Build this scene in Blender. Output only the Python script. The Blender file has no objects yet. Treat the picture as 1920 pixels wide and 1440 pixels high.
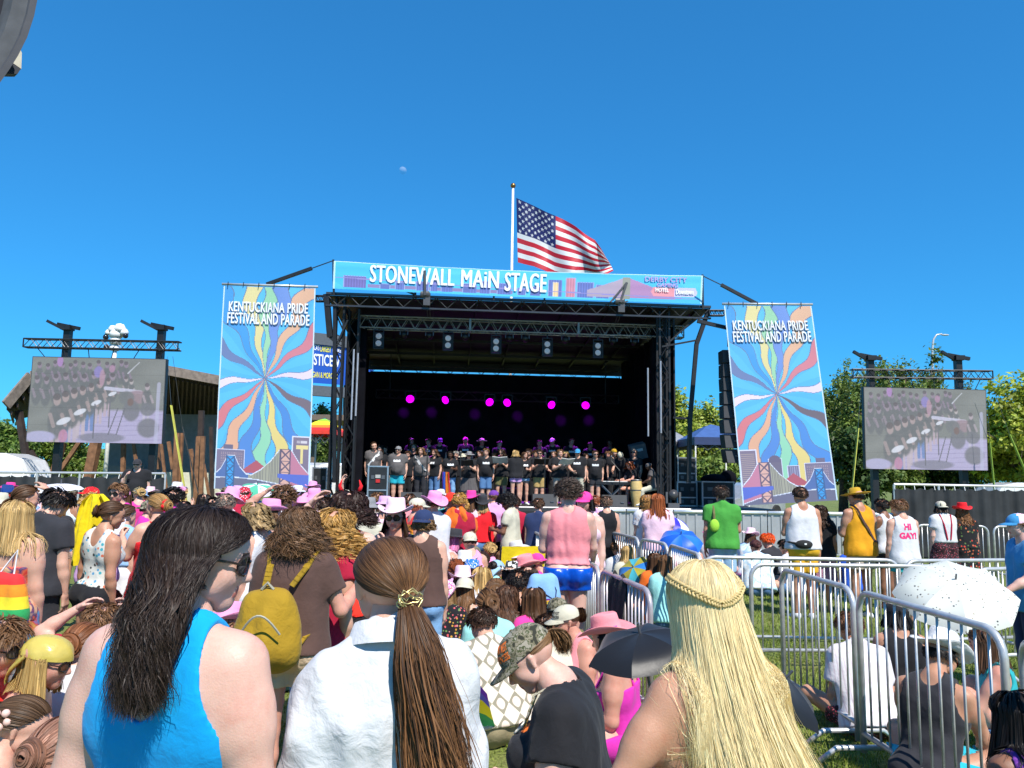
import bpy, bmesh, math, random
import numpy as np
from mathutils import Matrix, Vector, Euler
from mathutils.bvhtree import BVHTree

SC = bpy.context.scene
COL = SC.collection
R_ = math.radians

# ---------------------------------------------------------------- camera
F_PX, CAM_H, PITCH, ROLL = 1442.0, 1.85, R_(6.75), R_(0.9)
cam_data = bpy.data.cameras.new('camera')
cam = bpy.data.objects.new('camera', cam_data)
COL.objects.link(cam)
cam_data.sensor_width = 36.0
cam_data.lens = 36.0 * F_PX / 1920.0
cam_data.clip_start = 0.05
cam_data.clip_end = 6000
cam.location = (0, 0, CAM_H)
cam_rot = Matrix.Rotation(math.pi / 2 + PITCH, 3, 'X') @ Matrix.Rotation(ROLL, 3, 'Z')
cam.rotation_euler = cam_rot.to_euler()
SC.camera = cam

# ---------------------------------------------------------------- sky, sun, exposure
SUN_EL, SUN_AZ = R_(52), R_(153)          # azimuth clockwise from +Y (the view direction)
world = bpy.data.worlds.new('World')
SC.world = world
world.use_nodes = True
wn = world.node_tree
bg = wn.nodes['Background']
sky = wn.nodes.new('ShaderNodeTexSky')
sky.sky_type = 'NISHITA'
sky.sun_disc = False
sky.sun_elevation = SUN_EL
sky.sun_rotation = SUN_AZ
sky.altitude = 0
sky.air_density = 1.0
sky.dust_density = 0.0
sky.ozone_density = 4.0
tint = wn.nodes.new('ShaderNodeMix'); tint.data_type = 'RGBA'; tint.blend_type = 'MULTIPLY'; tint.inputs[0].default_value = 1
tint.inputs[7].default_value = (0.155, 0.77, 1.29, 1)      # the camera's deep blue rendering of a clear sky
gam = wn.nodes.new('ShaderNodeGamma'); gam.inputs[1].default_value = 0.7
wn.links.new(sky.outputs[0], gam.inputs[0]); wn.links.new(gam.outputs[0], tint.inputs[6]); wn.links.new(tint.outputs[2], bg.inputs[0])
bg.inputs[1].default_value = 0.15
sun_l = bpy.data.lights.new('sun', 'SUN')
sun_l.energy = 4.5
sun_l.angle = R_(0.5)
sun_l.color = (1.0, 0.95, 0.87)
sun = bpy.data.objects.new('sun', sun_l)
COL.objects.link(sun)
sd = Vector((math.sin(SUN_AZ) * math.cos(SUN_EL), math.cos(SUN_AZ) * math.cos(SUN_EL), math.sin(SUN_EL)))
sun.rotation_euler = sd.to_track_quat('Z', 'Y').to_euler()
sun.location = sd * 60
SC.view_settings.view_transform = 'Standard'
SC.view_settings.look = 'None'
SC.view_settings.exposure = 0.56
SC.view_settings.gamma = 1.0
SC.cycles.use_denoising = True
SC.cycles.max_bounces = 6
SC.cycles.transparent_max_bounces = 12
SC.cycles.sample_clamp_indirect = 6.0

rng = np.random.default_rng(7)
random.seed(7)

# ---------------------------------------------------------------- photograph pixels to world points
CAM = np.array([0, 0, CAM_H])
CR = np.array(cam_rot)
def ray(px, py):
 d = CR @ np.array([(px - 960) / F_PX, -(py - 720) / F_PX, -1.0])
 return d / d[1]                       # unit step in +Y
def at(px, py, Y):
 return CAM + ray(px, py) * Y
def ground(px, py, z=0.0):
 d = ray(px, py)
 return CAM + d * ((z - CAM_H) / d[2])
def plane_hit(px, py, p0, n):
 d = ray(px, py)
 return CAM + d * (np.dot(np.asarray(p0) - CAM, n) / np.dot(d, n))

# ---------------------------------------------------------------- object helpers
def tag(o, label=None, cat=None, group=None, kind=None):
 if label: o['label'] = label
 if cat: o['category'] = cat
 if group: o['group'] = group
 if kind: o['kind'] = kind
 return o
def empty(name, loc=(0, 0, 0), rz=0.0):
 o = bpy.data.objects.new(name, None)
 o.empty_display_size = 0.1
 COL.objects.link(o)
 o.location = loc
 o.rotation_euler = (0, 0, rz)
 return o
def mesh_obj(name, V, Fs, mats, parent=None, smooth=False, loc=None, mi=None, rz=0.0):
 me = bpy.data.meshes.new(name)
 V = np.asarray(V, dtype=np.float64)
 if isinstance(Fs, np.ndarray):
  n, k = Fs.shape
  me.vertices.add(len(V)); me.vertices.foreach_set('co', V.astype(np.float32).ravel())
  me.loops.add(n * k); me.loops.foreach_set('vertex_index', Fs.astype(np.int32).ravel())
  me.polygons.add(n)
  me.polygons.foreach_set('loop_start', np.arange(0, n * k, k, dtype=np.int32))
  me.polygons.foreach_set('loop_total', np.full(n, k, dtype=np.int32))
  me.update(calc_edges=True)
 else:
  me.from_pydata(V.tolist(), [], [list(map(int, f)) for f in Fs])
  me.update()
 if not isinstance(mats, (list, tuple)): mats = [mats]
 for m in mats: me.materials.append(m)
 if mi is not None: me.polygons.foreach_set('material_index', np.asarray(mi, dtype=np.int32))
 if smooth: me.polygons.foreach_set('use_smooth', np.ones(len(me.polygons), dtype=bool))
 o = bpy.data.objects.new(name, me)
 COL.objects.link(o)
 if parent is not None: o.parent = parent
 if loc is not None: o.location = loc
 if rz: o.rotation_euler = (0, 0, rz)
 return o
def set_col(o, cols, per='FACE', name='Col'):
 me = o.data
 a = me.attributes.new(name, 'FLOAT_COLOR', per)
 c = np.asarray(cols, dtype=np.float32)
 if c.shape[1] == 3: c = np.concatenate([c, np.ones((len(c), 1), np.float32)], 1)
 a.data.foreach_set('color', c.ravel())
def lin(r, g=None, b=None):
 if g is None: r, g, b = r
 f = lambda v: (v / 255 / 12.92) if v / 255 <= 0.04045 else ((v / 255 + 0.055) / 1.055) ** 2.4
 return (f(r), f(g), f(b))
def copy_tree(o, parent=None):
 c = o.copy(); COL.objects.link(c); c.parent = parent
 for ch in list(o.children): copy_tree(ch, c)
 return c

class MB:
 """collects boxes, tubes, lathes into one mesh"""
 def __init__(s): s.V = []; s.F = []; s.n = 0; s.M = []
 def add(s, V, F, m=0):
  V = np.asarray(V, float)
  s.V.append(V); s.F += [[i + s.n for i in f] for f in F]; s.M += [m] * len(F); s.n += len(V)
  return s
 def box(s, c, d, rot=None, m=0, bev=0.0):
  x, y, z = np.asarray(d, float) / 2
  V = np.array([[sx * x, sy * y, sz * z] for sx in (-1, 1) for sy in (-1, 1) for sz in (-1, 1)])
  if rot is not None: V = V @ np.asarray(rot).T
  F = [(0, 1, 3, 2), (4, 6, 7, 5), (0, 4, 5, 1), (2, 3, 7, 6), (0, 2, 6, 4), (1, 5, 7, 3)]
  return s.add(V + np.asarray(c, float), F, m)
 def bar(s, a, b, w, h=None, m=0, up=(0, 0, 1)):
  """square bar from a to b"""
  a, b = np.asarray(a, float), np.asarray(b, float)
  h = h or w
  t = b - a; L = np.linalg.norm(t)
  if L < 1e-6: return s
  t /= L
  up = np.asarray(up, float)
  if abs(np.dot(t, up)) > 0.98: up = np.array([1.0, 0, 0]) if abs(t[0]) < .9 else np.array([0, 1.0, 0])
  r = np.cross(t, up); r /= np.linalg.norm(r); u = np.cross(r, t)
  return s.box((a + b) / 2, (w, L, h), np.stack([r, t, u], 1), m)
 def tube(s, pts, r, n=8, m=0, cap=True):
  pts = np.asarray(pts, float); k = len(pts)
  rr = np.full(k, r) if np.isscalar(r) else np.asarray(r, float)
  T = np.gradient(pts, axis=0); T /= np.maximum(np.linalg.norm(T, axis=1), 1e-9)[:, None]
  ref = np.array([0, 0, 1.0]) if abs(T[0][2]) < .9 else np.array([1.0, 0, 0])
  V = []
  nrm = np.cross(T[0], ref); nrm /= np.linalg.norm(nrm)
  for i in range(k):
   nrm = nrm - T[i] * np.dot(nrm, T[i]); nrm /= max(np.linalg.norm(nrm), 1e-9)
   bn = np.cross(T[i], nrm)
   a = np.arange(n) * 2 * np.pi / n
   V.append(pts[i] + rr[i] * (np.cos(a)[:, None] * nrm + np.sin(a)[:, None] * bn))
  F = [(i * n + j, i * n + (j + 1) % n, (i + 1) * n + (j + 1) % n, (i + 1) * n + j) for i in range(k - 1) for j in range(n)]
  if cap: F += [tuple(range(n - 1, -1, -1)), tuple((k - 1) * n + j for j in range(n))]
  return s.add(np.concatenate(V), F, m)
 def lathe(s, prof, c=(0, 0, 0), n=20, rot=None, m=0, sx=1, sy=1):
  V = []; k = len(prof)
  for r, z in prof:
   a = np.arange(n) * 2 * np.pi / n
   V.append(np.stack([np.cos(a) * r * sx, np.sin(a) * r * sy, np.full(n, z)], 1))
  V = np.concatenate(V)
  if rot is not None: V = V @ np.asarray(rot).T
  F = [(i * n + j, i * n + (j + 1) % n, (i + 1) * n + (j + 1) % n, (i + 1) * n + j) for i in range(k - 1) for j in range(n)]
  return s.add(V + np.asarray(c, float), F, m)
 def ball(s, c, r, n=10, m=0):
  pr = [(math.sin(math.pi * i / n) * 1.0 + 1e-5, -math.cos(math.pi * i / n)) for i in range(n + 1)]
  r = np.broadcast_to(np.asarray(r, float), (3,))
  k = s.n
  s.lathe(pr, (0, 0, 0), 2 * n, m=m)
  s.V[-1] = s.V[-1] * r + np.asarray(c, float)
  return s
 def build(s, name, mats, parent=None, smooth=False, loc=None, rz=0.0):
  return mesh_obj(name, np.concatenate(s.V), s.F, mats, parent, smooth, loc, s.M, rz)

def xf(V, M):
 V = np.asarray(V, float); M = np.asarray(M)
 return V @ M[:3, :3].T + M[:3, 3]
def rot_z(a): c, s = math.cos(a), math.sin(a); return np.array([[c, -s, 0], [s, c, 0], [0, 0, 1.0]])
def rot_x(a): c, s = math.cos(a), math.sin(a); return np.array([[1.0, 0, 0], [0, c, -s], [0, s, c]])
def rot_y(a): c, s = math.cos(a), math.sin(a); return np.array([[c, 0, s], [0, 1.0, 0], [-s, 0, c]])
def unit(v): v = np.asarray(v, float); return v / max(np.linalg.norm(v), 1e-9)

# ---------------------------------------------------------------- materials
MATS = {}
def new_mat(name):
 m = bpy.data.materials.new(name); m.use_nodes = True
 nt = m.node_tree
 return m, nt, nt.nodes['Principled BSDF'], (lambda t: nt.nodes.new(t)), nt.links.new
def ramp_node(nt, stops, interp='LINEAR'):
 r = nt.nodes.new('ShaderNodeValToRGB'); r.color_ramp.interpolation = interp
 el = r.color_ramp.elements
 while len(el) < len(stops): el.new(0.5)
 for e, (p, c) in zip(el, stops): e.position = p; e.color = (*c[:3], 1)
 return r
def mat(name, col, rough=0.6, metal=0.0, var=0.12, scale=6.0, bump=0.0, bscale=40.0, spec=0.5, sheen=0.0, emit=None, coat=0.0):
 if name in MATS: return MATS[name]
 m, nt, b, N, L = new_mat(name)
 b.inputs['Roughness'].default_value = rough
 b.inputs['Metallic'].default_value = metal
 b.inputs['Specular IOR Level'].default_value = spec
 if sheen: b.inputs['Sheen Weight'].default_value = sheen
 if coat: b.inputs['Coat Weight'].default_value = coat
 tc = N('ShaderNodeTexCoord')
 no = N('ShaderNodeTexNoise'); no.inputs['Scale'].default_value = scale; no.inputs['Detail'].default_value = 5
 L(tc.outputs['Object'], no.inputs['Vector'])
 c = np.array(col)
 r = ramp_node(nt, [(0.3, c * (1 - var)), (0.7, np.minimum(c * (1 + var), 1))])
 L(no.outputs[0], r.inputs[0]); L(r.outputs[0], b.inputs['Base Color'])
 if bump:
  n2 = N('ShaderNodeTexNoise'); n2.inputs['Scale'].default_value = bscale; n2.inputs['Detail'].default_value = 4
  L(tc.outputs['Object'], n2.inputs['Vector'])
  bp = N('ShaderNodeBump'); bp.inputs['Strength'].default_value = bump; bp.inputs['Distance'].default_value = 0.01
  L(n2.outputs[0], bp.inputs['Height']); L(bp.outputs[0], b.inputs['Normal'])
 if emit:
  b.inputs['Emission Color'].default_value = (*emit[0], 1); b.inputs['Emission Strength'].default_value = emit[1]
 MATS[name] = m
 return m
def col_mat(name, rough=0.6, emit=0.0, trans=0.0, alpha=1.0, bump=0.0):
 """base colour from the mesh's own printed colours (attribute Col)"""
 if name in MATS: return MATS[name]
 m, nt, b, N, L = new_mat(name)
 a = N('ShaderNodeAttribute'); a.attribute_name = 'Col'
 L(a.outputs['Color'], b.inputs['Base Color'])
 b.inputs['Roughness'].default_value = rough
 b.inputs['Alpha'].default_value = alpha
 if emit:
  L(a.outputs['Color'], b.inputs['Emission Color']); b.inputs['Emission Strength'].default_value = emit
 if trans:
  t = N('ShaderNodeBsdfTranslucent'); L(a.outputs['Color'], t.inputs[0])
  mx = N('ShaderNodeMixShader'); mx.inputs[0].default_value = trans
  out = nt.nodes['Material Output']
  L(b.outputs[0], mx.inputs[1]); L(t.outputs[0], mx.inputs[2]); L(mx.outputs[0], out.inputs[0])
 MATS[name] = m
 return m
def cloth(name, col, pat=None, cols=None, scale=20.0, rough=0.85, bump=0.25, shiny=False):
 """woven cloth: plain or printed"""
 if name in MATS: return MATS[name]
 m, nt, b, N, L = new_mat(name)
 b.inputs['Roughness'].default_value = 0.28 if shiny else rough
 b.inputs['Specular IOR Level'].default_value = 0.6 if shiny else 0.25
 if not shiny: b.inputs['Sheen Weight'].default_value = 0.08
 tc = N('ShaderNodeTexCoord'); vec = tc.outputs['Object']
 c = np.array(col)
 if pat is None:
  no = N('ShaderNodeTexNoise'); no.inputs['Scale'].default_value = 7; no.inputs['Detail'].default_value = 6
  L(vec, no.inputs['Vector'])
  r = ramp_node(nt, [(0.3, c * 0.9), (0.7, np.minimum(c * 1.06, 1))]); L(no.outputs[0], r.inputs[0])
 elif pat == 'spots':
  vo = N('ShaderNodeTexVoronoi'); vo.inputs['Scale'].default_value = scale; L(vec, vo.inputs['Vector'])
  sep = N('ShaderNodeSeparateColor'); L(vo.outputs['Color'], sep.inputs[0])
  r2 = ramp_node(nt, [(i / max(1, len(cols)), cc) for i, cc in enumerate(cols)], 'CONSTANT'); L(sep.outputs[0], r2.inputs[0])
  st = ramp_node(nt, [(0.30, (1, 1, 1)), (0.36, (0, 0, 0))]); L(vo.outputs['Distance'], st.inputs[0])
  r = N('ShaderNodeMix'); r.data_type = 'RGBA'
  L(st.outputs[0], r.inputs[0]); r.inputs[6].default_value = (*c, 1); L(r2.outputs[0], r.inputs[7])
 elif pat == 'patch':
  no = N('ShaderNodeTexNoise'); no.inputs['Scale'].default_value = scale; no.inputs['Detail'].default_value = 3; L(vec, no.inputs['Vector'])
  n = len(cols)
  r = ramp_node(nt, [(0.36 + 0.28 * i / n, cc) for i, cc in enumerate(cols)], 'CONSTANT'); L(no.outputs[0], r.inputs[0])
 elif pat == 'dye':
  no = N('ShaderNodeTexNoise'); no.inputs['Scale'].default_value = scale; no.inputs['Detail'].default_value = 2; no.inputs['Distortion'].default_value = 0.6; L(vec, no.inputs['Vector'])
  n = len(cols)
  r = ramp_node(nt, [(0.3 + 0.4 * i / (n - 1), cc) for i, cc in enumerate(cols)]); L(no.outputs[0], r.inputs[0])
 elif pat in ('stripe', 'check', 'vstripe'):
  w = N('ShaderNodeTexWave'); w.bands_direction = 'Z' if pat != 'vstripe' else 'X'; w.inputs['Scale'].default_value = scale; L(vec, w.inputs['Vector'])
  n = len(cols)
  r = ramp_node(nt, [(i / n, cc) for i, cc in enumerate(cols)], 'CONSTANT')
  if pat == 'check':
   w2 = N('ShaderNodeTexWave'); w2.bands_direction = 'X'; w2.inputs['Scale'].default_value = scale; L(vec, w2.inputs['Vector'])
   ad = N('ShaderNodeMath'); ad.operation = 'MULTIPLY_ADD'; L(w.outputs[1], ad.inputs[0]); ad.inputs[1].default_value = 0.5
   ml = N('ShaderNodeMath'); ml.operation = 'MULTIPLY'; L(w2.outputs[1], ml.inputs[0]); ml.inputs[1].default_value = 0.5
   L(ml.outputs[0], ad.inputs[2]); L(ad.outputs[0], r.inputs[0])
  else: L(w.outputs[1], r.inputs[0])
 elif pat == 'bands':                   # bands of colour by height
  sx = N('ShaderNodeSeparateXYZ'); L(tc.outputs['Generated'], sx.inputs[0])
  n = len(cols); r = ramp_node(nt, [(i / n, cc) for i, cc in enumerate(cols)], 'CONSTANT'); L(sx.outputs[2], r.inputs[0])
 out = [o for o in r.outputs if o.type == 'RGBA'][0]
 L(out, b.inputs['Base Color'])
 n2 = N('ShaderNodeTexNoise'); n2.inputs['Scale'].default_value = 22; n2.inputs['Detail'].default_value = 6; n2.inputs['Distortion'].default_value = 0.4
 L(vec, n2.inputs['Vector'])
 bp = N('ShaderNodeBump'); bp.inputs['Strength'].default_value = bump; bp.inputs['Distance'].default_value = 0.02
 L(n2.outputs[0], bp.inputs['Height']); L(bp.outputs[0], b.inputs['Normal'])
 MATS[name] = m
 return m
def skin_mat(tone):
 nm = 'skin_' + tone
 if nm in MATS: return MATS[nm]
 c = np.array({'pale': (0.66, 0.40, 0.32), 'fair': (0.60, 0.345, 0.25), 'tan': (0.47, 0.245, 0.155), 'sun': (0.60, 0.30, 0.22),
                  'brown': (0.235, 0.11, 0.065), 'dark': (0.105, 0.05, 0.032)}[tone])
 m, nt, b, N, L = new_mat(nm)
 tc = N('ShaderNodeTexCoord')
 no = N('ShaderNodeTexNoise'); no.inputs['Scale'].default_value = 9; no.inputs['Detail'].default_value = 8; no.inputs['Roughness'].default_value = .65
 L(tc.outputs['Object'], no.inputs['Vector'])
 r = ramp_node(nt, [(0.30, c * np.array([0.90, 0.74, 0.72])), (0.52, c), (0.75, np.minimum(c * 1.08, 1))]); L(no.outputs[0], r.inputs[0])
 L(r.outputs[0], b.inputs['Base Color'])
 b.inputs['Roughness'].default_value = 0.46
 b.inputs['Specular IOR Level'].default_value = 0.35
 b.inputs['Subsurface Weight'].default_value = 0.12
 b.inputs['Subsurface Radius'].default_value = (1, 0.35, 0.2)
 b.inputs['Subsurface Scale'].default_value = 0.012
 n2 = N('ShaderNodeTexNoise'); n2.inputs['Scale'].default_value = 210; n2.inputs['Detail'].default_value = 6; L(tc.outputs['Object'], n2.inputs['Vector'])
 bp = N('ShaderNodeBump'); bp.inputs['Strength'].default_value = 0.22; bp.inputs['Distance'].default_value = 0.004
 L(n2.outputs[0], bp.inputs['Height']); L(bp.outputs[0], b.inputs['Normal'])
 MATS[nm] = m
 return m
def hair_mat():
 if 'hair' in MATS: return MATS['hair']
 m, nt, b, N, L = new_mat('hair')
 a = N('ShaderNodeAttribute'); a.attribute_name = 'Col'
 L(a.outputs['Color'], b.inputs['Base Color'])
 b.inputs['Roughness'].default_value = 0.5
 b.inputs['Specular IOR Level'].default_value = 0.3
 tr = N('ShaderNodeBsdfTranslucent'); L(a.outputs['Color'], tr.inputs[0])
 mx = N('ShaderNodeMixShader'); mx.inputs[0].default_value = 0.18
 L(b.outputs[0], mx.inputs[1]); L(tr.outputs[0], mx.inputs[2]); L(mx.outputs[0], nt.nodes['Material Output'].inputs[0])
 MATS['hair'] = m
 return m

# ---------------------------------------------------------------- lettering
_font_cache = {}
def text_mesh(s, size=1.0, bold=0.0, shear=0.0, spacing=1.0):
 """flat letters as (V, F) in the XY plane, tessellated, left-bottom at 0"""
 k = (s, bold, shear, spacing)
 if k not in _font_cache:
  cu = bpy.data.curves.new('lettering', 'FONT'); cu.body = s; cu.offset = bold; cu.shear = shear; cu.space_character = spacing
  cu.resolution_u = 3
  o = bpy.data.objects.new('lettering', cu); COL.objects.link(o)
  dg = bpy.context.evaluated_depsgraph_get()
  me = bpy.data.meshes.new_from_object(o.evaluated_get(dg))
  V = np.array([v.co[:] for v in me.vertices]); F = [tuple(p.vertices) for p in me.polygons]
  bpy.data.objects.remove(o); bpy.data.curves.remove(cu); bpy.data.meshes.remove(me)
  V[:, :2] -= V[:, :2].min(0)
  _font_cache[k] = (V, F)
 V, F = _font_cache[k]
 V = V.copy(); V *= size / max(V[:, 1].max(), 1e-6)
 return V, F
def text_on(name, s, box, mp, m, parent=None, bold=0.0, shear=0.0, off=0.006, spacing=1.0, heavy=0.0, hv=2.2):
 """letters filling box (u0,v0,u1,v1) of a sheet; mp(u,v,off) gives the 3D point"""
 V, F = text_mesh(s, 1.0, bold, shear, spacing)
 u0, v0, u1, v1 = box
 w, h = V[:, 0].max(), V[:, 1].max()
 U = u0 + V[:, 0] / w * (u1 - u0); W = v0 + V[:, 1] / h * (v1 - v0)
 hs = [(0, 0)] if not heavy else [(0, 0), (1, 0), (-1, 0), (0, hv), (0, -hv)]     # struck several times for a heavier letter
 P = np.concatenate([mp(U + a * heavy, W + b * heavy, off + .001 * k) for k, (a, b) in enumerate(hs)])
 F = [tuple(i + k * len(V) for i in f) for k in range(len(hs)) for f in F]
 return mesh_obj(name, P, F, m, parent)
def sheet(name, mp, colf, nu, nv, m, parent=None, th=0.0):
 """a printed sheet: grid of quads with a printed colour per quad; mp(u,v,off), colf(u,v)->rgb"""
 u, v = np.meshgrid(np.linspace(0, 1, nu + 1), np.linspace(0, 1, nv + 1), indexing='ij')
 P = mp(u.ravel(), v.ravel(), 0.0)
 i, j = np.meshgrid(np.arange(nu), np.arange(nv), indexing='ij')
 a = (i * (nv + 1) + j).ravel()
 F = np.stack([a, a + nv + 1, a + nv + 2, a + 1], 1)
 o = mesh_obj(name, P, F, m, parent, smooth=True)
 uc, vc = (i.ravel() + .5) / nu, (j.ravel() + .5) / nv
 set_col(o, colf(uc, vc))
 return o
# ================================================================ people: distance-field bodies
def surf_net(vals, org, h):
 """naive surface nets on a grid of distances -> V, quads"""
 nx, ny, nz = vals.shape
 ins = vals < 0
 cnt = np.zeros((nx - 1, ny - 1, nz - 1), np.int8)
 for dx in (0, 1):
  for dy in (0, 1):
   for dz in (0, 1):
    cnt += ins[dx:nx - 1 + dx, dy:ny - 1 + dy, dz:nz - 1 + dz]
 act = (cnt > 0) & (cnt < 8)
 idx = np.argwhere(act)
 if len(idx) == 0: return np.zeros((0, 3)), np.zeros((0, 4), int)
 num = -np.ones(cnt.shape, int); num[act] = np.arange(len(idx))
 S = np.zeros((len(idx), 3)); C = np.zeros(len(idx))
 cor = [(a, b, c) for a in (0, 1) for b in (0, 1) for c in (0, 1)]
 g = {c: vals[idx[:, 0] + c[0], idx[:, 1] + c[1], idx[:, 2] + c[2]] for c in cor}
 for c in cor:
  for ax in range(3):
   if c[ax] == 0:
    c2 = list(c); c2[ax] = 1; c2 = tuple(c2)
    a, b = g[c], g[c2]
    m = (a < 0) != (b < 0)
    t = np.where(m, a / np.where(m, a - b, 1), 0)
    p = np.tile(np.array(c, float), (len(idx), 1)); p[:, ax] = t
    S[m] += p[m]; C[m] += 1
 V = org + h * (idx + S / C[:, None])
 Q = []
 for ax in range(3):
  sl = [slice(1, -1)] * 3; sl[ax] = slice(0, -1)
  sh = [slice(1, -1)] * 3; sh[ax] = slice(1, None)
  A, B = ins[tuple(sl)], ins[tuple(sh)]
  e = np.argwhere(A != B)
  if len(e) == 0: continue
  flip = A[e[:, 0], e[:, 1], e[:, 2]]
  base = e.copy()
  o1, o2 = [(1, 2), (2, 0), (0, 1)][ax]
  base[:, o1] += 1; base[:, o2] += 1
  def cell(d1, d2):
   q = base.copy(); q[:, o1] += d1; q[:, o2] += d2
   return num[q[:, 0], q[:, 1], q[:, 2]]
  q = np.stack([cell(-1, -1), cell(0, -1), cell(0, 0), cell(-1, 0)], 1)
  q[~flip] = q[~flip][:, ::-1]
  Q.append(q)
 Q = np.concatenate(Q)
 return V, Q[(Q >= 0).all(1)]

def d_cap(P, a, b, ra, rb, f=None, k=1.0):
 a, b = np.asarray(a, float), np.asarray(b, float)
 ab = b - a; L2 = max(float(ab @ ab), 1e-9)
 q = P - a
 t = np.clip((q @ ab) / L2, 0, 1)
 dv = q - t[:, None] * ab
 r = ra + (rb - ra) * t
 if f is None: return np.sqrt((dv * dv).sum(1)) - r
 c = dv @ f
 n2 = (dv * dv).sum(1) + (1 / k ** 2 - 1) * c * c
 n = np.sqrt(np.maximum(n2, 1e-12))
 gg = np.sqrt((n2 + (1 / k ** 2 - 1) * (c / k) ** 2) / np.maximum(n2, 1e-12))
 return (n - r) / np.maximum(gg, 1.0)
def smin(a, b, k):
 h = np.clip(0.5 + 0.5 * (b - a) / k, 0, 1)
 return b + (a - b) * h - k * h * (1 - h)
def prims_eval(P, prims, infl=0.0):
 d = None
 for pr in prims:
  a, b, ra, rb, f, kf, ks = pr[:7]
  di = d_cap(P, a, b, ra + infl, rb + infl, f, kf)
  if len(pr) > 7: di = np.maximum(di, (P - pr[7][0]) @ pr[7][1])
  d = di if d is None else smin(d, di, ks)
 return d
def net_of(prims, h, infl=0.0, cut=None, wrinkle=None, pad=0.05):
 pts = np.array([p for pr in prims for p in (pr[0], pr[1])]); rad = max(max(pr[2], pr[3]) for pr in prims)
 rr = np.array([r for pr in prims for r in (pr[2], pr[3])])[:, None]
 lo = (pts - rr).min(0) - infl - pad; hi = (pts + rr).max(0) + infl + pad
 n = np.ceil((hi - lo) / h).astype(int) + 1
 gx = [lo[i] + h * np.arange(n[i]) for i in range(3)]
 X, Y, Z = np.meshgrid(*gx, indexing='ij')
 P = np.stack([X.ravel(), Y.ravel(), Z.ravel()], 1)
 d = prims_eval(P, prims, infl)
 near = np.abs(d) < 3 * h + 0.03
 if wrinkle is not None:
  d[near] += wrinkle(P[near])
 if cut is not None:
  d = np.maximum(d, cut(P))
 return surf_net(d.reshape(n), lo, h)

_wr = np.random.default_rng(3)
_WD = [unit(_wr.normal(size=3)) for _ in range(10)]; _WP = _wr.uniform(0, 6.28, 10)
def folds(amp, s=1.0, seed=0):
 """soft cloth folds, mostly running down and slantwise"""
 def w(P):
  o = 0
  for i in range(6):
   d = _WD[(i + seed) % 10] * np.array([1.5, 1.5, 0.55])
   o = o + np.sin((P @ d) * (26 + 13 * i) * s + _WP[(i * 3 + seed) % 10] + 1.5 * np.sin(P[:, 2] * 11 + i + seed)) / (1 + .6 * i)
  return amp * 0.45 * o
 return w

# ---------------------------------------------------------------- head and hand templates
def make_head(h, fem, mouth=0):
 f = np.array([0, 1.0, 0])
 def P0(a, b, ra, rb, k=.02, kf=None): return (np.array(a), np.array(b), ra, rb, f if kf else None, kf or 1, k)
 jw = 0.030 if fem else 0.036
 pr = [P0((0, -.022, .030), (0, .022, .034), .082, .078),
          P0((0, .035, .02), (0, .045, -.02), .058, .052, .03),
          P0((-.030, .030, -.045), (.030, .030, -.045), jw + .004, jw + .004, .03),
          P0((0, .062, -.085), (0, .066, -.082), .024, .024, .03),
          P0((-.034, .065, .022), (.034, .065, .022), .017, .017, .02),
          P0((0, .088, .010), (0, .108, -.026), .008, .012, .012),
          P0((-.011, .095, -.030), (.011, .095, -.030), .009, .009, .010),
          P0((-.040, .058, -.020), (-.034, .064, -.024), .020, .018, .025),
          P0((.040, .058, -.020), (.034, .064, -.024), .020, .018, .025),
          P0((-.017, .086, -.052), (.017, .086, -.052), .0085, .0085, .008),
          P0((-.014, .084, -.063), (.014, .084, -.063), .0085, .0085, .007),
          P0((-.078, -.008, .012), (-.076, -.002, -.022), .013, .009, .008),
          P0((.078, -.008, .012), (.076, -.002, -.022), .013, .009, .008)]
 def cut(P):
  e = -1.0 * np.ones(len(P))
  for sx in (-1, 1):
   e = np.maximum(e, .0125 - np.linalg.norm((P - np.array([sx * .031, .091, .004])) * [1, 1, 1.3], axis=1))
  if mouth: e = np.maximum(e, .010 - np.linalg.norm((P - np.array([0, .094, -.058])) * [.75, 1, 1], axis=1))
  return e
 V, Q = net_of(pr, h, cut=cut, pad=.02)
 fc = V[Q].mean(1)
 mi = np.zeros(len(Q), int)
 front = fc[:, 1] > .066
 lip = front & (np.abs(fc[:, 2] + .0575) < .0125) & (np.abs(fc[:, 0]) < .025) & (fc[:, 1] > .084)
 mi[lip] = 2
 brow = (fc[:, 1] > .058) & (np.abs(fc[:, 2] - .029 + .12 * (np.abs(fc[:, 0]) - .03) ** 2 * 40) < .0055) & (np.abs(fc[:, 0]) > .013) & (np.abs(fc[:, 0]) < .05)
 mi[brow] = 1
 VV, FF, MM = [V], [Q], [mi]; n = len(V)
 for sx in (-1, 1):
  mb = MB(); mb.ball((sx * .031, .074, .004), .0125, 5)
  v = np.concatenate(mb.V); q = np.array([x for x in mb.F])
  c = v[q].mean(1); m = np.full(len(q), 3)
  m[(np.abs(c[:, 0] - sx * .031) < .0052) & (np.abs(c[:, 2] - .004) < .0058) & (c[:, 1] > .08)] = 4
  VV.append(v); FF.append(q + n); MM.append(m); n += len(v)
 return np.concatenate(VV), np.concatenate(FF), np.concatenate(MM)
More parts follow.
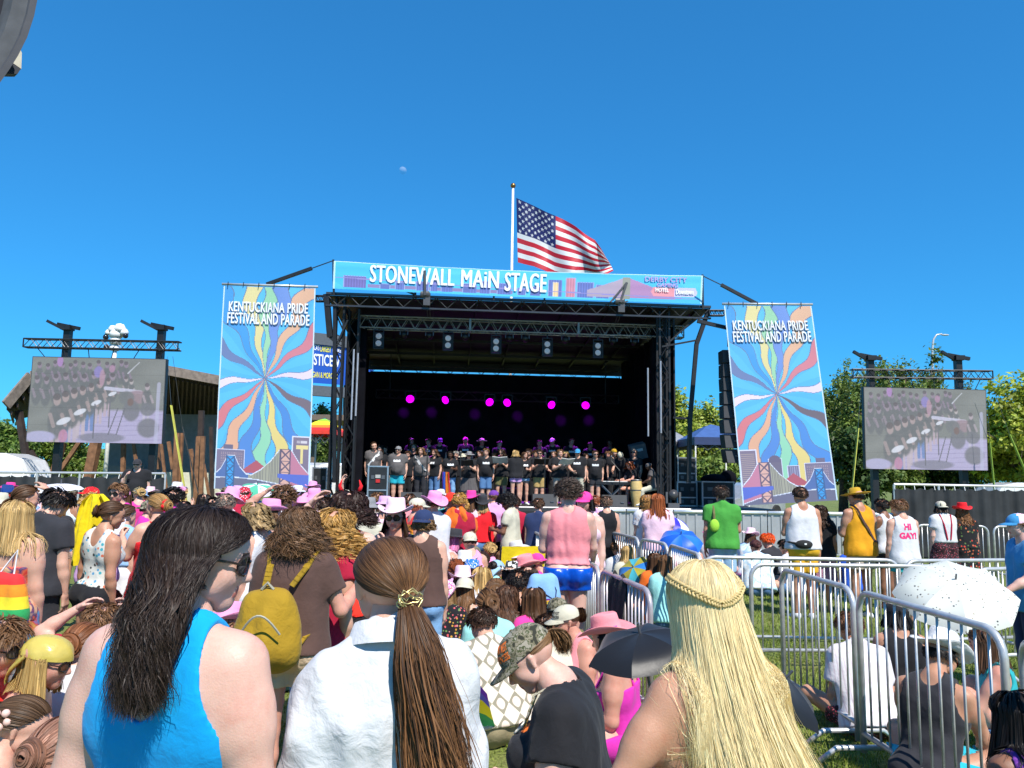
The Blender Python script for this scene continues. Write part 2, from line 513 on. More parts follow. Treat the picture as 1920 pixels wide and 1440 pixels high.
def make_hand(h, curl, spread=.0, thumb=.5):
 """right hand: wrist at 0, fingers along +Z, palm towards +Y, thumb at +X"""
 pr = []
 def P0(a, b, ra, rb, k=.006): pr.append((np.array(a, float), np.array(b, float), ra, rb, None, 1, k))
 P0((0, 0, -.015), (0, 0, .015), .026, .024, .01)
 for i, x in enumerate((.027, .009, -.009, -.026)):
  P0((x * .55, 0, .012), (x, 0, .082), .0145, .0115, .014)
 Ls = [(.040, .025, .020), (.045, .028, .021), (.042, .026, .020), (.033, .020, .018)]
 for i, x in enumerate((.027, .009, -.009, -.026)):
  p = np.array([x, 0, .082]); a = curl * (.8 + .12 * i); dx = (x * spread * 6)
  for j, l in enumerate(Ls[i]):
   d = unit([dx, math.sin(a), math.cos(a)]); q = p + d * l
   P0(p, q, .0088 - .0008 * j, .0082 - .0008 * j, .004); p = q; a += curl * (1.0 + .15 * j)
 t0, t1 = np.array([.020, .006, .02]), np.array([.046, .014 + .02 * thumb, .052])
 t2 = t1 + unit([.3 - thumb * .5, .35 + thumb * .4, .9]) * .032; t3 = t2 + unit([.1 - thumb * .6, .3 + thumb * .5, .9]) * .026
 P0(t0, t1, .0155, .0115, .012); P0(t1, t2, .0105, .0095, .005); P0(t2, t3, .0095, .008, .004)
 return net_of(pr, h, pad=.012)
HEADS = {}
def head_t(h, fem, mouth):
 k = (h, fem, mouth)
 if k not in HEADS: HEADS[k] = make_head(h, fem, mouth)
 return HEADS[k]
HANDS = {}
HSHAPE = {'rest': (R_(19), .05, .3), 'grip': (R_(52), 0.0, .9), 'flat': (R_(4), .12, .1), 'fist': (R_(66), 0.0, 1.0), 'cup': (R_(34), .03, .6)}
def hand_t(h, shape):
 k = (h, shape)
 if k not in HANDS: HANDS[k] = make_hand(h, *HSHAPE[shape])
 return HANDS[k]

# ---------------------------------------------------------------- poses (x outward, y forward, z up)
ARM = {'down': ((.12, .02, -1), (.05, .22, -1)), 'slack': ((.17, -.06, -1), (.02, .30, -1)), 'hold': ((.16, .22, -1), (-.45, .85, .15)),
       'folder': ((.16, .35, -1), (-.42, .8, .42)), 'phone': ((.22, .45, -.85), (-.15, .75, .8)), 'hipback': ((.4, -.2, -1), (-.5, .4, -.9)),
       'head': ((.75, .25, .5), (-.85, .05, .62)), 'wave': ((.55, .25, .55), (.05, .25, 1)), 'cross': ((.16, .22, -1), (-.9, .55, .08)),
       'face': ((.15, .5, -.8), (-.4, .55, .75)), 'knees': ((.18, .6, -.65), (-.3, .9, -.25)), 'lap': ((.2, .3, -1), (-.55, .8, -.35)),
       'fwd': ((.12, .75, -.6), (-.1, 1, .1)), 'out': ((.5, .5, -.6), (.3, .9, .1)), 'back': ((.3, -.55, -.9), (.1, -.35, -1)), 'side': ((.8, .1, -.55), (.6, .5, -.1)),
       'rail': ((.18, .35, -1), (.05, .85, -.45)), 'drum': ((.3, .55, -.8), (-.35, .9, -.25))}
class Body: pass
def skeleton(H=1.7, g=1.0, fem=True, sit=None, lean=0, side=0, twist=0, head=(0, 0, 0), armL='down', armR='down', legs=None, stance=.09, bust=1.0, neck=0.0):
 s = H / 1.72
 B = Body(); B.s = s; B.g = g
 X, Yv, Zv = np.array([1.0, 0, 0]), np.array([0, 1.0, 0]), np.array([0, 0, 1.0])
 T = rot_x(-R_(lean)) @ rot_y(R_(side)) @ rot_z(R_(twist))
 r, f, u = T @ X, T @ Yv, T @ Zv
 z0 = {None: .912, 'ground': .135, 'chair': .52, 'kneel': .42, 'stool': .66}[sit] * s
 p = np.array([0, 0, z0]); B.p, B.r, B.f, B.u = p, r, f, u
 sw = (.157 if fem else .178) * s + (g - 1) * .05
 hipw = (.10 if fem else .09) * s * g ** .5
 gl = g ** .85
 B.torso, B.legs, B.arms, B.neckp = [], [], [], []
 A = lambda L, a, b, ra, rb, kf=None, ks=.05, ff=None: L.append((np.asarray(a), np.asarray(b), ra, rb, (f if ff is None else ff) if kf else None, kf or 1, ks))
 q = lambda x, y, z: p + s * (r * x + f * y + u * z)
 wz = .86 if fem else 1.0
 A(B.torso, q(-.07 * gl, 0, 0), q(.07 * gl, 0, 0), .118 * s * gl, .118 * s * gl, .84)
 A(B.torso, q(-.085 * gl, -.055, -.03), q(-.08 * gl, -.05, -.02), .092 * s * gl, .09 * s * gl)
 A(B.torso, q(.085 * gl, -.055, -.03), q(.08 * gl, -.05, -.02), .092 * s * gl, .09 * s * gl)
 A(B.torso, q(-.05 * gl, .01, .17), q(.05 * gl, .01, .17), .108 * s * gl * wz, .108 * s * gl * wz, .84)
 if g > 1.12: A(B.torso, q(0, .05 * g, .10), q(0, .045 * g, .17), .125 * s * g, .125 * s * g)
 A(B.torso, q(-.075, .005, .34), q(.075, .005, .34), .118 * s * gl ** .7, .118 * s * gl ** .7, .82)
 A(B.torso, q(-.088, -.02, .43), q(.088, -.02, .43), .088 * s * gl ** .6, .088 * s * gl ** .6, .86)
 if fem:
  for sx in (-1, 1): A(B.torso, q(sx * .072, .082 * gl, .325), q(sx * .068, .07, .36), .070 * s * bust * gl ** .6, .05 * s, None, .05)
 nb = q(0, -.012, .55)
 hy, hp, hr = head
 HR = T @ rot_z(R_(hy)) @ rot_x(R_(hp)) @ rot_y(R_(hr))
 nd = unit(u + .55 * (HR @ Zv - u) + f * (.16 + neck))
 hc = nb + nd * .125 * s + HR @ Yv * .012 * s
 B.hc, B.HR = hc, HR
 B.top = hc + HR @ Zv * .115 * s
 A(B.neckp, q(0, -.02, .47), hc - HR @ Zv * .045 * s - HR @ Yv * .012 * s, .060 * s * (g ** .3), (.050 if fem else .058) * s * g ** .25, None, .03)
 for sx in (-1, 1):
  A(B.neckp, q(0, -.022, .545), q(sx * .66 * sw / s, -.022, .480), .042 * s, .044 * s, None, .05)
 B.sh, B.el, B.wr, B.fa = {}, {}, {}, {}
 ga = g ** .8
 for nm, sx, arm in (('L', -1, armL), ('R', 1, armR)):
  au, af = ARM[arm] if isinstance(arm, str) else arm
  du = unit(r * sx * au[0] + f * au[1] + u * au[2]); df = unit(r * sx * af[0] + f * af[1] + u * af[2])
  sh = q(sx * sw / s, -.015, .463) + u * (.03 * s * max(0, au[2])) ; el = sh + du * .285 * s; wr = el + df * .245 * s
  B.sh[nm], B.el[nm], B.wr[nm], B.fa[nm] = sh, el, wr, df
  A(B.arms, sh, sh + du * .13 * s, .056 * s * ga, .053 * s * ga, None, .045)
  A(B.arms, sh + du * .1 * s, el, .052 * s * ga, .040 * s * ga ** .9, None, .03)
  A(B.arms, el, el + df * .09 * s, .041 * s * ga ** .9, .042 * s * ga ** .9, None, .02)
  A(B.arms, el + df * .08 * s, wr, .042 * s * ga ** .9, .0265 * s * ga ** .5, None, .02)
 B.hip, B.kn, B.an, B.ft = {}, {}, {}, {}
 for nm, sx in (('L', -1), ('R', 1)):
  hip = p + X * sx * hipw * .92 - Zv * .02 * s
  if sit is None:
   dt, ds = unit((sx * (stance - .07), .02, -1)), unit((sx * .01, -.03, -1)); toe = unit((sx * .25, 1, -.12))
  elif sit == 'ground':
   dt, ds, toe = unit((sx * .55, .75, .28)), unit((-sx * .62, .45, -.42)), unit((-sx * .5, 1, .1))
  elif sit in ('chair', 'stool'):
   dt, ds, toe = unit((sx * .2, 1, -.06 if sit == 'chair' else -.3)), unit((sx * .03, .05, -1)), unit((sx * .2, 1, -.05))
  else:
   dt, ds, toe = unit((sx * .12, .62, -.62)), unit((sx * .02, -1, -.12)), unit((0, -1, -.2))
  if legs is not None:
   dt, ds, toe = [unit(v) for v in legs[nm]]
  kn = hip + dt * .43 * s; an = kn + ds * .405 * s
  B.hip[nm], B.kn[nm], B.an[nm] = hip, kn, an
  A(B.legs, hip, kn, .090 * s * gl, .057 * s * g ** .6, None, .04)
  bk = unit(np.cross(np.cross(ds, unit(kn - hip)), ds)) if sit else np.array([0, -1.0, 0])
  A(B.legs, kn, kn + ds * .14 * s + bk * .008, .056 * s * g ** .6, .056 * s * g ** .6, None, .02)
  A(B.legs, kn + ds * .13 * s, an, .055 * s * g ** .6, .034 * s * g ** .3, None, .02)
  A(B.legs, an + Zv * -.02 * s, an + toe * .15 * s + Zv * -.045 * s, .036 * s, .028 * s, None, .02)
  B.ft[nm] = (an, toe)
 B.cuts = (q,)
 return B

def hand_mats(B, nm, palm=None):
 """frame of a hand: Z along forearm, Y = palm normal, X = thumb side for the right hand"""
 z = B.fa[nm]; sx = 1 if nm == 'R' else -1
 y = -B.r * sx if palm is None else np.asarray(palm, float)
 y = unit(y - z * (y @ z)); x = np.cross(y, z)
 return np.stack([x, y, z], 1)
# ---------------------------------------------------------------- hair
EC, ER = np.array([0, 0.0, .032]), np.array([.082, .104, .083])
def hdir(th, ph): return np.stack([np.sin(th) * np.sin(ph), -np.sin(th) * np.cos(ph), np.cos(th)], -1)
def hairline(ph):
 a = np.abs(ph)
 return np.interp(a, [0, 1.35, 1.9, 2.5, 3.15], [2.02, 1.82, 1.35, .92, .84])
def push_out(P, prims, margin, it=2):
 sh = P.shape; Q = P.reshape(-1, 3).copy()
 for _ in range(it):
  d = prims_eval(Q, prims)
  m = d < margin
  if not m.any(): break
  q = Q[m]; e = .004
  g = np.stack([prims_eval(q + np.eye(3)[i] * e, prims) for i in range(3)], 1) - d[m][:, None]
  g /= np.maximum(np.linalg.norm(g, axis=1), 1e-6)[:, None]
  Q[m] = q + g * (margin - d[m])[:, None]
 return Q.reshape(sh)
def hair_paths(B, st, n, rho, R):
 """n strand paths (n, m, 3) in body space"""
 s = B.s; ty = st['type']; m = st.get('m', 16)
 H2B = lambda P: B.hc + (P * s) @ B.HR.T
 vol = st.get('vol', .012)
 if ty in ('long', 'curly'):
  lk = st.get('lock', 5 if ty == 'long' else 10); nb = n // lk + 1; rep = lambda a: np.repeat(a, lk, 0)[:n]
  ph = np.clip(rep(R.uniform(-math.pi, math.pi, nb)) + R.normal(0, .035, n) * (lk > 1), -math.pi, math.pi)
  th1 = np.minimum(hairline(ph), 1.75)
  th0 = th1 * np.sqrt(np.clip(rep(R.uniform(.0, .92, nb)) + R.normal(0, .03, n) * (lk > 1), 0, .95))
  lkphase = rep(R.uniform(0, 6.283, nb)) + R.normal(0, .22, n); lkj = rep(R.normal(0, 1, (nb, 3))) * .85 + R.normal(0, 1, (n, 3)) * .35
  st['_shade'] = rep(np.exp(R.normal(0, st.get('shade', .22) if lk > 1 else 0, nb)))
  front = np.clip((np.abs(ph) - 1.75) / 1.2, 0, 1)
  phe = np.sign(ph) * np.where(front > 0, 1.75 - .25 * R.uniform(0, 1, n) + .15 * (1 - front), np.abs(ph))
  m1 = max(5, m // 3); t = np.linspace(0, 1, m1)[None, :]
  th = th0[:, None] + (1.72 - th0)[:, None] * t
  pp = ph[:, None] + (phe - ph)[:, None] * t ** 1.2
  rr = (rho * np.minimum(1, t * 3 + .25) * R.uniform(.5, 1.15, n)[:, None] + vol * np.minimum(1, t * 2))
  P1 = H2B(EC + (ER + rr[..., None]) * hdir(th, pp))
  L = st['len'] * (1 - st.get('lvar', .15) * np.clip(rep(R.uniform(0, 1, nb)) + R.normal(0, .08, n), 0, 1.2)) * np.where(np.abs(phe) > 1.3, st.get('sidelen', 1.0), 1.0)
  m2 = m - m1; tau = np.linspace(0, 1, m2 + 1)[None, 1:]
  end = P1[:, -1]
  out = end - B.hc; out[:, 2] = 0
  side = out @ B.r; bk = -(out @ B.f)
  D = np.zeros((n, m2, 3)); D[..., 2] = -tau * L[:, None]
  D += (out[:, None, :] * (st.get('spread', .25) * tau ** 1.1)[..., None])
  D += (-B.f * st.get('back', .0))[None, None, :] * tau[..., None]
  D += np.asarray(st.get('wind', (0, 0, 0)))[None, None, :] * (tau ** 1.7)[..., None]
  D += lkj[:, None, :] * np.array([1, 1, .2]) * (st.get('messy', .012) * tau ** 1.3)[..., None]
  if st.get('gather'):                            # hair hanging together behind the shoulders
   gs, gx, gy, gw = st['gather']; tg = B.p + B.s * (B.r * gx + B.f * gy) + B.r[None] * (side * gw / .09)[:, None]
   dd = tg - end; dd[:, 2] = 0; D += dd[:, None, :] * (gs * np.minimum(1, tau * 1.25) ** .8)[..., None]
  P = np.concatenate([P1, end[:, None, :] + D], 1)
 elif ty in ('short', 'curlyshort'):
  ph = R.uniform(-math.pi, math.pi, n); th1 = hairline(ph) * st.get('line', 1.0)
  th0 = th1 * np.sqrt(R.uniform(0, 1, n))
  L = st['len'] * R.uniform(.7, 1.2, n)
  t = np.linspace(0, 1, m)[None, :]
  th = th0[:, None] + (L / .095)[:, None] * t * st.get('lay', .75)
  rr = rho * .6 + vol * np.minimum(1, t * 2) + (L[:, None] * st.get('lift', .35)) * t
  pp = ph[:, None] + R.normal(0, .25, n)[:, None] * t
  P = H2B(EC + (ER + rr[..., None]) * hdir(th, pp))
 elif ty == 'pony':
  ph = R.uniform(-math.pi, math.pi, n); th0 = hairline(ph) * np.sqrt(R.uniform(0, 1.0, n))
  a = hdir(th0, ph); tie = np.asarray(st.get('tie', (0, -.118, -.005)), float)
  b = unit((tie - EC) / ER)
  om = np.arccos(np.clip(a @ b, -1, 1)); so = np.maximum(np.sin(om), 1e-3)
  t = np.linspace(0, 1, m)[None, :]
  d = (np.sin((1 - t) * om[:, None]) / so[:, None])[..., None] * a[:, None, :] + (np.sin(t * om[:, None]) / so[:, None])[..., None] * b
  rr = (rho * R.uniform(.4, 1.1, n)[:, None] + vol) * np.sin(np.clip(t * 1.0 + .12, 0, 1) * math.pi) ** .5
  rr = rr + t ** 6 * (np.linalg.norm(tie - EC) - np.linalg.norm(ER * b))
  P = H2B(EC + (ER + rr[..., None]) * d)
 elif ty == 'tail':
  tie = B.hc + B.HR @ (np.asarray(st.get('tie', (0, -.118, -.005)), float) * s)
  L = st['len'] * (1 - st.get('lvar', .25) * R.uniform(0, 1, n) ** 2)
  t = np.linspace(0, 1, m)[None, :]
  an = R.uniform(0, 6.283, n); rad = st.get('tr', .03) * np.sqrt(R.uniform(0, 1, n))
  prof = np.interp(t[0], [0, .06, .3, .7, 1], [.32, .5, 1.0, .95, .45])
  outd = B.HR @ unit(st.get('dir', (0, -1, -.2)))
  o1 = unit(np.cross(outd, (0, 0, 1)));
  C = tie + np.zeros((n, m, 3))
  drop = t * L[:, None]
  k = st.get('arc', .06)
  C += outd * (k * (1 - np.exp(-drop / .07)))[..., None]
  C[..., 2] -= np.maximum(0, drop - k * .8 * (1 - np.exp(-drop / .07)))
  C += np.asarray(st.get('wind', (0, 0, 0)))[None, None, :] * (t ** 1.5)[..., None]
  off = (np.cos(an) * rad)[:, None, None] * o1 + (np.sin(an) * rad)[:, None, None] * np.cross(o1, np.array([0, 0, 1.0]))
  P = C + off * prof[None, :, None] + R.normal(0, 1, (n, 1, 3)) * (st.get('messy', .012) * t ** 1.5)[..., None]
 elif ty == 'bun':
  tie = np.asarray(st.get('tie', (0, -.12, .02)), float)
  t = np.linspace(0, 1, m)[None, :]
  an = R.uniform(0, 6.283, n)[:, None] + t * 4.2; b0 = R.uniform(-1.2, 1.2, n)[:, None]
  rr = st.get('br', .045) * (1 + .12 * R.normal(0, 1, n)[:, None])
  Q = np.stack([np.cos(an) * np.cos(b0) * rr, np.sin(b0) * rr * .8 + 0 * an, np.sin(an) * np.cos(b0) * rr], -1)
  P = H2B(tie + Q)
 wv = st.get('wave', 0.0)
 if wv:
  mm = P.shape[1]; tt = np.linspace(0, 1, mm)[None, :]
  dl = np.concatenate([np.zeros((len(P), 1)), np.cumsum(np.linalg.norm(np.diff(P, axis=1), axis=2), 1)], 1)
  cl = st.get('clump', 14)
  key = np.floor((np.arctan2(P[:, -1, 0] - B.hc[0], -(P[:, -1, 1] - B.hc[1])) + math.pi) * cl).astype(int)
  phs = lkphase if ty in ('long', 'curly') else (key * 2.399) % 6.283 + R.normal(0, .5, len(P))
  a = phs[:, None] + dl * st.get('freq', 60)
  amp = wv * np.minimum(1, .25 + tt * 1.4)
  P = P + np.stack([np.cos(a), np.sin(a), .5 * np.sin(a + 1)], -1) * amp[..., None]
 if st.get('hat') and ty != 'bun':                                  # pressed flat under the hat
  q = (P - B.hc) @ B.HR / s - EC; nn = np.linalg.norm(q / (ER - .001), axis=-1); m_ = (q[..., 2] > .0) & (nn > 1)
  q[m_] /= nn[m_][:, None]; P = np.where(m_[..., None], B.hc + ((q + EC) * s) @ B.HR.T, P)
 if st.get('push', True) and ty in ('long', 'curly', 'tail'):
  prims = B.torso + B.neckp + [x for x in B.arms]
  P[:, 3:] = push_out(P[:, 3:], prims, st.get('margin', .018) + rho * .35)
 return P
def ribbons(P, w, center, R, taper=True, bulge=None):
 n, m, _ = P.shape
 T = np.gradient(P, axis=1); T /= np.maximum(np.linalg.norm(T, axis=2), 1e-9)[..., None]
 N = P - center; N[..., 2] *= .35
 N += R.normal(0, .35, (n, 1, 3)) * np.linalg.norm(N, axis=2)[..., None]
 S = np.cross(T, N); S /= np.maximum(np.linalg.norm(S, axis=2), 1e-9)[..., None]
 ww = (w * R.uniform(.6, 1.3, n))[:, None] * (np.interp(np.linspace(0, 1, m), [0, .1, .7, 1], [.8, 1, .9, .25])[None, :] if taper else 1)
 A, Bb = P - S * ww[..., None] / 2, P + S * ww[..., None] / 2
 V = np.stack([A, Bb], 2).reshape(-1, 3)
 i, j = np.meshgrid(np.arange(n), np.arange(m - 1), indexing='ij')
 a = (i * m + j).ravel() * 2
 return V, np.stack([a, a + 1, a + 3, a + 2], 1), (i.ravel(), j.ravel())
def add_hair(name, B, st, parent, R=None, lod=1.0):
 R = R or rng
 col = np.array(st['col']); col2 = np.array(st.get('col2', col * 1.25))
 VV, FF, CC = [], [], []; nv = 0
 types = {'pony': ['pony', 'tail'], 'bunhair': ['pony', 'bun']}.get(st['type'], [st['type']])
 for ty in types:
  s2 = dict(st); s2['type'] = ty
  N = int(st.get('n', 500) * lod * (.55 if ty in ('tail', 'bun') else 1))
  layers = [(.002, int(max(90, N * .25)), st.get('w', .006) * 3.2), (.012, N, st.get('w', .006))]
  for rho, n, w in layers:
   if rho < .01: s2['lock'] = 1
   else: s2.pop('lock', None); s2.update({'lock': st['lock']} if 'lock' in st else {})
   s2.pop('_shade', None)
   P = hair_paths(B, s2, n, rho * st.get('thick', 1.0), R)
   V, F, (i, j) = ribbons(P, w, B.hc - np.array([0, 0, .05]), R)
   sh = np.exp(R.normal(0, st.get('cvar', .28) * .8, n)) * s2.get('_shade', 1.0); mix = np.clip(R.normal(.35, .3, n), 0, 1)
   tt = j / P.shape[1]
   base = col[None] * (1 - mix[i] * .0)[:, None]
   k = np.clip(mix[i] * (.35 + st.get('tipmix', .5) * tt), 0, 1)[:, None]
   c = (base * (1 - k) + col2[None] * k) * sh[i][:, None]
   if rho < .01: c = c * .93
   VV.append(V); FF.append(F + nv); CC.append(c); nv += len(V)
 o = mesh_obj(name, np.concatenate(VV), np.concatenate(FF), hair_mat(), parent, smooth=True)
 set_col(o, np.clip(np.concatenate(CC), 0, 1))
 return o

# ---------------------------------------------------------------- hats and glasses (head frame)
def dome(rx, ry, rz, n=20, k=7, zc=.035, yc=0.0, flat=1.0):
 V = [(0, yc, zc + rz)]
 for i in range(1, k + 1):
  t = i / k * math.pi / 2
  for j in range(n):
   a = j * 2 * math.pi / n
   V.append((rx * math.sin(t) ** flat * math.cos(a), yc + ry * math.sin(t) ** flat * math.sin(a), zc + rz * math.cos(t)))
 F = [(0, 1 + j, 1 + (j + 1) % n) for j in range(n)]
 for i in range(k - 1):
  for j in range(n):
   a, b = 1 + i * n + j, 1 + i * n + (j + 1) % n
   F.append((a, a + n, b + n, b))
 return np.array(V), F
def hat_cowboy(brim=.075, curl=.055, hi=.115):
 mb = MB(); n = 36; prof = []
 V = []; rings = []
 cr = [(.0, hi - .030), (.30, hi - .022), (.62, hi - .004), (.86, hi), (.97, hi - .012), (1.03, hi * .55), (1.1, .0), (1.16, -.004)]
 for rr, z in cr: rings.append((rr, z, 0))
 for i in range(1, 5): rings.append((1.16 + i / 4 * brim / .085, -.004, i / 4))
 for rr, z, bt in rings:
  for j in range(n):
   a = j * 2 * math.pi / n; x, y = math.cos(a), math.sin(a)
   rx, ry = .080, .098
   zz = z
   if rr < .9: zz -= .014 * (1 - rr) * (abs(x) < .5) + 0.010 * abs(y) ** 3 * (y > 0) * rr
   ext = rr if bt == 0 else rr + .12 * bt * abs(y)
   zz += curl * bt ** 1.5 * x * x - .014 * bt * abs(y) ** 2
   sx = 1.0 if bt == 0 else 1 - .10 * bt * x * x
   V.append((rx * ext * x * sx, ry * ext * y - .004, zz + .065))
 F = [(i * n + j, i * n + (j + 1) % n, (i + 1) * n + (j + 1) % n, (i + 1) * n + j) for i in range(len(rings) - 1) for j in range(n)]
 V = np.array(V); k = len(V)
 V2 = V - np.array([0, 0, .005])                       # under side: the felt has a thickness
 F2 = [tuple(reversed([q + k for q in f])) for f in F]
 e = (len(rings) - 1) * n
 F3 = [(e + j, e + (j + 1) % n, k + e + (j + 1) % n, k + e + j) for j in range(n)]
 mb.add(np.concatenate([V, V2]), F + F2 + F3)
 return mb
def hat_band():
 mb = MB(); n = 30
 mb.lathe([(1.09, .066), (1.105, .069), (1.085, .092), (1.07, .094)], n=n, sx=.082, sy=.1)
 return mb
def hat_cap(back=False, trucker=False):
 mb = MB(); V, F = dome(.090, .112, .092, 24, 7, zc=.030, flat=.8)
 cc = V[np.array([f[:3] for f in F])].mean(1)
 sg = -1 if back else 1
 for f, c in zip(F, cc): mb.F.append(list(f)); mb.M.append(1 if (trucker and c[1] * sg < .03) else 0)
 mb.V.append(V); mb.n = len(V)
 nb = 12; B1, B2 = [], []
 for j in range(nb + 1):
  a = -1.15 + 2.3 * j / nb
  x = .088 * math.sin(a); y = .108 * math.cos(a)
  L = .072 * (1 - (abs(a) / 1.15) ** 2.6)
  B1.append((x, sg * y * .98, .036)); B2.append((x * 1.06, sg * (y + L), .030 - .012 * (L / .072) - .03 * (x / .088) ** 2 * .6))
 V = np.array(B1 + B2); k = nb + 1
 F = [(j, j + 1, k + j + 1, k + j) for j in range(nb)]
 V2 = V - [0, 0, .005]
 mb.add(np.concatenate([V, V2]), F + [tuple(reversed([q + 2 * k for q in f])) for f in F] + [(k + j, k + j + 1, 3 * k + j + 1, 3 * k + j) for j in range(nb)])
 mb.ball((0, 0, .123), (.007, .007, .004), 4)
 return mb
def hat_bucket(brim=.05, droop=.03, hi=.075):
 mb = MB()
 mb.lathe([(.0, hi + .008), (.06, hi + .006), (.078, hi), (.088, .02), (.09, 0), (.09 + brim * .6, -droop * .55), (.09 + brim, -droop), (.09 + brim, -droop - .004), (.088, -.006)], (0, 0, .055), 26, sy=1.18)
 return mb
def hat_straw():
 mb = MB()
 mb.lathe([(.0, .105), (.05, .102), (.072, .09), (.084, .03), (.09, 0), (.125, -.004), (.17, .004), (.195, .012), (.195, .006), (.12, -.010), (.088, -.006)], (0, 0, .05), 30, sy=1.12)
 return mb
def hat_scarf():
 mb = MB(); V, F = dome(.089, .112, .090, 44, 12, zc=.026, flat=.85)
 a_ = np.arctan2(V[:, 1] + .11, V[:, 0]); V = V * (1 + .03 * (np.sin(a_ * 17 + V[:, 2] * 30) * np.clip((.11 - V[:, 2]) * 14, 0, 1)))[:, None]; mb.add(V, F)
 V2 = []
 nn, kk = 9, 7
 for i in range(kk):
  t = i / (kk - 1)
  for j in range(nn):
   a = -1 + 2 * j / (nn - 1)
   V2.append((a * (.085 * (1 - t) + .03), -.09 - .045 * math.sin(t * 2.2) + .04 * abs(a) ** 2 * (1 - t), .03 - .15 * t + .006 * math.sin(9 * a + 5 * t)))
 mb.add(V2, [(i * nn + j, i * nn + j + 1, (i + 1) * nn + j + 1, (i + 1) * nn + j) for i in range(kk - 1) for j in range(nn)])
 return mb
def hat_beanie():
 mb = MB(); V, F = dome(.090, .113, .096, 22, 7, zc=.022, flat=.8); mb.add(V, F); return mb
def glasses_mb(w=.030, h=.022):
 mb = MB()
 for sx in (-1, 1):
  pr = [(1.0, 0)]
  a = np.arange(16) * 2 * np.pi / 16
  ring = np.stack([sx * .034 + np.cos(a) * w, np.full(16, .102) - .010 * np.abs(np.cos(a) * w * sx + sx * .034 * 0) , np.sin(a) * h + .004], 1)
  ring[:, 1] = .105 - 1.9 * ring[:, 0] ** 2 * 3
  V = np.concatenate([ring, [[sx * .034, .106 - 1.9 * .034 ** 2 * 3, .004]]])
  mb.add(V, [(i, (i + 1) % 16, 16) for i in range(16)], 1)
  mb.tube(np.concatenate([ring, ring[:1]]), .0035, 5, 0, cap=False)
  mb.tube([(sx * .062, .088, .008), (sx * .078, .06, .012), (sx * .082, .0, .014), (sx * .081, -.012, .0)], .003, 5, 0)
 mb.tube([(-.010, .107, .010), (0, .109, .012), (.010, .107, .010)], .003, 5, 0)
 return mb
HATS = {'cowboy': (hat_cowboy, 'cowboy_hat', .062), 'cap': (hat_cap, 'baseball_cap', .015), 'backcap': (lambda: hat_cap(True), 'baseball_cap', .015),
  'trucker': (lambda: hat_cap(False, True), 'trucker_cap', .018), 'backtrucker': (lambda: hat_cap(True, True), 'trucker_cap', .018), 'bucket': (hat_bucket, 'bucket_hat', .025), 'straw': (hat_straw, 'straw_hat', .04),
  'floppy': (lambda: hat_bucket(.085, .045, .09), 'sun_hat', .04), 'scarf': (hat_scarf, 'headscarf', .005), 'beanie': (hat_beanie, 'knit_cap', .01),
  'wide': (lambda: hat_bucket(.1, .0, .085), 'wide_brim_hat', .035)}

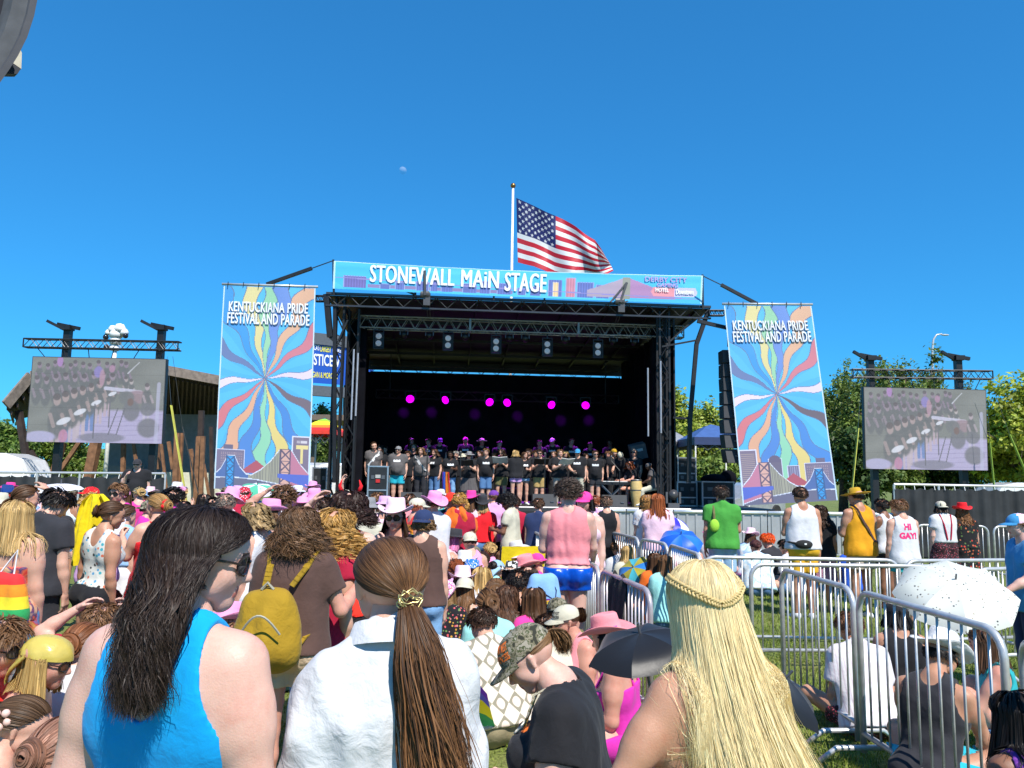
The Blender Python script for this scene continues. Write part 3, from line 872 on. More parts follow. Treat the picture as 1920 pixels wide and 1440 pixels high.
# ---------------------------------------------------------------- dressing
def torso_xyz(B, P):
 q = (P - B.p) / B.s
 return q @ B.r, q @ B.f, q @ B.u
def make_top(B, t, h, seed):
 sl = t.get('sleeve', .5); kind = t.get('cut', 'tee'); infl = t.get('infl', .019) * B.s
 s = B.s; q = B.cuts[0]; hem = t.get('hem', -.06)
 pr = list(B.torso)
 if kind in ('tee', 'tank', 'long'): pr += B.neckp[1:]
 if t.get('loose'):
  lo = t['loose']
  pr.append((q(-.06, -.01, .36), q(-.06, -.005, hem), .12 * s * B.g ** .7, (.125 + lo) * s * B.g ** .8, B.f, .85, .04))
  pr.append((q(.06, -.01, .36), q(.06, -.005, hem), .12 * s * B.g ** .7, (.125 + lo) * s * B.g ** .8, B.f, .85, .04))
 if sl > 0:
  fl = t.get('flare', .008) * s
  for nm in 'LR':
   sh, el, wr = B.sh[nm], B.el[nm], B.wr[nm]
   a1 = min(sl, 1.0)
   e = sh + (el - sh) * a1
   ga = B.g ** .8
   pr.append((sh, e + unit(el - sh) * (.03 * s if sl <= 1 else 0), .060 * s * ga, (.052 * s * ga if sl < 1 else .043 * s * ga) + fl, None, 1, .04) + (((e, unit(el - sh)),) if sl <= 1 else ()))
   if sl > 1:
    e2 = el + (wr - el) * (sl - 1)
    pr.append((el, e2 + unit(wr - el) * .03 * s, .043 * s * ga + fl, .034 * s * ga + fl * 1.3, None, 1, .025, (e2, unit(wr - el))))
 nh = t.get('neck', {'tee': .082, 'tank': .105, 'long': .085}.get(kind, .1))
 def cut(P):
  x, y, z = torso_xyz(B, P)
  d = (hem - z) * s
  if kind in ('tee', 'long'):
   d = np.maximum(d, nh * s - np.linalg.norm(np.stack([x, (y - .035) * .9, (z - .575) * .95], 1), axis=1) * s)
  elif kind == 'tank' and not t.get('solid'):
   d = np.maximum(d, nh * s - np.linalg.norm(np.stack([x * 1.15, (y - .06) * .75, (z - .565) * t.get('deep', .8)], 1), axis=1) * s)
   d = np.maximum(d, nh * .78 * s - np.linalg.norm(np.stack([x * 1.1, (y + .10) * .8, (z - .575) * t.get('deepback', .9)], 1), axis=1) * s)
   w = np.linalg.norm(B.sh['R'] - B.sh['L']) / 2 / s
   for sx in (-1, 1):
    d = np.maximum(d, t.get('arm', .088) * s - np.linalg.norm(np.stack([(x - sx * (w + .022)) * 1.15, y + .01, (z - .46) * .72], 1), axis=1) * s)
  elif kind == 'tube':
   d = np.maximum(d, (z - t.get('line', .37) - .10 * t.get('sweet', 0) * np.clip(y * 6, -1, 1)) * s)
  return d
 V, F = net_of(pr, h, infl, cut, folds(t.get('fold', .007) * s, .8, seed))
 if t.get('straps') and len(V):
  mb = MB()
  for sx in (-1, 1):
   pts = [q(sx * .08, .13, .36), q(sx * .085, .10, .44), q(sx * .095, .03, .525), q(sx * .095, -.05, .53), q(sx * .085, -.105, .46), q(sx * .08, -.12, .36)]
   pts = push_out(np.array(pts)[None], B.torso + B.neckp, .006)[0]
   mb.tube(pts, t['straps'] * s, 6)
  v2 = np.concatenate(mb.V); f2 = [f for f in mb.F if len(f) == 4]
  F = np.concatenate([F, np.array(f2) + len(V)]); V = np.concatenate([V, v2])
 return V, F
def make_bottom(B, t, h, seed):
 kind = t.get('type', 'shorts'); s = B.s; q = B.cuts[0]; infl = t.get('infl', .009) * s
 wl = t.get('waist', .10)
 pr = list(B.torso[:4])
 if kind in ('skirt', 'dress'):
  ln = t.get('len', .45); fl = t.get('flare', .09); g = B.g ** .85
  for sx in (-.07, .07):
   pr.append((q(sx * g, 0, -.02), q(sx * g * (1 + fl * 3), 0, -ln), .125 * s * g, (.125 * g + fl) * s, B.f, .88, .03))
  pl = t.get('pleat', .007)
  def wr(P):
   x, y, z = torso_xyz(B, P); a = np.arctan2(y, x)
   return pl * s * np.sin(a * t.get('np', 17) + 2 * np.sin(z * 5)) * np.clip(-z * 3 + .3, .1, 1)
  def cut(P):
   x, y, z = torso_xyz(B, P)
   return np.maximum((-ln + .012 * np.sin(np.arctan2(y, x) * 5) - z) * s, (z - wl) * s)
  return net_of(pr, h, infl, cut, wr)
 ln = t.get('len', .75); loose = t.get('loose', .012) * s; g = B.g
 gl = g ** .85
 segs = []
 for nm in 'LR':
  hip, kn, an = B.hip[nm], B.kn[nm], B.an[nm]
  k1 = hip + (kn - hip) * min(ln, 1)
  r0, r1 = .092 * s * gl, (.060 * s * g ** .6) * min(ln, 1) + .092 * s * gl * (1 - min(ln, 1))
  pr.append((hip, k1, r0, r1 + loose, None, 1, .035))
  if ln > 1:
   a1 = kn + (an - kn) * (ln - 1)
   pr.append((kn, a1, .060 * s * g ** .6 + loose, .048 * s * g ** .4 + loose, None, 1, .025))
   segs.append((kn, an, ln - 1))
  else: segs.append((hip, kn, ln))
 def cut(P):
  x, y, z = torso_xyz(B, P)
  d = (z - wl) * s
  D = []
  for a, b, l in segs:
   ab = b - a; L = np.linalg.norm(ab); t_ = np.clip((P - a) @ ab / L ** 2, 0, 1.1)
   D.append((np.linalg.norm(P - a - t_[:, None] * ab, axis=1), ((P - a) @ ab) / L - l * L))
  c = np.where(D[0][0] < D[1][0], D[0][1], D[1][1])
  return np.maximum(d, c)
 return net_of(pr, h, infl, cut, folds(t.get('fold', .006) * s, .9, seed + 3))

def deep(name, V, F, m, parent):
 return mesh_obj(name, V, F, m, parent, smooth=True) if len(V) else None
_seed = [0]
BODIES = {}
def person(label, px, py, d=None, rot=0, H=None, g=1.0, fem=True, sit=None, lean=None, side=0, twist=0, head=(0, 0, 0), armL='down', armR='down', handL='rest', handR='rest',
           palmL=None, palmR=None, skin='fair', hair=None, top=None, bottom=None, hat=None, glasses=None, shoes=None, group=None, lod=1, z0=0.0, legs=None, mouth=0,
           bust=1.0, loc=None, stance=.09, neck=0.0, key=None, extra_up=0.0):
 """px, py: the photograph's pixel of the top of the head; d: metres in front of the camera (None: found from the sitting height)"""
 _seed[0] += 1; seed = _seed[0]
 R = np.random.default_rng(1000 + seed)
 if lean is None: lean = {None: 2, 'ground': 12, 'chair': 8, 'kneel': 6, 'stool': 10}[sit]
 H0 = H or (1.68 if fem else 1.76); dgiven = d is not None
 kw = dict(g=g, fem=fem, sit=sit, lean=lean, side=side, twist=twist, head=head, armL=armL, armR=armR, legs=legs, stance=stance, bust=bust, neck=neck)
 hatup = HATS[hat['type']][2] if hat else (.008 if hair else 0)
 hatup += extra_up
 if loc is None:
  if sit and d is None or H is not None and d is None:
   B = skeleton(H0, **kw); zt = B.top[2] + hatup + z0
   r_ = ray(px, py); d = (zt - CAM_H) / r_[2]
  W = at(px, py, d)
  if H is None or not sit or dgiven:
   B = skeleton(H0, **kw); k = (W[2] - z0 - hatup) / B.top[2]
   H0 *= k
  B = skeleton(H0, **kw)
  o2 = rot_z(R_(rot)) @ B.top
  loc = (W[0] - o2[0], W[1] - o2[1], z0)
 else:
  B = skeleton(H0, **kw); W = np.asarray(loc); d = W[1]
 hb = {0: .036, 1: .026, 2: .016, 3: .011}[lod]; hh = {0: .011, 1: .008, 2: .006, 3: .0042}[lod]; hf = {0: .008, 1: .0065, 2: .005, 3: .004}[lod]
 hcth = {0: .032, 1: .022, 2: .014, 3: .0085}[lod] * (.75 if d < 2.1 else 1)
 # body
 V, F = net_of(B.torso + B.neckp + B.arms + B.legs, hb)
 hv, hq, hm = head_t(hh, fem, mouth)
 VV, FF, MM = [V, B.hc + (hv * B.s) @ B.HR.T], [F, hq + len(V)], [np.zeros(len(F), int), hm]
 nv = len(V) + len(hv)
 for nm, shp, palm in (('L', handL, palmL), ('R', handR, palmR)):
  pv, pq = hand_t(hf, shp)
  pv = pv.copy()
  if nm == 'R': pv[:, 0] *= -1; pq = pq[:, ::-1]
  VV.append(B.wr[nm] + (pv * B.s * (.94 if fem else 1.04)) @ hand_mats(B, nm, palm).T); FF.append(pq + nv); MM.append(np.zeros(len(pq), int)); nv += len(pv)
 brow = mat('brow', (.05, .03, .02), .8)
 me = mesh_obj('person', np.concatenate(VV), np.concatenate(FF), [skin_mat(skin), brow, mat('lip_' + skin, tuple(np.array({'dark': (.12, .04, .035), 'brown': (.2, .07, .055)}.get(skin, (.48, .16, .13)))), .4), mat('eye_white', (.75, .73, .7), .3), mat('iris', (.04, .03, .02), .2)],
                  None, True, loc, np.concatenate(MM), R_(rot))
 tag(me, label, 'person', group)
 if hair:
  n = {0: 130, 1: 260, 2: 700, 3: 3000}[lod]
  h2 = dict(hair); h2.setdefault('n', n); h2.setdefault('w', {0: .016, 1: .011, 2: .006, 3: .0028}[lod]); h2.setdefault('m', {0: 9, 1: 12, 2: 16, 3: 22}[lod])
  if hat: h2['vol'] = min(h2.get('vol', .01), .004); h2['thick'] = .35; h2['hat'] = 1
  add_hair('hair', B, h2, me, R)
 tops = top if isinstance(top, list) else ([top] if top else [])
 for t in tops:
  v, f = make_top(B, t, hcth, seed); o = deep(t.get('name', 'tee_shirt'), v, f, t['mat'], me)
  if t.get('text'): decal(o, B, t['text'], me)
 if bottom:
  for b in (bottom if isinstance(bottom, list) else [bottom]):
   v, f = make_bottom(B, b, hcth, seed); deep(b.get('name', b.get('type', 'shorts')), v, f, b['mat'], me)
 if shoes:
  for nm in 'LR':
   an, toe = B.ft[nm]; s = B.s; pv = an
   pr = [(an - np.array([0, 0, .022]) * s, an + toe * .16 * s - np.array([0, 0, .048]) * s, .045 * s, .038 * s, None, 1, .02), (an - np.array([0, 0, .04]) * s - toe * .03 * s, an - np.array([0, 0, .035]) * s, .042 * s, .042 * s, None, 1, .02)]
   v, f = net_of(pr, .012 if lod < 2 else .008); deep('shoe', v, f, shoes, me)
 if hat:
  fn, nm, _ = HATS[hat['type']]; mb = fn()
  tilt = rot_x(R_(hat.get('tilt', 0))) @ rot_z(R_(hat.get('yaw', 0)))
  sc = hat.get('k', 1.0)
  mb.V = [B.hc + ((v * sc) @ tilt.T * B.s) @ B.HR.T for v in mb.V]
  ms = hat['mat'] if isinstance(hat['mat'], list) else [hat['mat'], hat['mat']]
  o = mb.build(nm, ms, me, True)
  if hat.get('band'):
   b2 = hat_band(); b2.V = [B.hc + ((v * sc) @ tilt.T * B.s) @ B.HR.T for v in b2.V]; b2.build('hat_band', hat['band'], o, True)
  if hat.get('text'): hat['text'](o, B, me)
 if glasses:
  gm = glasses_mb(); up = np.array([0, 0, 0]) if glasses is not True and False else 0
  gm.V = [B.hc + ((v) * B.s) @ B.HR.T for v in gm.V]
  gm.build('sunglasses', [mat('glasses_frame', (.02, .015, .015), .25), glasses if not isinstance(glasses, bool) else mat('dark_lens', (.012, .01, .012), .08)], me)
 BODIES[me.name] = (me, B)
 return me, B
def decal(o, B, tx, parent):
 """lettering printed on a garment: letters laid on the chest or back by rays"""
 bv = BVHTree.FromPolygons([v.co for v in o.data.vertices], [tuple(p.vertices) for p in o.data.polygons])
 s, sz, (x0, zc), side, m = tx['s'], tx['size'], tx['at'], tx.get('side', 'front'), tx['mat']
 V, F = text_mesh(s, 1.0, tx.get('bold', .02), tx.get('shear', 0), tx.get('spacing', 1))
 V = V * sz; w = V[:, 0].max()
 k = tx.get('w', w) / w
 q = B.cuts[0]; sg = 1 if side == 'front' else -1
 dirv = -B.f * sg
 P, last = [], None
 for x, y in zip(V[:, 0] * k - w * k / 2, V[:, 1]):
  o0 = q((x0 - sg * x), sg * .6, zc + y)
  h = bv.ray_cast(Vector(o0), Vector(dirv), 2.0)
  p = np.array(h[0]) if h[0] is not None else (o0 + dirv * .42 * B.s if last is None else o0 + dirv * last)
  if h[0] is not None: last = float((p - o0) @ dirv)
  P.append(p - dirv * .004)
 mesh_obj('print', P, F, m, parent)
# ================================================================ ground
def make_ground():
 m, nt, b, N, L = new_mat('grass_ground')
 tc = N('ShaderNodeTexCoord')
 n1 = N('ShaderNodeTexNoise'); n1.inputs['Scale'].default_value = 0.9; n1.inputs['Detail'].default_value = 6; L(tc.outputs['Object'], n1.inputs['Vector'])
 n2 = N('ShaderNodeTexNoise'); n2.inputs['Scale'].default_value = 38; n2.inputs['Detail'].default_value = 6; L(tc.outputs['Object'], n2.inputs['Vector'])
 r1 = ramp_node(nt, [(.3, (.13, .17, .03)), (.55, (.19, .23, .045)), (.75, (.27, .25, .08))]); L(n1.outputs[0], r1.inputs[0])
 r2 = ramp_node(nt, [(.3, (.35, .35, .3)), (.6, (1, 1, 1)), (.8, (1.0, 1.0, .9))]); L(n2.outputs[0], r2.inputs[0])
 mx = N('ShaderNodeMix'); mx.data_type = 'RGBA'; mx.blend_type = 'MULTIPLY'; mx.inputs[0].default_value = 1
 L(r1.outputs[0], mx.inputs[6]); L(r2.outputs[0], mx.inputs[7]); L(mx.outputs[2], b.inputs['Base Color'])
 b.inputs['Roughness'].default_value = .9
 bp = N('ShaderNodeBump'); bp.inputs['Strength'].default_value = .8; bp.inputs['Distance'].default_value = .03
 L(n2.outputs[0], bp.inputs['Height']); L(bp.outputs[0], b.inputs['Normal'])
 S = 1500
 o = mesh_obj('ground', [(-S, -S, 0), (S, -S, 0), (S, S, 0), (-S, S, 0)], [(0, 1, 2, 3)], m); tag(o, kind='structure')
 # grass blades where the lawn shows
 R = np.random.default_rng(5)
 n = 95000
 y = 3.0 + 11 * R.uniform(0, 1, n) ** 1.5; x = R.uniform(.1, .78, n) * y * (1.0)
 k = 11000
 y[:k] = R.uniform(3, 9, k); x[:k] = R.uniform(-.68, .1, k) * y[:k]
 h = R.uniform(.02, .055, n); a = R.uniform(0, 6.283, n); ln = R.normal(0, .35, (n, 2)) * h[:, None]
 w = R.uniform(.0025, .005, n) * (1 + y * .06)
 base = np.stack([x, y, np.zeros(n)], 1); d = np.stack([np.cos(a), np.sin(a), 0 * a], 1) * w[:, None]
 V = np.stack([base - d, base + d, base + np.concatenate([ln, h[:, None]], 1)], 1).reshape(-1, 3)
 F = np.arange(n * 3).reshape(-1, 3)
 g = mesh_obj('grass', V, F, col_mat('grass_blade', .6, trans=.25))
 c = np.array([.18, .25, .035]) * np.exp(R.normal(0, .3, (n, 1))) + np.array([.08, .05, .01]) * (R.uniform(0, 1, (n, 1)) < .3)
 set_col(g, c); tag(g, kind='stuff')
make_ground()

# ================================================================ trees
BARK = mat('bark', (.13, .09, .06), .9, var=.35, scale=9, bump=.5)
def tree(name, label, base, blobs, trunk, leaf, n, size, group=None, seed=0, up=0.0):
 """tapered trunk with limbs; the crown is many leaf-sized faces in clumps. blobs: (dx,dy,z,rx,ry,rz)"""
 R = np.random.default_rng(seed + 50)
 root = tag(empty(name, base), label, 'tree', group)
 mb = MB()
 tr, th = trunk
 mb.tube([(0, 0, -.1), (.03, 0, th * .4), (.08, .05, th)], [tr, tr * .75, tr * .55], 9)
 for bl in blobs:
  c = np.array(bl[:3])
  mid = np.array([.08, .05, th]) * .45 + c * .55 + R.normal(0, .12, 3)
  mb.tube([(.06, .04, th * .8), mid, c + np.array([0, 0, .3 * bl[5]])], [tr * .42, tr * .22, tr * .06], 6)
  for k in range(3):
   e = c + R.normal(0, .55, 3) * bl[3:6]
   mb.tube([mid, (mid + e) / 2 + R.normal(0, .1, 3), e], [tr * .16, tr * .09, tr * .03], 5)
 mb.build('trunk', BARK, root, True)
 w = np.array([b[3] * b[4] * b[5] for b in blobs]) ** .7; w /= w.sum()
 P, NN, CC = [], [], []
 for bl, wk in zip(blobs, w):
  nk = int(n * wk)
  ncl = max(6, nk // 26)
  dirs = R.normal(size=(ncl, 3)); dirs /= np.linalg.norm(dirs, axis=1)[:, None]
  cc = np.array(bl[:3]) + dirs * np.array(bl[3:6]) * (R.uniform(.25, 1, (ncl, 1)) ** .55) * R.uniform(.8, 1.12, (ncl, 1))
  per = nk // ncl + 1
  q = np.repeat(cc, per, 0); dd = np.repeat(dirs, per, 0)
  sp = size * R.uniform(1.0, 2.0, (ncl, 1)); sp = np.repeat(sp, per, 0)
  off = R.normal(0, 1, q.shape) * sp * np.array([1, 1, .75 + up])
  off[:, 2] += up * np.abs(off[:, 2]) * 1.5
  P.append(q + off); NN.append(dd + R.normal(0, .7, q.shape) + np.array([0, 0, .5]))
  CC.append(np.repeat(np.exp(R.normal(0, .18, (ncl, 1))), per, 0) * np.exp(R.normal(0, .2, (len(q), 1))))
 P, NN, CC = map(np.concatenate, (P, NN, CC))
 NN /= np.linalg.norm(NN, axis=1)[:, None]
 t = np.cross(NN, R.normal(size=NN.shape)); t /= np.maximum(np.linalg.norm(t, axis=1), 1e-6)[:, None]
 b = np.cross(NN, t); s = size * R.uniform(.6, 1.3, (len(P), 1))
 asp = .55
 V = np.stack([P - t * s, P + b * s * asp * .9 + NN * s * .15, P + t * s, P - b * s * asp * .9 + NN * s * .15], 1).reshape(-1, 3)
 F = np.arange(len(P) * 4).reshape(-1, 4)
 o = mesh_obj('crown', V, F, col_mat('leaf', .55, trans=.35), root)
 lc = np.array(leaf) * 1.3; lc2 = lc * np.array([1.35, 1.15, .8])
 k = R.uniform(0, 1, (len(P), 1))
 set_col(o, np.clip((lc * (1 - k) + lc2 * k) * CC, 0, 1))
 return root
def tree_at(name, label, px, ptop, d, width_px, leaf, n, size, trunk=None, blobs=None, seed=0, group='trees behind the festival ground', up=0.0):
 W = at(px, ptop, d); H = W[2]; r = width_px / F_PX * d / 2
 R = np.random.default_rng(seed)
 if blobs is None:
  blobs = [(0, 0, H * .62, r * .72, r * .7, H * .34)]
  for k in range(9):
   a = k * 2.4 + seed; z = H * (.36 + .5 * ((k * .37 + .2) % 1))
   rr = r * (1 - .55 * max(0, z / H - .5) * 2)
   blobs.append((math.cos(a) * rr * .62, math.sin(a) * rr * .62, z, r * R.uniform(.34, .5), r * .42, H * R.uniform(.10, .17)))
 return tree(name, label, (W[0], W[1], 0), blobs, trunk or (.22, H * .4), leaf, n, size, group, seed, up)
TG = 'trees behind the festival ground'
def plumes(H, r, n, seed):
 R = np.random.default_rng(seed); out = [(0, 0, H * .45, r * .6, r * .6, H * .26)]
 for k in range(n):
  a = k * 2.39996; f = math.sqrt((k + .6) / n); z = H * (.50 + .36 * (1 - f) + .12 * R.uniform(-1, 1)); out.append((math.cos(a) * r * .92 * f, math.sin(a) * r * .8 * f, z, r * R.uniform(.10, .17), r * .13, H * R.uniform(.09, .16)))
 for k in range(n // 2):
  a = k * 2.39996 + 1; out.append((math.cos(a) * r * .75, math.sin(a) * r * .7, H * R.uniform(.22, .5), r * .26, r * .26, H * .09))
 return out
for px, pt, d, wp, n, s, lab in ((1668, 640, 38, 330, 36000, 3, 'tall feathery green tree rising behind the right video screen'), (1572, 680, 41, 160, 16000, 5, 'feathery tree between the right printed banner and the video screen')):
 H = at(px, pt, d)[2]
 tree_at('willow_tree', lab, px, pt, d, wp, (.10, .155, .035), n, .10, seed=s, trunk=(.28, H * .42), up=.3, blobs=plumes(H, wp / F_PX * d / 2, 24, s))
tree_at('leafy_tree', 'bright yellow green tree at the right edge behind the screen straps', 1915, 690, 33, 240, (.24, .30, .035), 17000, .14, seed=8, trunk=(.24, 2.6))
tree_at('leafy_tree', 'bright yellow green pointed tree just right of the stage roof leg', 1268, 712, 46, 90, (.19, .25, .035), 8000, .15, seed=11)
tree_at('leafy_tree', 'yellow green tree between the stage and the hanging speakers', 1312, 752, 48, 110, (.17, .23, .035), 8000, .15, seed=13)
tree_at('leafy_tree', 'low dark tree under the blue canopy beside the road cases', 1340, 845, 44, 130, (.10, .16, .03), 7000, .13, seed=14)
tree_at('leafy_tree', 'rounded dark tree at the left edge beside the white car', 15, 782, 52, 120, (.08, .14, .028), 9000, .16, seed=17)
tree_at('leafy_tree', 'green tree seen below the left video screen', 130, 800, 56, 180, (.11, .17, .03), 10000, .16, seed=19)
tree_at('leafy_tree', 'small tree far behind the rainbow canopy left of the stage', 613, 752, 62, 60, (.075, .12, .03), 5000, .18, seed=23)
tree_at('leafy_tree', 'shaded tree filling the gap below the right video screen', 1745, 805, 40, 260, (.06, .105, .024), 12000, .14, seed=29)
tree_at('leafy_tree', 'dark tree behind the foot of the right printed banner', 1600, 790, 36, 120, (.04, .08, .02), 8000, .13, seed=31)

# ================================================================ stage
BLK = mat('black_steel', (.012, .012, .014), .45, var=.3)
BLKC = mat('black_drape', (.006, .006, .009), .95, var=.35, scale=2, bump=.3, bscale=6, spec=.1)
GREYM = mat('grey_steel', (.16, .16, .17), .4, metal=.6)
ALU = mat('aluminium', (.60, .60, .60), .35, metal=.45, var=.1)
WHT = mat('white_paint', (.78, .78, .76), .5)
S0 = at(612, 900, 22.4); S1 = at(1330, 900, 23.4)
SU = S1 - S0; SU[2] = 0; SW = np.linalg.norm(SU); SU /= SW
SVv = np.array([-SU[1], SU[0], 0])
S0[2] = 0
SR = np.stack([SU, SVv, [0, 0, 1]], 1)
DZ = .94
def St(u, v, z): return S0 + SU * u + SVv * v + np.array([0, 0, z])
def Sp(px, py, v): return plane_hit(px, py, S0 + SVv * v, SVv)
def Suz(px, py, v):
 p = Sp(px, py, v) - S0; return p @ SU, p[2]
stage = tag(empty('stage', S0), 'black outdoor concert stage with roof truss, drapes and raised deck', 'stage')
def SL(p): return np.asarray(p) - S0       # to the stage's own coordinates
def truss(mb, a, b, h, d, n, up=(0, 0, 1), dep=None, r=.022, m=0):
 """box truss: four chords and zigzag lacing, a to b = lower front chord"""
 a, b = np.asarray(a, float), np.asarray(b, float); up = np.asarray(up, float) * h; dep = (SVv if dep is None else np.asarray(dep, float)) * d
 for o in (0 * up, up, dep, up + dep): mb.tube([a + o, b + o], r, 6, m)
 for k in range(n):
  p, q = a + (b - a) * k / n, a + (b - a) * (k + 1) / n
  for o in (0 * up, dep):
   mid = (p + q) / 2 + up + o
   mb.tube([p + o, mid, q + o], r * .6, 5, m, cap=False)
  mid = (p + q) / 2 + dep; mb.tube([p, mid, q], r * .55, 5, m, cap=False)
  mb.tube([p + up, mid + up, q + up], r * .55, 5, m, cap=False)
 for t in (0, 1):
  p = a + (b - a) * t
  mb.tube([p, p + up], r, 5, m); mb.tube([p, p + dep], r, 5, m); mb.tube([p + up, p + up + dep], r, 5, m)
DECK_U0, DECK_U1, DECK_V = -.75, SW + 2.0, 9.0
mb = MB(); mb.box(SL(St((DECK_U0 + DECK_U1) / 2, DECK_V / 2, DZ - .08)), (DECK_U1 - DECK_U0, DECK_V, .16), SR)
mb.build('deck', mat('stage_floor', (.03, .03, .033), .55, var=.4, scale=3), stage)
mb = MB(); mb.box(SL(St((DECK_U0 + DECK_U1) / 2, .06, (DZ - .16) / 2)), (DECK_U1 - DECK_U0 - .1, .05, DZ - .163), SR)
mb.build('skirt', BLKC, stage)
mb = MB(); mb.tube([SL(St(DECK_U0, -.02, DZ - .03)), SL(St(DECK_U1, -.02, DZ - .03))], .03, 6); mb.build('deck_edge', GREYM, stage)
# roof: front beam truss, fascia, ceiling
uA, zA = Suz(612, 549, 0); uB, zB = Suz(1332, 577, 0)
zt = (zA + zB) / 2; zb = zt - .36
mb = MB(); mb.box(SL(St((uA + uB) / 2, .0, zt)), (uB - uA, .12, .07), SR); mb.box(SL(St((uA + uB) / 2, 0, zb)), (uB - uA, .10, .05), SR)
nn = 18
for k in range(nn):
 u0 = uA + (uB - uA) * k / nn; u1 = uA + (uB - uA) * (k + 1) / nn; um = (u0 + u1) / 2
 mb.tube([SL(St(u0, -.02, zt - .02)), SL(St(um, -.02, zb + .02))], .016, 5); mb.tube([SL(St(um, -.02, zb + .02)), SL(St(u1, -.02, zt - .02))], .016, 5)
mb.build('roof_beam', mat('dark_truss', (.06, .062, .068), .35, metal=.5), stage)
RV = 8.2; zr = 6.35
mb = MB()
V = [SL(St(uA, .06, zt - .04)), SL(St(uB, .06, zt - .04)), SL(St(uB - .3, RV, zr)), SL(St(uA + .3, RV, zr))]
V += [v + np.array([0, 0, -.03]) for v in V]
mb.add(V, [(0, 1, 2, 3), (7, 6, 5, 4), (0, 4, 5, 1), (1, 5, 6, 2), (2, 6, 7, 3), (3, 7, 4, 0)])
mb.build('roof', mat('roof_skin', (.012, .012, .015), .6, var=.3), stage)
mb = MB()                                            # ceiling ribs and the rear beam with its light panels
for k in range(9):
 u = uA + .4 + (uB - uA - .8) * k / 8
 mb.bar(SL(St(u, .2, zt - .12)), SL(St(u, RV - .1, zr - .12)), .05, .09)
for v in (2.2, 4.3, 6.3):
 zz = zt + (zr - zt) * v / RV - .16
 mb.bar(SL(St(uA + .2, v, zz)), SL(St(uB - .2, v, zz)), .06, .1)
mb.bar(SL(St(uA + .3, RV - .05, zr - .19)), SL(St(uB - .3, RV - .05, zr - .19)), .08, .40)
mb.build('roof_ribs', mat('roof_rib', (.012, .012, .014), .5), stage)
# backdrop, drapes
zbk = 5.79
uL, uR = .45, SW - 1.05
mb = MB(); n = 60
us = np.linspace(uL - .2, uR + .2, n)
V = np.concatenate([[SL(St(u, 7.5 + .05 * math.sin(i * 1.3) + .03 * math.sin(i * 2.9), z)) for i, u in enumerate(us)] for z in (DZ, zbk)])
mb.add(V, [(i, i + 1, n + i + 1, n + i) for i in range(n - 1)]); mb.build('backdrop', BLKC, stage, True)
for nm, u, sg in (('drape', uL - .1, 1), ('drape', uR + .15, -1)):
 mb = MB(); n = 40; vs = np.linspace(.55, 7.6, n)
 V = np.concatenate([[SL(St(u + .05 * math.sin(i * 1.6), v, z)) for i, v in enumerate(vs)] for z in (DZ, zt - .5 - .0)])
 mb.add(V, [(i, i + 1, n + i + 1, n + i) for i in range(n - 1)]); mb.build('drape', BLKC, stage, True)
mb = MB(); truss(mb, SL(St(uL, 7.3, zbk - .02)), SL(St(uR, 7.3, zbk - .02)), .28, .25, 16, r=.014); mb.build('rear_truss', BLK, stage)
# columns: black legs with pale pipes
def column(u, v, z1, w):
 mb = MB()
 for du in (-w / 2, w / 2):
  for dv in (-w / 2, w / 2): mb.bar(SL(St(u + du, v + dv, DZ)), SL(St(u + du, v + dv, z1)), .06)
 k = 12
 for i in range(k):
  za, zb_ = DZ + (z1 - DZ) * i / k, DZ + (z1 - DZ) * (i + 1) / k
  s = 1 if i % 2 else -1
  mb.tube([SL(St(u - s * w / 2, v - w / 2, za)), SL(St(u + s * w / 2, v - w / 2, zb_))], .018, 5)
  mb.tube([SL(St(u - s * w / 2, v + w / 2, za)), SL(St(u + s * w / 2, v + w / 2, zb_))], .018, 5)
 mb.build('column', BLK, stage)
column(.15, .35, zt - .05, .24); column(.52, .8, zt - .3, .3); column(SW - 1.25, .5, zt - .1, .3); column(SW - .98, .9, zt - .2, .3)
mb = MB(); mb.box(SL(St(SW - 1.12, 1.2, (DZ + zt) / 2 - .3)), (.62, .3, zt - DZ - .5), SR); mb.build('leg_cover', BLKC, stage); mb = MB(); mb.box(SL(St(.62, 1.3, (DZ + zt) / 2 - .3)), (.5, .3, zt - DZ - .5), SR); mb.build('leg_cover', BLKC, stage)
PIPE = mat('pale_pipe', (.42, .44, .5), .4, metal=.4)
for (x, y0, y1, v) in ((660, 655, 787, .2), (668, 662, 780, .6), (1238.5, 677, 812, .15), (1214.5, 690, 818, .6)):
 a, b = Sp(x + (2 if x < 900 else 1), y0, v), Sp(x, y1, v); b[:2] = a[:2] * .5 + b[:2] * .5; a[:2] = b[:2]
 mb = MB(); mb.tube([SL(a), SL(b)], .028, 8); mb.build('pipe', PIPE, stage)
# outrigger legs and brackets
mb = MB()
pts = [Sp(1328, 583, .1), Sp(1322, 600, .1), Sp(1306, 645, .1), Sp(1294, 783, .1), Sp(1291, 905, .1)]
for a, b in zip(pts[:-1], pts[1:]): mb.bar(SL(a), SL(b), .12)
mb.bar(SL(Sp(1241, 650, .1)), SL(Sp(1306, 638, .1)), .05); mb.bar(SL(Sp(1256, 640, .1)), SL(Sp(1300, 600, .1)), .05); mb.bar(SL(Sp(1262, 783, .1)), SL(Sp(1296, 785, .1)), .06)
mb.build('outrigger', BLK, stage)
mb = MB(); mb.bar(SL(Sp(612, 552, .05)), SL(Sp(619, 632, .05)), .16); mb.bar(SL(Sp(619, 632, .05)), SL(Sp(628, 640, .05)), .09); mb.bar(SL(Sp(628, 575, .05)), SL(Sp(627, 905, .05)), .10); mb.bar(SL(Sp(634, 640, .05)), SL(Sp(652, 600, .05)), .05)
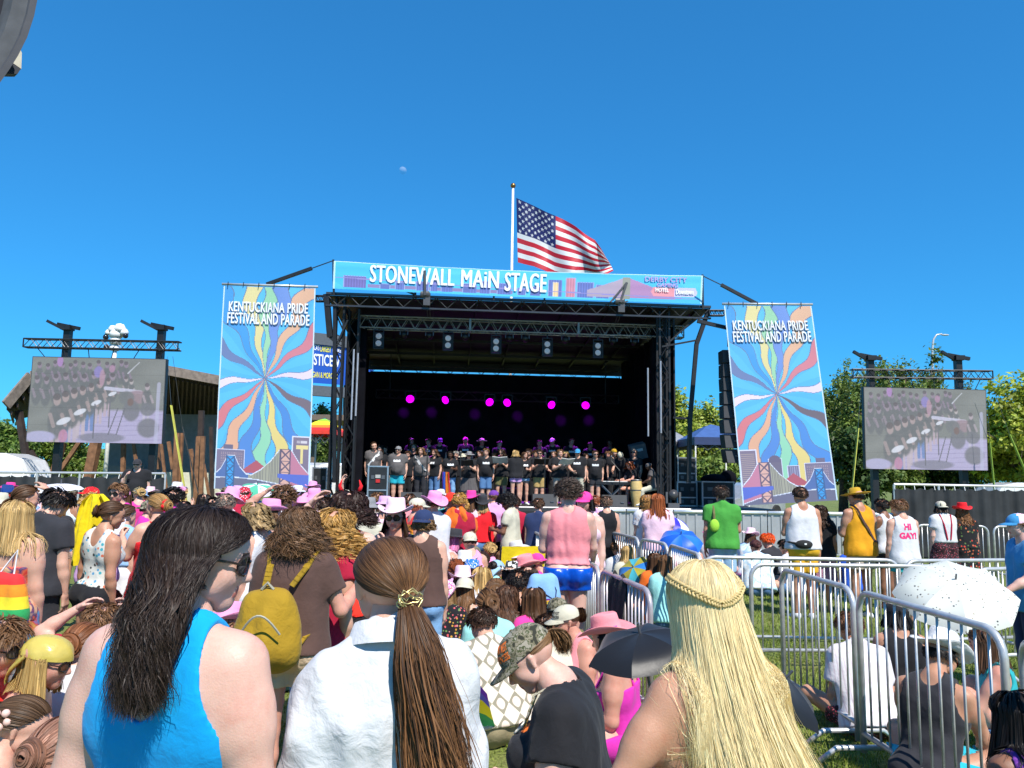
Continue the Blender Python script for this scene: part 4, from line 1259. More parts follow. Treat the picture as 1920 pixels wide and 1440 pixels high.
for k in range(5): mb.tube([SL(Sp(628, 625 + 8 * k, .05)), SL(Sp(641, 633 + 8 * k, .3))], .012, 5)
mb.build('outrigger', BLK, stage)
for (xa, ya, xb, yb) in ((592, 554, 614, 559), (1330, 582, 1358, 586)):
 mb = MB(); truss(mb, SL(Sp(xa, yb + 5, 0)), SL(Sp(xb, yb + 5, 0)), .16, .15, 3, r=.02); mb.build('banner_bracket', BLK, stage)
# front lighting truss in three sections
fu0, fz = Suz(674, 613, .9); fu1, fz2 = Suz(1284, 641, .9)
for k in range(3):
 a, b = fu0 + (fu1 - fu0) * k / 3, fu0 + (fu1 - fu0) * (k + 1) / 3 - .03
 mb = MB(); truss(mb, SL(St(a, .9, fz)), SL(St(b, .9, fz)), .36, .36, 8, r=.024); mb.build('lighting_truss', mat('truss_grey', (.30, .305, .32), .4, metal=.3), stage)
for px in (797, 1160):                                # hoist motors on the roof beam with their chains
 u, _ = Suz(px, 570, 0)
 mb = MB(); mb.lathe([(.001, -.16), (.12, -.14), (.13, .1), (.10, .15), (.001, .16)], SL(St(u, -.1, zt + .05)), 14, rot=SR @ rot_y(math.pi / 2)); mb.box(SL(St(u + .05, -.12, zt - .14)), (.2, .12, .3), SR)
 mb.tube([SL(St(u + .06, -.05, zt - .1)), SL(St(u + .06, .8, fz + .36))], .014, 5); mb.tube([SL(St(u + .14, -.05, zt - .1)), SL(St(u + .14, .8, fz + .36))], .014, 5)
 if px < 900: mb.bar(SL(St(u, -.22, zt)), SL(St(u - .03, -.22, zt + .75)), .07)
 else: mb.bar(SL(St(u, -.22, zt)), SL(St(u + .2, -.22, zt + .62)), .07); mb.bar(SL(St(u - .3, -.2, zt)), SL(St(u + .18, -.2, zt + .6)), .05); mb.bar(SL(St(u + .1, -.18, zt)), SL(St(u + .8, -.1, zt + .28)), .04)
 mb.build('hoist', mat('hoist_grey', (.07, .07, .075), .4), stage)
# lamps on the front truss: double white blinders
LAMPL = {710: 'first', 840: 'second', 930: 'third', 1026: 'fourth', 1121: 'fifth', 1251: 'sixth'}
for px, py, lab in ((710, 637, 'double lamp stage blinder hanging at the left end of the front truss'), (840, 641, 'double lamp stage blinder on the front truss, second from the left'), (930, 647, 'double lamp stage blinder hanging left of the middle of the front truss'),
     (1026, 652, 'double lamp stage blinder hanging right of the middle of the front truss'), (1121, 655, 'double lamp stage blinder on the front truss, second from the right'), (1251, 655, 'double lamp stage blinder hanging at the right end beside the column')):
 c = Sp(px, py, 1.0)
 o = tag(empty('stage_blinder', c), lab, 'stage light', 'double lamps on the front truss'); o.rotation_euler = (0, 0, math.atan2(SU[1], SU[0]))
 mb = MB(); mb.box((0, .1, 0), (.24, .18, .46));
 for a, b in (((-.15, -.02, -.27), (-.15, -.02, .3)), ((.15, -.02, -.27), (.15, -.02, .3)), ((-.15, -.02, .3), (.15, -.02, .3)), ((-.15, -.02, -.27), (.15, -.02, -.27))): mb.bar(a, b, .025)
 zc = fz - c[2]
 mb.bar((0, 0, .28), (0, 0, max(.32, zc)), .04)
 mb.build('housing', BLK, o)
 for dz in (.11, -.11):
  l = MB(); l.lathe([(.001, -.03), (.07, -.022), (.088, .0), (.092, .02)], (0, -.0, dz), 14, rot=rot_x(math.pi / 2) @ rot_x(math.pi)); l.V[-1][:, 1] = -np.abs(l.V[-1][:, 1]) * .9 - .0
  l.build('lamp', mat('blinder_lamp', (.45, .45, .48), .25, emit=((.9, .92, 1), .06)), o)
for k, px in enumerate((672 + 85, 805, 872, 955, 985, 1060, 1150, 1190)):
 u, _ = Suz(px, 640, 1.1)
 c = St(u, 1.1, fz - .14)
 o = tag(empty('wash_light', c), ['small dark wash light under the left third of the front truss', 'small dark wash light just left of the second double lamp', 'small dark wash light between the second and third double lamps', 'small dark wash light right of the third double lamp', 'small dark wash light left of the fourth double lamp',
                                     'small dark wash light right of the fourth double lamp', 'small dark wash light right of the fifth double lamp', 'small dark wash light nearest the right column'][k], 'stage light', 'dark wash lights under the front truss')
 mb = MB(); mb.lathe([(.001, -.12), (.09, -.10), (.10, .06), (.07, .10), (.001, .11)], (0, 0, -.03), 12, rot=rot_x(.9 + .2 * (k % 3))); mb.build('housing', BLK, o, True)
 mb = MB(); mb.bar((-.12, 0, -.03), (-.12, 0, .13), .02); mb.bar((.12, 0, -.03), (.12, 0, .13), .02); mb.bar((-.12, 0, .13), (.12, 0, .13), .03); mb.build('yoke', GREYM, o)
# upstage truss with the violet lamps
uu0, uz = Suz(705, 745, 6.2); uu1, _ = Suz(1160, 745, 6.2)
mb = MB(); truss(mb, SL(St(uu0, 6.2, uz)), SL(St(uu1, 6.2, uz)), .3, .3, 12, r=.018); mb.bar(SL(St(uu0 + .5, 6.3, uz)), SL(St(uu0 + .5, 6.3, zr)), .03); mb.bar(SL(St(uu1 - .5, 6.3, uz)), SL(St(uu1 - .5, 6.3, zr)), .03); mb.build('upstage_truss', BLK, stage)
VIO = mat('violet_lamp', (.3, .0, .4), .3, emit=((.62, .0, 1.0), 2.4))
for k, (px, py, yaw) in enumerate(((769, 748, 0), (835, 750, 35), (918, 754, -22), (951, 755, 20), (1034, 759, -35), (1098, 760, 0))):
 c = Sp(px, py, 5.95)
 o = tag(empty('violet_spotlight', c), ['glowing violet stage lamp at the left end of the row', 'violet stage lamp turned sideways, second from the left', 'violet stage lamp left of the centre pair', 'violet stage lamp right of the centre pair', 'violet stage lamp turned sideways, second from the right', 'round violet stage lamp at the right end of the row'][k], 'stage light', 'violet lamps at the back of the stage')
 rr = rot_z(math.atan2(SU[1], SU[0]) + R_(yaw)) @ rot_x(R_(-12))
 mb = MB(); mb.lathe([(.001, -.28), (.10, -.26), (.16, -.1), (.175, .0)], n=18, rot=rr @ rot_x(math.pi / 2)); mb.build('housing', BLK, o, True)
 mb = MB(); mb.lathe([(.001, .0), (.1, .0), (.145, -.004)], n=20, rot=rr @ rot_x(math.pi / 2)); mb.build('lens', VIO, o)
 mb = MB(); mb.bar((-.19, .1, 0), (-.19, .1, .3), .03); mb.bar((.19, .1, 0), (.19, .1, .3), .03); mb.bar((-.19, .1, .3), (.19, .1, .3), .03); mb.build('yoke', BLK, o)
 li = bpy.data.lights.new('violet_beam', 'SPOT'); li.energy = 900; li.color = (.5, .05, 1.0); li.spot_size = R_(52); li.spot_blend = .7; li.shadow_soft_size = .1
 lo = bpy.data.objects.new('violet_beam', li); COL.objects.link(lo); lo.parent = o; lo.location = (0, -.06, -.02)
 tgt = np.array([SU[0] * (.4 if yaw > 0 else -.4 if yaw < 0 else 0) - SVv[0] * 1.0, -SVv[1] * 1.0, -2.4])
 lo.rotation_euler = Vector(-tgt).to_track_quat('Z', 'Y').to_euler()
for px, py in ((757, 772), (809, 771), (890, 774), (970, 778), (1051, 786), (1104, 786)):      # added spots without fixtures, making faint violet pools on the backdrop
 c = Sp(px, py, 6.6); t = Sp(px, py + 2, 7.5)
 li = bpy.data.lights.new('violet_pool', 'SPOT'); li.energy = 75; li.color = (.45, .0, .9); li.spot_size = R_(32); li.spot_blend = 1.0; li.shadow_soft_size = .05
 lo = bpy.data.objects.new('violet_pool', li); COL.objects.link(lo); lo.location = c + np.array([0, 0, .2]); lo.rotation_euler = Vector(lo.location - Vector(t)).to_track_quat('Z', 'Y').to_euler()

# ================================================================ printed banners
def quad_map(TL, TR, BL, BR, rip=0.0, rip2=None, nrm=(0, -1, 0)):
 TL, TR, BL, BR = map(np.asarray, (TL, TR, BL, BR)); nrm = np.asarray(nrm, float)
 def mp(u, v, off=0.0):
  u = np.asarray(u, float)[..., None]; v = np.asarray(v, float)[..., None]
  P = (BL * (1 - u) + BR * u) * (1 - v) + (TL * (1 - u) + TR * u) * v
  w = rip * (np.sin(u * 15 + 2 * np.sin(v * 4)) * np.clip((v - .72) * 3.5, 0.1, 1) + .5 * np.sin(v * 17 + u * 5) * .4)
  return P + nrm * (w + off)
 return mp
def smooth_hit(d, w): return np.clip(.5 - d / w, 0, 1)
RAYS = [(-135, -680, (232, 206, 128)), (5, -680, (150, 205, 152)), (125, -680, (96, 128, 205)), (300, -640, (232, 165, 122)), (360, -330, (214, 104, 116)), (345, -55, (238, 208, 232)),
  (320, 205, (104, 80, 90)), (240, 430, (56, 118, 200)), (115, 490, (236, 200, 104)), (0, 510, (140, 205, 160)), (-105, 510, (66, 118, 200)), (-255, 490, (236, 160, 118)), (-375, 330, (220, 100, 106)),
  (-365, 50, (240, 212, 236)), (-340, -220, (92, 106, 158)), (-245, -410, (46, 138, 214))]
def banner_col(mirror, dark):
 cx, cy = (.49, .455)
 def f(u, v):
  X, Yy = (u - cx) * 720.0, ((1 - v) - cy) * 1530.0
  r = np.hypot(X, Yy); th = np.arctan2(Yy, X)
  c = np.tile(np.array([72, 178, 236.0]), (len(u), 1))
  alt = np.sin(th * 16 + .5 * np.sin(r / 90)) > .2
  c[alt] = (64, 168, 230)
  for k, (dx, dy, col) in enumerate(RAYS):
   t0 = math.atan2(dy, dx)
   d = np.angle(np.exp(1j * (th - t0 - .055 * np.sin(r / 52.0 + k * 1.7) * np.clip(r / 120, 0, 1)))) * r
   wd = 1 + r * .092
   ad = np.abs(d) - wd
   m = ad < 0; c[m] = np.array(col) * (dark if k == 6 else 1)
   e = np.abs(ad) < 1.2 + r * .004; c[e] = np.array([86, 104, 140])
  # skyline in photograph pixels of the left banner
  x = (404 + (1 - u if mirror else u) * 176); y = 537 + (1 - v) * 383
  def rect(x0, x1, y0, y1, col, edge=None):
   m = (x > x0) & (x < x1) & (y > y0) & (y < y1); c[m] = col
   if edge is not None:
    e = (((np.abs(x - x0) < .7) | (np.abs(x - x1) < .7)) & (y > y0 - .7) & (y < y1)) | ((np.abs(y - y0) < .7) & (x > x0) & (x < x1)); c[e] = edge
  PUR, WH = (112, 92, 116), (225, 215, 235)
  rect(404, 457, 846, 916, PUR, WH); rect(418, 436, 838, 846, (95, 80, 105))
  win = (x > 413) & (x < 456) & (y > 850) & (y < 900) & ((x % 3.4) < 1.3) & ((y % 3.2) < 1.3); c[win] = (190, 150, 150)
  if mirror:
   rect(500, 524, 836, 916, (98, 80, 100), WH); dm = ((x - 512) ** 2 + (y - 840) ** 2 < 130) & (y < 842); c[dm] = (92, 74, 98)
   rect(468, 490, 850, 916, (108, 92, 122), WH); st = (x > 468) & (x < 490) & (y > 852) & ((x % 4) < 1.4); c[st] = (150, 140, 170)
  tri = (y > 864 + np.abs(x - 480) * .75) & (y < 888) & (x > 457) & (x < 503); c[tri] = (176, 62, 74)
  rect(546, 577, 817, 905, (116, 92, 112), WH)
  if mirror:
   w2 = (x > 549) & (x < 575) & (y > 822) & ((y % 3.6) < 1.4); c[w2] = (170, 140, 130)
  else:
   rect(553, 575, 833, 840, (240, 205, 120)); rect(561.5, 566, 840, 866, (240, 205, 120))
   tx = (x > 554) & (x < 573) & (y > 824) & (y < 829) & ((x % 2.4) < 1.4); c[tx] = (215, 195, 200)
  # bridge: cables, decks, towers
  ycab = np.where(x < 433, np.interp(x, [400, 415, 427], [896, 882, 858]), np.where(x < 534, np.interp(x, [440, 450, 462, 472, 490, 508, 523], [858, 878, 890, 891, 880, 862, 842]), np.interp(x, [545, 560, 580], [843, 866, 888])))
  yd = np.interp(x, [400, 440, 480, 520, 548, 580], [899, 897, 899, 905, 908, 918])
  under = (y > ycab) & (y < yd)
  c[under & (x < 466)] = (64, 88, 150);
  m = under & (x >= 466) & (x < 534); c[m] = np.array([158, 146, 120]); hat = m & ((x % 3) < .9); c[hat] = (110, 98, 92)
  m = under & (x >= 534); c[m] = (196, 104, 130)
  c[np.abs(y - ycab) < 1.1] = (228, 226, 240)
  low = y >= yd; c[low] = (92, 84, 108); c[np.abs(y - yd) < .8] = (225, 225, 240)
  for x0, x1, y0, col, fr in ((424, 440, 858, (40, 140, 214), (40, 70, 120)), (523, 544, 841, (226, 160, 140), (84, 62, 84))):
   m = (x > x0) & (x < x1) & (y > y0) & (y < 916); c[m] = col
   w_ = x1 - x0; ph = ((y - y0) % w_) / w_; xx = (x - x0) / w_
   xl = m & ((np.abs(ph - xx) < .09) | (np.abs(1 - ph - xx) < .09) | (xx < .14) | (xx > .86) | (ph < .08)); c[xl] = fr
  bl = (x > 520) & (y > 887) & (y < 893 + (x - 520) * .3) & (x < 578); c[bl] = (70, 86, 190)
  hem = (u < .012) | (u > .988); c[hem] = (205, 225, 240)
  c = c * .78 + np.array([196, 222, 242]) * .22; return ((np.clip(c, 0, 255) / 255 + .055) / 1.055) ** 2.4
 return f
LETTER = mat('white_lettering', (.82, .82, .84), .6); LSH = mat('lettering_shadow', (.10, .17, .30), .7)
def tall_banner(lab, TL, TR, BL, BR, Y, mirror, lines, dark=1.0):
 P = [at(*p, Y) for p in (TL, TR, BL, BR)]
 root = tag(empty('printed_banner', (P[2] + P[3]) / 2), lab, 'banner', 'tall printed banners flanking the stage')
 o0 = np.array(root.location)
 mp0 = quad_map(*[p - o0 for p in P], rip=.02)
 sheet('printed_sheet', mp0, banner_col(mirror, dark), 150, 320, col_mat('banner_print', .5, trans=.12), root)
 a, b = P[0] - o0, P[1] - o0; e = (b - a) * .02
 mb = MB(); mb.tube([a - e + (0, .03, .06), b + e + (0, .03, .06)], .035, 8); mb.build('top_pole', ALU, root, True)
 hd = MB()
 for k in range(6):
  p = a + (b - a) * (k + .3) / 6; hd.tube([p + (0, -.03, -.02), p + (0, -.01, .12)], .012, 5)
 hd.build('tie', BLK, root)
 for (s, box) in lines:
  for off, m, du in ((.022, LSH, .006), (.03, LETTER, 0)):
   bx = (box[0] + du, box[1] - du * .6, box[2] + du, box[3] - du * .6)
   text_on('lettering', s, bx, mp0, m, root, spacing=1.06, off=off, heavy=.0022, hv=.4)
 return root
LN = [('KENTUCKIANA PRIDE', (.075, .872, .925, .922)), ('FESTIVAL AND PARADE', (.065, .812, .945, .866))]
tall_banner('tall printed festival banner with rainbow rays, left of the stage', (419, 536), (592, 541), (401, 916), (580, 926), 21.4, False, LN)
tall_banner('tall leaning festival banner with rainbow rays, right of the stage', (1358, 573), (1521, 574), (1393, 948), (1571, 938), 21.8, True, LN, .9)
# the long banner over the roof
def top_col(u, v):
 c = np.tile(np.array([84, 196, 238.0]), (len(u), 1)); c[(np.sin(u * 9 + v) > .3)] = (74, 188, 236)
 x = u * 692; y = (1 - v) * 52
 R = np.random.default_rng(4)
 def rect(x0, x1, y0, col):
  m = (x > x0) & (x < x1) & (y > y0) & (y < 48); c[m] = col
  e = m & ((np.abs(x - x0) < 1.2) | (np.abs(x - x1) < 1.2) | (np.abs(y - y0) < 1.2)); c[e] = (150, 170, 215)
  w = m & ((x % 5) < 1.3) & (x > x0 + 2); c[w] = np.array(col) * 1.12
 PU = (98, 112, 178)
 rect(18, 60, 26, (112, 106, 168))
 m = (y > 40) & (y < 47) & (x > 62) & (x < 330); c[m] = (140, 128, 176)
 for x0, w, y0 in ((84, 20, 38), (112, 18, 34), (150, 24, 30), (176, 14, 26), (196, 22, 36), (236, 26, 30), (268, 20, 24), (300, 26, 26), (338, 16, 34), (362, 20, 30), (396, 26, 15), (428, 20, 10), (450, 32, 18), (486, 26, 22), (520, 20, 18)): rect(x0, x0 + w, y0, PU)
 rect(429, 447, 10, (196, 130, 150)); rect(404, 416, 20, (230, 195, 150));
 m = (y > 6 + np.abs(x - 545) * .36) & (y < 46) & (x > 470) & (x < 640); c[m] = (176, 158, 178)
 m2 = m & (x > 552); c[m2] = (176, 132, 176)
 t = (x > 537) & (x < 552) & (y > 6) & (y < 48); c[t] = (150, 150, 140)
 c[np.abs(y - 41 - (x - 545) * .02) < .9] = (150, 140, 200)
 c[(u < .004) | (u > .996) | (v > .97)] = (190, 228, 244)
 a = (y > 24) & (y < 40) & (x > 592 + np.abs(y - 32) * .6) & (x < 683 - np.abs(y - 32) * .6); c[a & (x < 637)] = (232, 150, 160); c[a & (x >= 637)] = (200, 196, 232)
 return ((np.clip(c, 0, 255) / 255 + .055) / 1.055) ** 2.4
TB = [at(626, 489, 22.2), at(1318, 517, 23.2), at(624, 541, 22.2), at(1316, 570, 23.2)]
tbr = tag(empty('stage_name_banner', (TB[2] + TB[3]) / 2), 'long turquoise banner naming the stage, stretched above its roof', 'banner'); o0 = np.array(tbr.location)
def tmp(u, v, off=0.0):
 b = quad_map(*[p - o0 for p in TB], rip=.006)(u, v, off)
 u = np.asarray(u, float); b[..., 2] += -.05 * np.sin(u * math.pi) * (.4 + np.asarray(v)) + .004 * np.sin(u * 40) * np.asarray(v)
 return b
sheet('printed_sheet', tmp, top_col, 420, 40, col_mat('banner_print', .5), tbr)
for off, m, du, dv in ((.03, LETTER, 0, 0),):
 for s, bx in (('STONEWALL', (.097, .30, .318, .93)), ('MAiN', (.338, .29, .437, .93)), ('STAGE', (.455, .20, .566, .90))):
  text_on('lettering', s, (bx[0] + du, bx[1] + dv, bx[2] + du, bx[3] + dv), tmp, m, tbr, spacing=1.06, off=off, heavy=.0014)
for s, bx, m in (('DERBY CITY', (.838, .74, .955, .92), mat('violet_print', (.42, .30, .62), .6)), ('GAMING', (.872, .56, .93, .70), mat('violet_print', (.42, .30, .62), .6)), ('HOTEL', (.868, .38, .905, .52), LETTER), ('Downtown', (.926, .31, .975, .50), LETTER)):
 text_on('lettering', s, bx, tmp, m, tbr, off=.03, heavy=.0006)
mb = MB(); q = lambda p: np.asarray(p) - o0
for (x, y0, y1, Y) in ((625, 487, 553, 22.25), (1317, 515, 580, 23.25), (778, 505, 556, 22.5), (925, 512, 563, 22.7), (1020, 515, 567, 22.85), (1163, 520, 574, 23.05)): mb.bar(q(at(x, y0, Y)), q(at(x + 1, y1, Y)), .055)
mb.bar(q(at(735, 535, 22.45)), q(at(778, 552, 22.5)), .06); mb.build('post', BLK, tbr)
def guy(label, pts, rads, mats, Y, name='guy_strut'):
 r = tag(empty(name, at(*pts[0], Y)), label, 'strut' if name == 'guy_strut' else 'strap'); o = np.array(r.location)
 for (a, b, rad, m, nm) in zip(pts[:-1], pts[1:], rads, mats, ['cable', 'strut', 'strut', 'strut'] if name == 'guy_strut' else ['cable', 'webbing', 'webbing', 'webbing']):
  mb = MB(); mb.bar(at(*a, Y) - o, at(*b, Y) - o, rad * 2, rad * (2 if name == 'guy_strut' else .4)); mb.build(nm, m, r)
guy('black strut and cable from the roof banner to the left printed banner', [(624, 489), (585, 503), (500, 533)], (.012, .045), (BLK, BLK), 21.8)
guy('black strut and cable from the roof banner to the right printed banner', [(1319, 518), (1352, 534), (1418, 569)], (.012, .045), (BLK, BLK), 22.8)

# ================================================================ flag, pole, moon
PY = 36.0
fp = tag(empty('flagpole', (at(958, 600, PY)[0], PY, 0)), 'tall white flagpole with a gold ball behind the stage', 'flagpole'); o = np.array(fp.location)
zt_ = at(963, 352, PY)[2]
mb = MB(); mb.tube([(0, 0, 0), (0, 0, zt_)], [.085, .055], 12); mb.build('pole', WHT, fp, True)
mb = MB(); mb.ball((0, 0, zt_ + .1), .13, 8); mb.build('ball', mat('gold', (.45, .2, .06), .3, metal=.9), fp, True)
FT = np.array([(968, 371), (1005, 388), (1040, 404), (1080, 425), (1115, 450), (1136, 482)], float); FB = np.array([(971, 492), (1000, 499), (1040, 516), (1080, 523), (1115, 520), (1150, 508)], float)
def flag_map(u, v, off=0.0):
 u, v = np.asarray(u, float), np.asarray(v, float); t = np.linspace(0, 1, 6)
 def cr(A):
  from_ = np.interp
  us = np.clip(u, 0, 1)
  return np.stack([from_(us, t, A[:, 0]), from_(us, t, A[:, 1])], -1)
 p = cr(FT) * v[..., None] + cr(FB) * (1 - v[..., None])
 p[..., 1] += 2.2 * np.sin(u * 16 + v * 3) * u
 Yv = PY + .55 * np.sin(u * 8.5 - v * 2.2) * np.minimum(1, u * 3) + .22 * np.sin(u * 19 + v * 5) * u - off
 d = np.stack([(p[..., 0] - 960) / F_PX, -(p[..., 1] - 720) / F_PX, -np.ones_like(Yv)], -1) @ CR.T
 d = d / d[..., 1:2]
 return CAM + d * Yv[..., None]
def flag_col(u, v):
 st = np.floor((1 - v) * 13).astype(int)
 c = np.where((st % 2 == 0)[:, None], np.array([.55, .012, .035]), np.array([.78, .78, .78]))
 cu, cv = u / .41, (v - 6 / 13) / (7 / 13)
 ca = (cu < 1) & (cv > 0)
 c[ca] = (.014, .022, .135)
 for r in range(9):
  n = 6 if r % 2 == 0 else 5
  for k in range(n):
   sx, sy = (k + (.5 if n == 6 else 1)) / 6, 1 - (r + .7) / 9.4
   du, dv = (cu - sx) * 1.35, (cv - sy)
   a = np.arctan2(du, dv); rad = np.hypot(du, dv)
   rr = .034 + .018 * np.cos(5 * a)
   c[ca & (rad < rr)] = (.8, .8, .8)
 return c
fo = sheet('national_flag', flag_map, flag_col, 200, 140, col_mat('flag_cloth', .6, trans=.3)); tag(fo, 'red white and blue striped flag flying from the tall pole', 'flag')
mv, mf = dome(14.5, 14.5, 14.5, 24, 8, zc=0); dm = unit(ray(755, 320)); toq = np.array(Vector(-dm + np.array([.55, 0, .25])).to_track_quat('Z', 'Y').to_matrix())
mm, nt, b, N, L = new_mat('moon'); b.inputs['Base Color'].default_value = (.95, .95, .95, 1); b.inputs['Roughness'].default_value = 1; b.inputs['Alpha'].default_value = .13
mo = mesh_obj('moon', mv @ toq.T, mf, mm, None, True, CAM + dm * 3000); tag(mo, 'faint half moon in the blue sky left of the flag', 'moon')

# ================================================================ video screens
def screen_col(u, v):
 x, y = u, 1 - v
 c = np.tile(np.array([122, 122, 118.0]), (len(u), 1)) + (6 * np.sin(x * 13 + 2 * np.sin(y * 9)) * np.sin(y * 11))[:, None]
 def ell(cx, cy, rx, ry, col, k=.85, a=0.0):
  dx, dy = x - cx, (y - cy) * .63; X, Y = dx * math.cos(a) + dy * math.sin(a), -dx * math.sin(a) + dy * math.cos(a)
  m = np.clip((1.25 - np.hypot(X / rx, Y / (ry * .63))) * 4, 0, 1)[:, None] * k; c[:] = c * (1 - m) + np.array(col) * m
 def cap(p, q_, r, col, k=.85):
  p, q_ = np.array(p), np.array(q_); d = q_ - p; tt = np.clip(((x - p[0]) * d[0] + (y - p[1]) * d[1]) / (d @ d), 0, 1)
  m = np.clip((1.3 - np.hypot(x - p[0] - tt * d[0], (y - p[1] - tt * d[1]) * .63) / r) * 3, 0, 1)[:, None] * k; c[:] = c * (1 - m) + np.array(col) * m
 m = np.clip((y - (.60 + .9 * np.maximum(0, .58 - x))) * 30, 0, 1) * np.clip((x - .26) * 20, 0, 1); c += m[:, None] * (np.array([164, 152, 186.0]) - c)
 for k in range(6): cap((.42 - .03 * k, .72 + .05 * k), (1, .66 + .06 * k), .0025, (146, 136, 170), .7)
 R = np.random.default_rng(12)
 def fig(cx, cy, s, sk, legs, folder=False):
  if legs:
   for d in (-.014, .014): cap((cx + d * s, cy + .18 * s), (cx + d * s * 1.3, cy + .40 * s), .010 * s, legs)
  ell(cx, cy + .10 * s, .036 * s, .13 * s, (104, 104, 106)); cap((cx - .03 * s, cy + .05 * s), (cx - .01 * s, cy + .14 * s), .009 * s, sk, .7); cap((cx + .03 * s, cy + .05 * s), (cx + .05 * s, cy + .13 * s), .009 * s, sk, .7)
  ell(cx, cy - .07 * s, .017 * s, .042 * s, sk); ell(cx - .003, cy - .095 * s, .017 * s, .025 * s, (92, 86, 88), .8)
  if folder: ell(cx + .04 * s, cy + .10 * s, .034 * s, .022 * s, (200, 198, 208), .9, -.4)
 for i in range(13): fig(.06 + .055 * i + R.normal(0, .008), .16 + .02 * math.sin(i * 2.1) - .002 * i, .8, (140, 118, 138), None)
 for i in range(9): fig(.05 + .07 * i, .34 + .02 * math.sin(i * 1.7) - .008 * i, .95, (146, 128, 140), None)
 for i, lg in enumerate(((176, 150, 160), (178, 156, 164), (96, 122, 176), (180, 160, 166), (176, 156, 164), (104, 128, 180), (178, 150, 160))): fig(.58 - .062 * i, .34 + .045 * i, .85 + .10 * i, (166, 142, 140), lg, i % 2 == 0)
 ell(.10, .94, .10, .06, (168, 160, 198)); ell(.27, .93, .03, .07, (186, 120, 148)); ell(.21, .05, .02, .06, (166, 116, 180)); ell(.50, .17, .03, .06, (134, 118, 186)); ell(.53, .24, .018, .09, (170, 130, 146)); ell(.60, .13, .02, .04, (164, 122, 148))
 fig(.71, .30, .7, (170, 150, 150), None); fig(.75, .33, .7, (176, 160, 160), None); cap((.56, .36), (.82, .40), .012, (186, 180, 202)); ell(.80, .46, .07, .07, (148, 122, 130)); ell(.72, .47, .05, .07, (112, 112, 114))
 fig(.87, .40, .9, (170, 150, 158), (178, 168, 186)); ell(.76, .62, .055, .11, (112, 110, 116)); ell(.75, .52, .02, .04, (120, 96, 90)); ell(.89, .82, .07, .10, (112, 110, 116)); ell(.88, .60, .05, .07, (114, 112, 118)); ell(.55, .94, .15, .05, (120, 116, 130), .8)
 cap((.60, .52), (.60, .82), .003, (104, 102, 110)); cap((.49, .55), (.49, .95), .003, (104, 102, 110)); cap((.60, .90), (.66, .60), .004, (104, 102, 110)); cap((.66, .90), (.71, .60), .004, (104, 102, 110)); cap((.72, .18), (.80, .05), .004, (180, 178, 186)); cap((.955, .3), (.95, 1), .012, (172, 168, 196), .7)
 c += R.normal(0, 2, len(u))[:, None]; c[(np.abs((x * 8) % 1 - .5) > .485) | (np.abs((y * 5) % 1 - .5) > .488)] -= 7
 c[(x < .004) | (x > .996) | (y < .006)] = (60, 60, 62); c = c * .8 + c.mean(1, keepdims=True) * .2
 return ((np.clip(c, 0, 255) / 255 + .055) / 1.055) ** 2.4 * .74
def video_screen(lab, TL, TR, BL, BR, Y, posts, ttop, tx):
 P = [at(*p, Y) for p in (TL, TR, BL, BR)]
 root = tag(empty('video_screen', (at((BL[0] + BR[0]) / 2, BL[1], Y)[0], Y, 0)), lab, 'video screen', 'video screens beside the stage'); o0 = np.array(root.location)
 mp = quad_map(*[p - o0 for p in P])
 sheet('display', mp, screen_col, 200, 128, col_mat('screen_picture', .6, emit=.28), root)
 mb = MB(); c = sum(P) / 4 - o0 + np.array([0, .11, 0]); w = np.linalg.norm(P[1] - P[0]); h = np.linalg.norm(P[0] - P[2])
 n_ = [mp(np.array([a]), np.array([b]), -.012)[0] for a, b in ((0, 0), (1, 0), (1, 1), (0, 1))]; V = n_ + [p + np.array([0, .16, 0]) for p in n_]
 mb.add(V, [(0, 1, 2, 3), (7, 6, 5, 4), (0, 4, 5, 1), (1, 5, 6, 2), (2, 6, 7, 3), (3, 7, 4, 0)]); mb.build('cabinet', BLK, root)
 for px in posts:
  b = at(px, 800, Y + .35); t = at(px, ttop - 14, Y + .35)
  mb = MB(); mb.box((b[0] - o0[0], .35, t[2] / 2), (.20, .20, t[2]));
  mb.bar((b[0] - o0[0] - .12, .3, t[2] - .05), (b[0] - o0[0] - .62, .2, t[2] + .2), .09); mb.bar((b[0] - o0[0] - .35, .34, t[2] + .12), (b[0] - o0[0] + .38, .3, t[2] - .02), .11); mb.box((b[0] - o0[0], .3, t[2]), (.3, .3, .16))
  mb.box((b[0] - o0[0], .35, .06), (.9, .9, .12)); mb.build('lift_tower', BLK, root)
 a = at(tx[0], ttop + 21, Y); b = at(tx[1], ttop + 27 if tx[0] < 900 else ttop + 24, Y)
 mb = MB(); truss(mb, a - o0, b - o0, .27, .25, 11, dep=(0, 1, 0), r=.022); mb.build('truss', mat('screen_truss', (.035, .036, .04) if tx[0] < 900 else (.12, .12, .13), .4, metal=.4), root)
 mb = MB()
 for k in range(6):
  t = (k + .5) / 6; p = P[0] * (1 - t) + P[1] * t - o0; q_ = a * (1 - t) + b * t - o0; mb.tube([p + (0, .05, 0), q_ + (0, .05, 0)], .014, 5)
 mb.build('hanger', BLK, root)
 return root
video_screen('large video screen showing the singers, at the left under a black truss', (61, 668), (312, 673), (48, 828), (304, 832), 24.0, (113, 291), 629, (43, 333))
video_screen('large video screen showing the singers, at the right in front of trees', (1619, 725), (1849, 731), (1623, 879), (1853, 882), 25.5, (1636, 1802), 686, (1600, 1862))
YEL = mat('yellow_webbing', (.62, .60, .10), .7); GRN = mat('green_webbing', (.30, .45, .06), .7); THIN = mat('steel_cable', (.16, .17, .16), .4, metal=.5); DKW = mat('dark_webbing', (.05, .05, .045), .7)
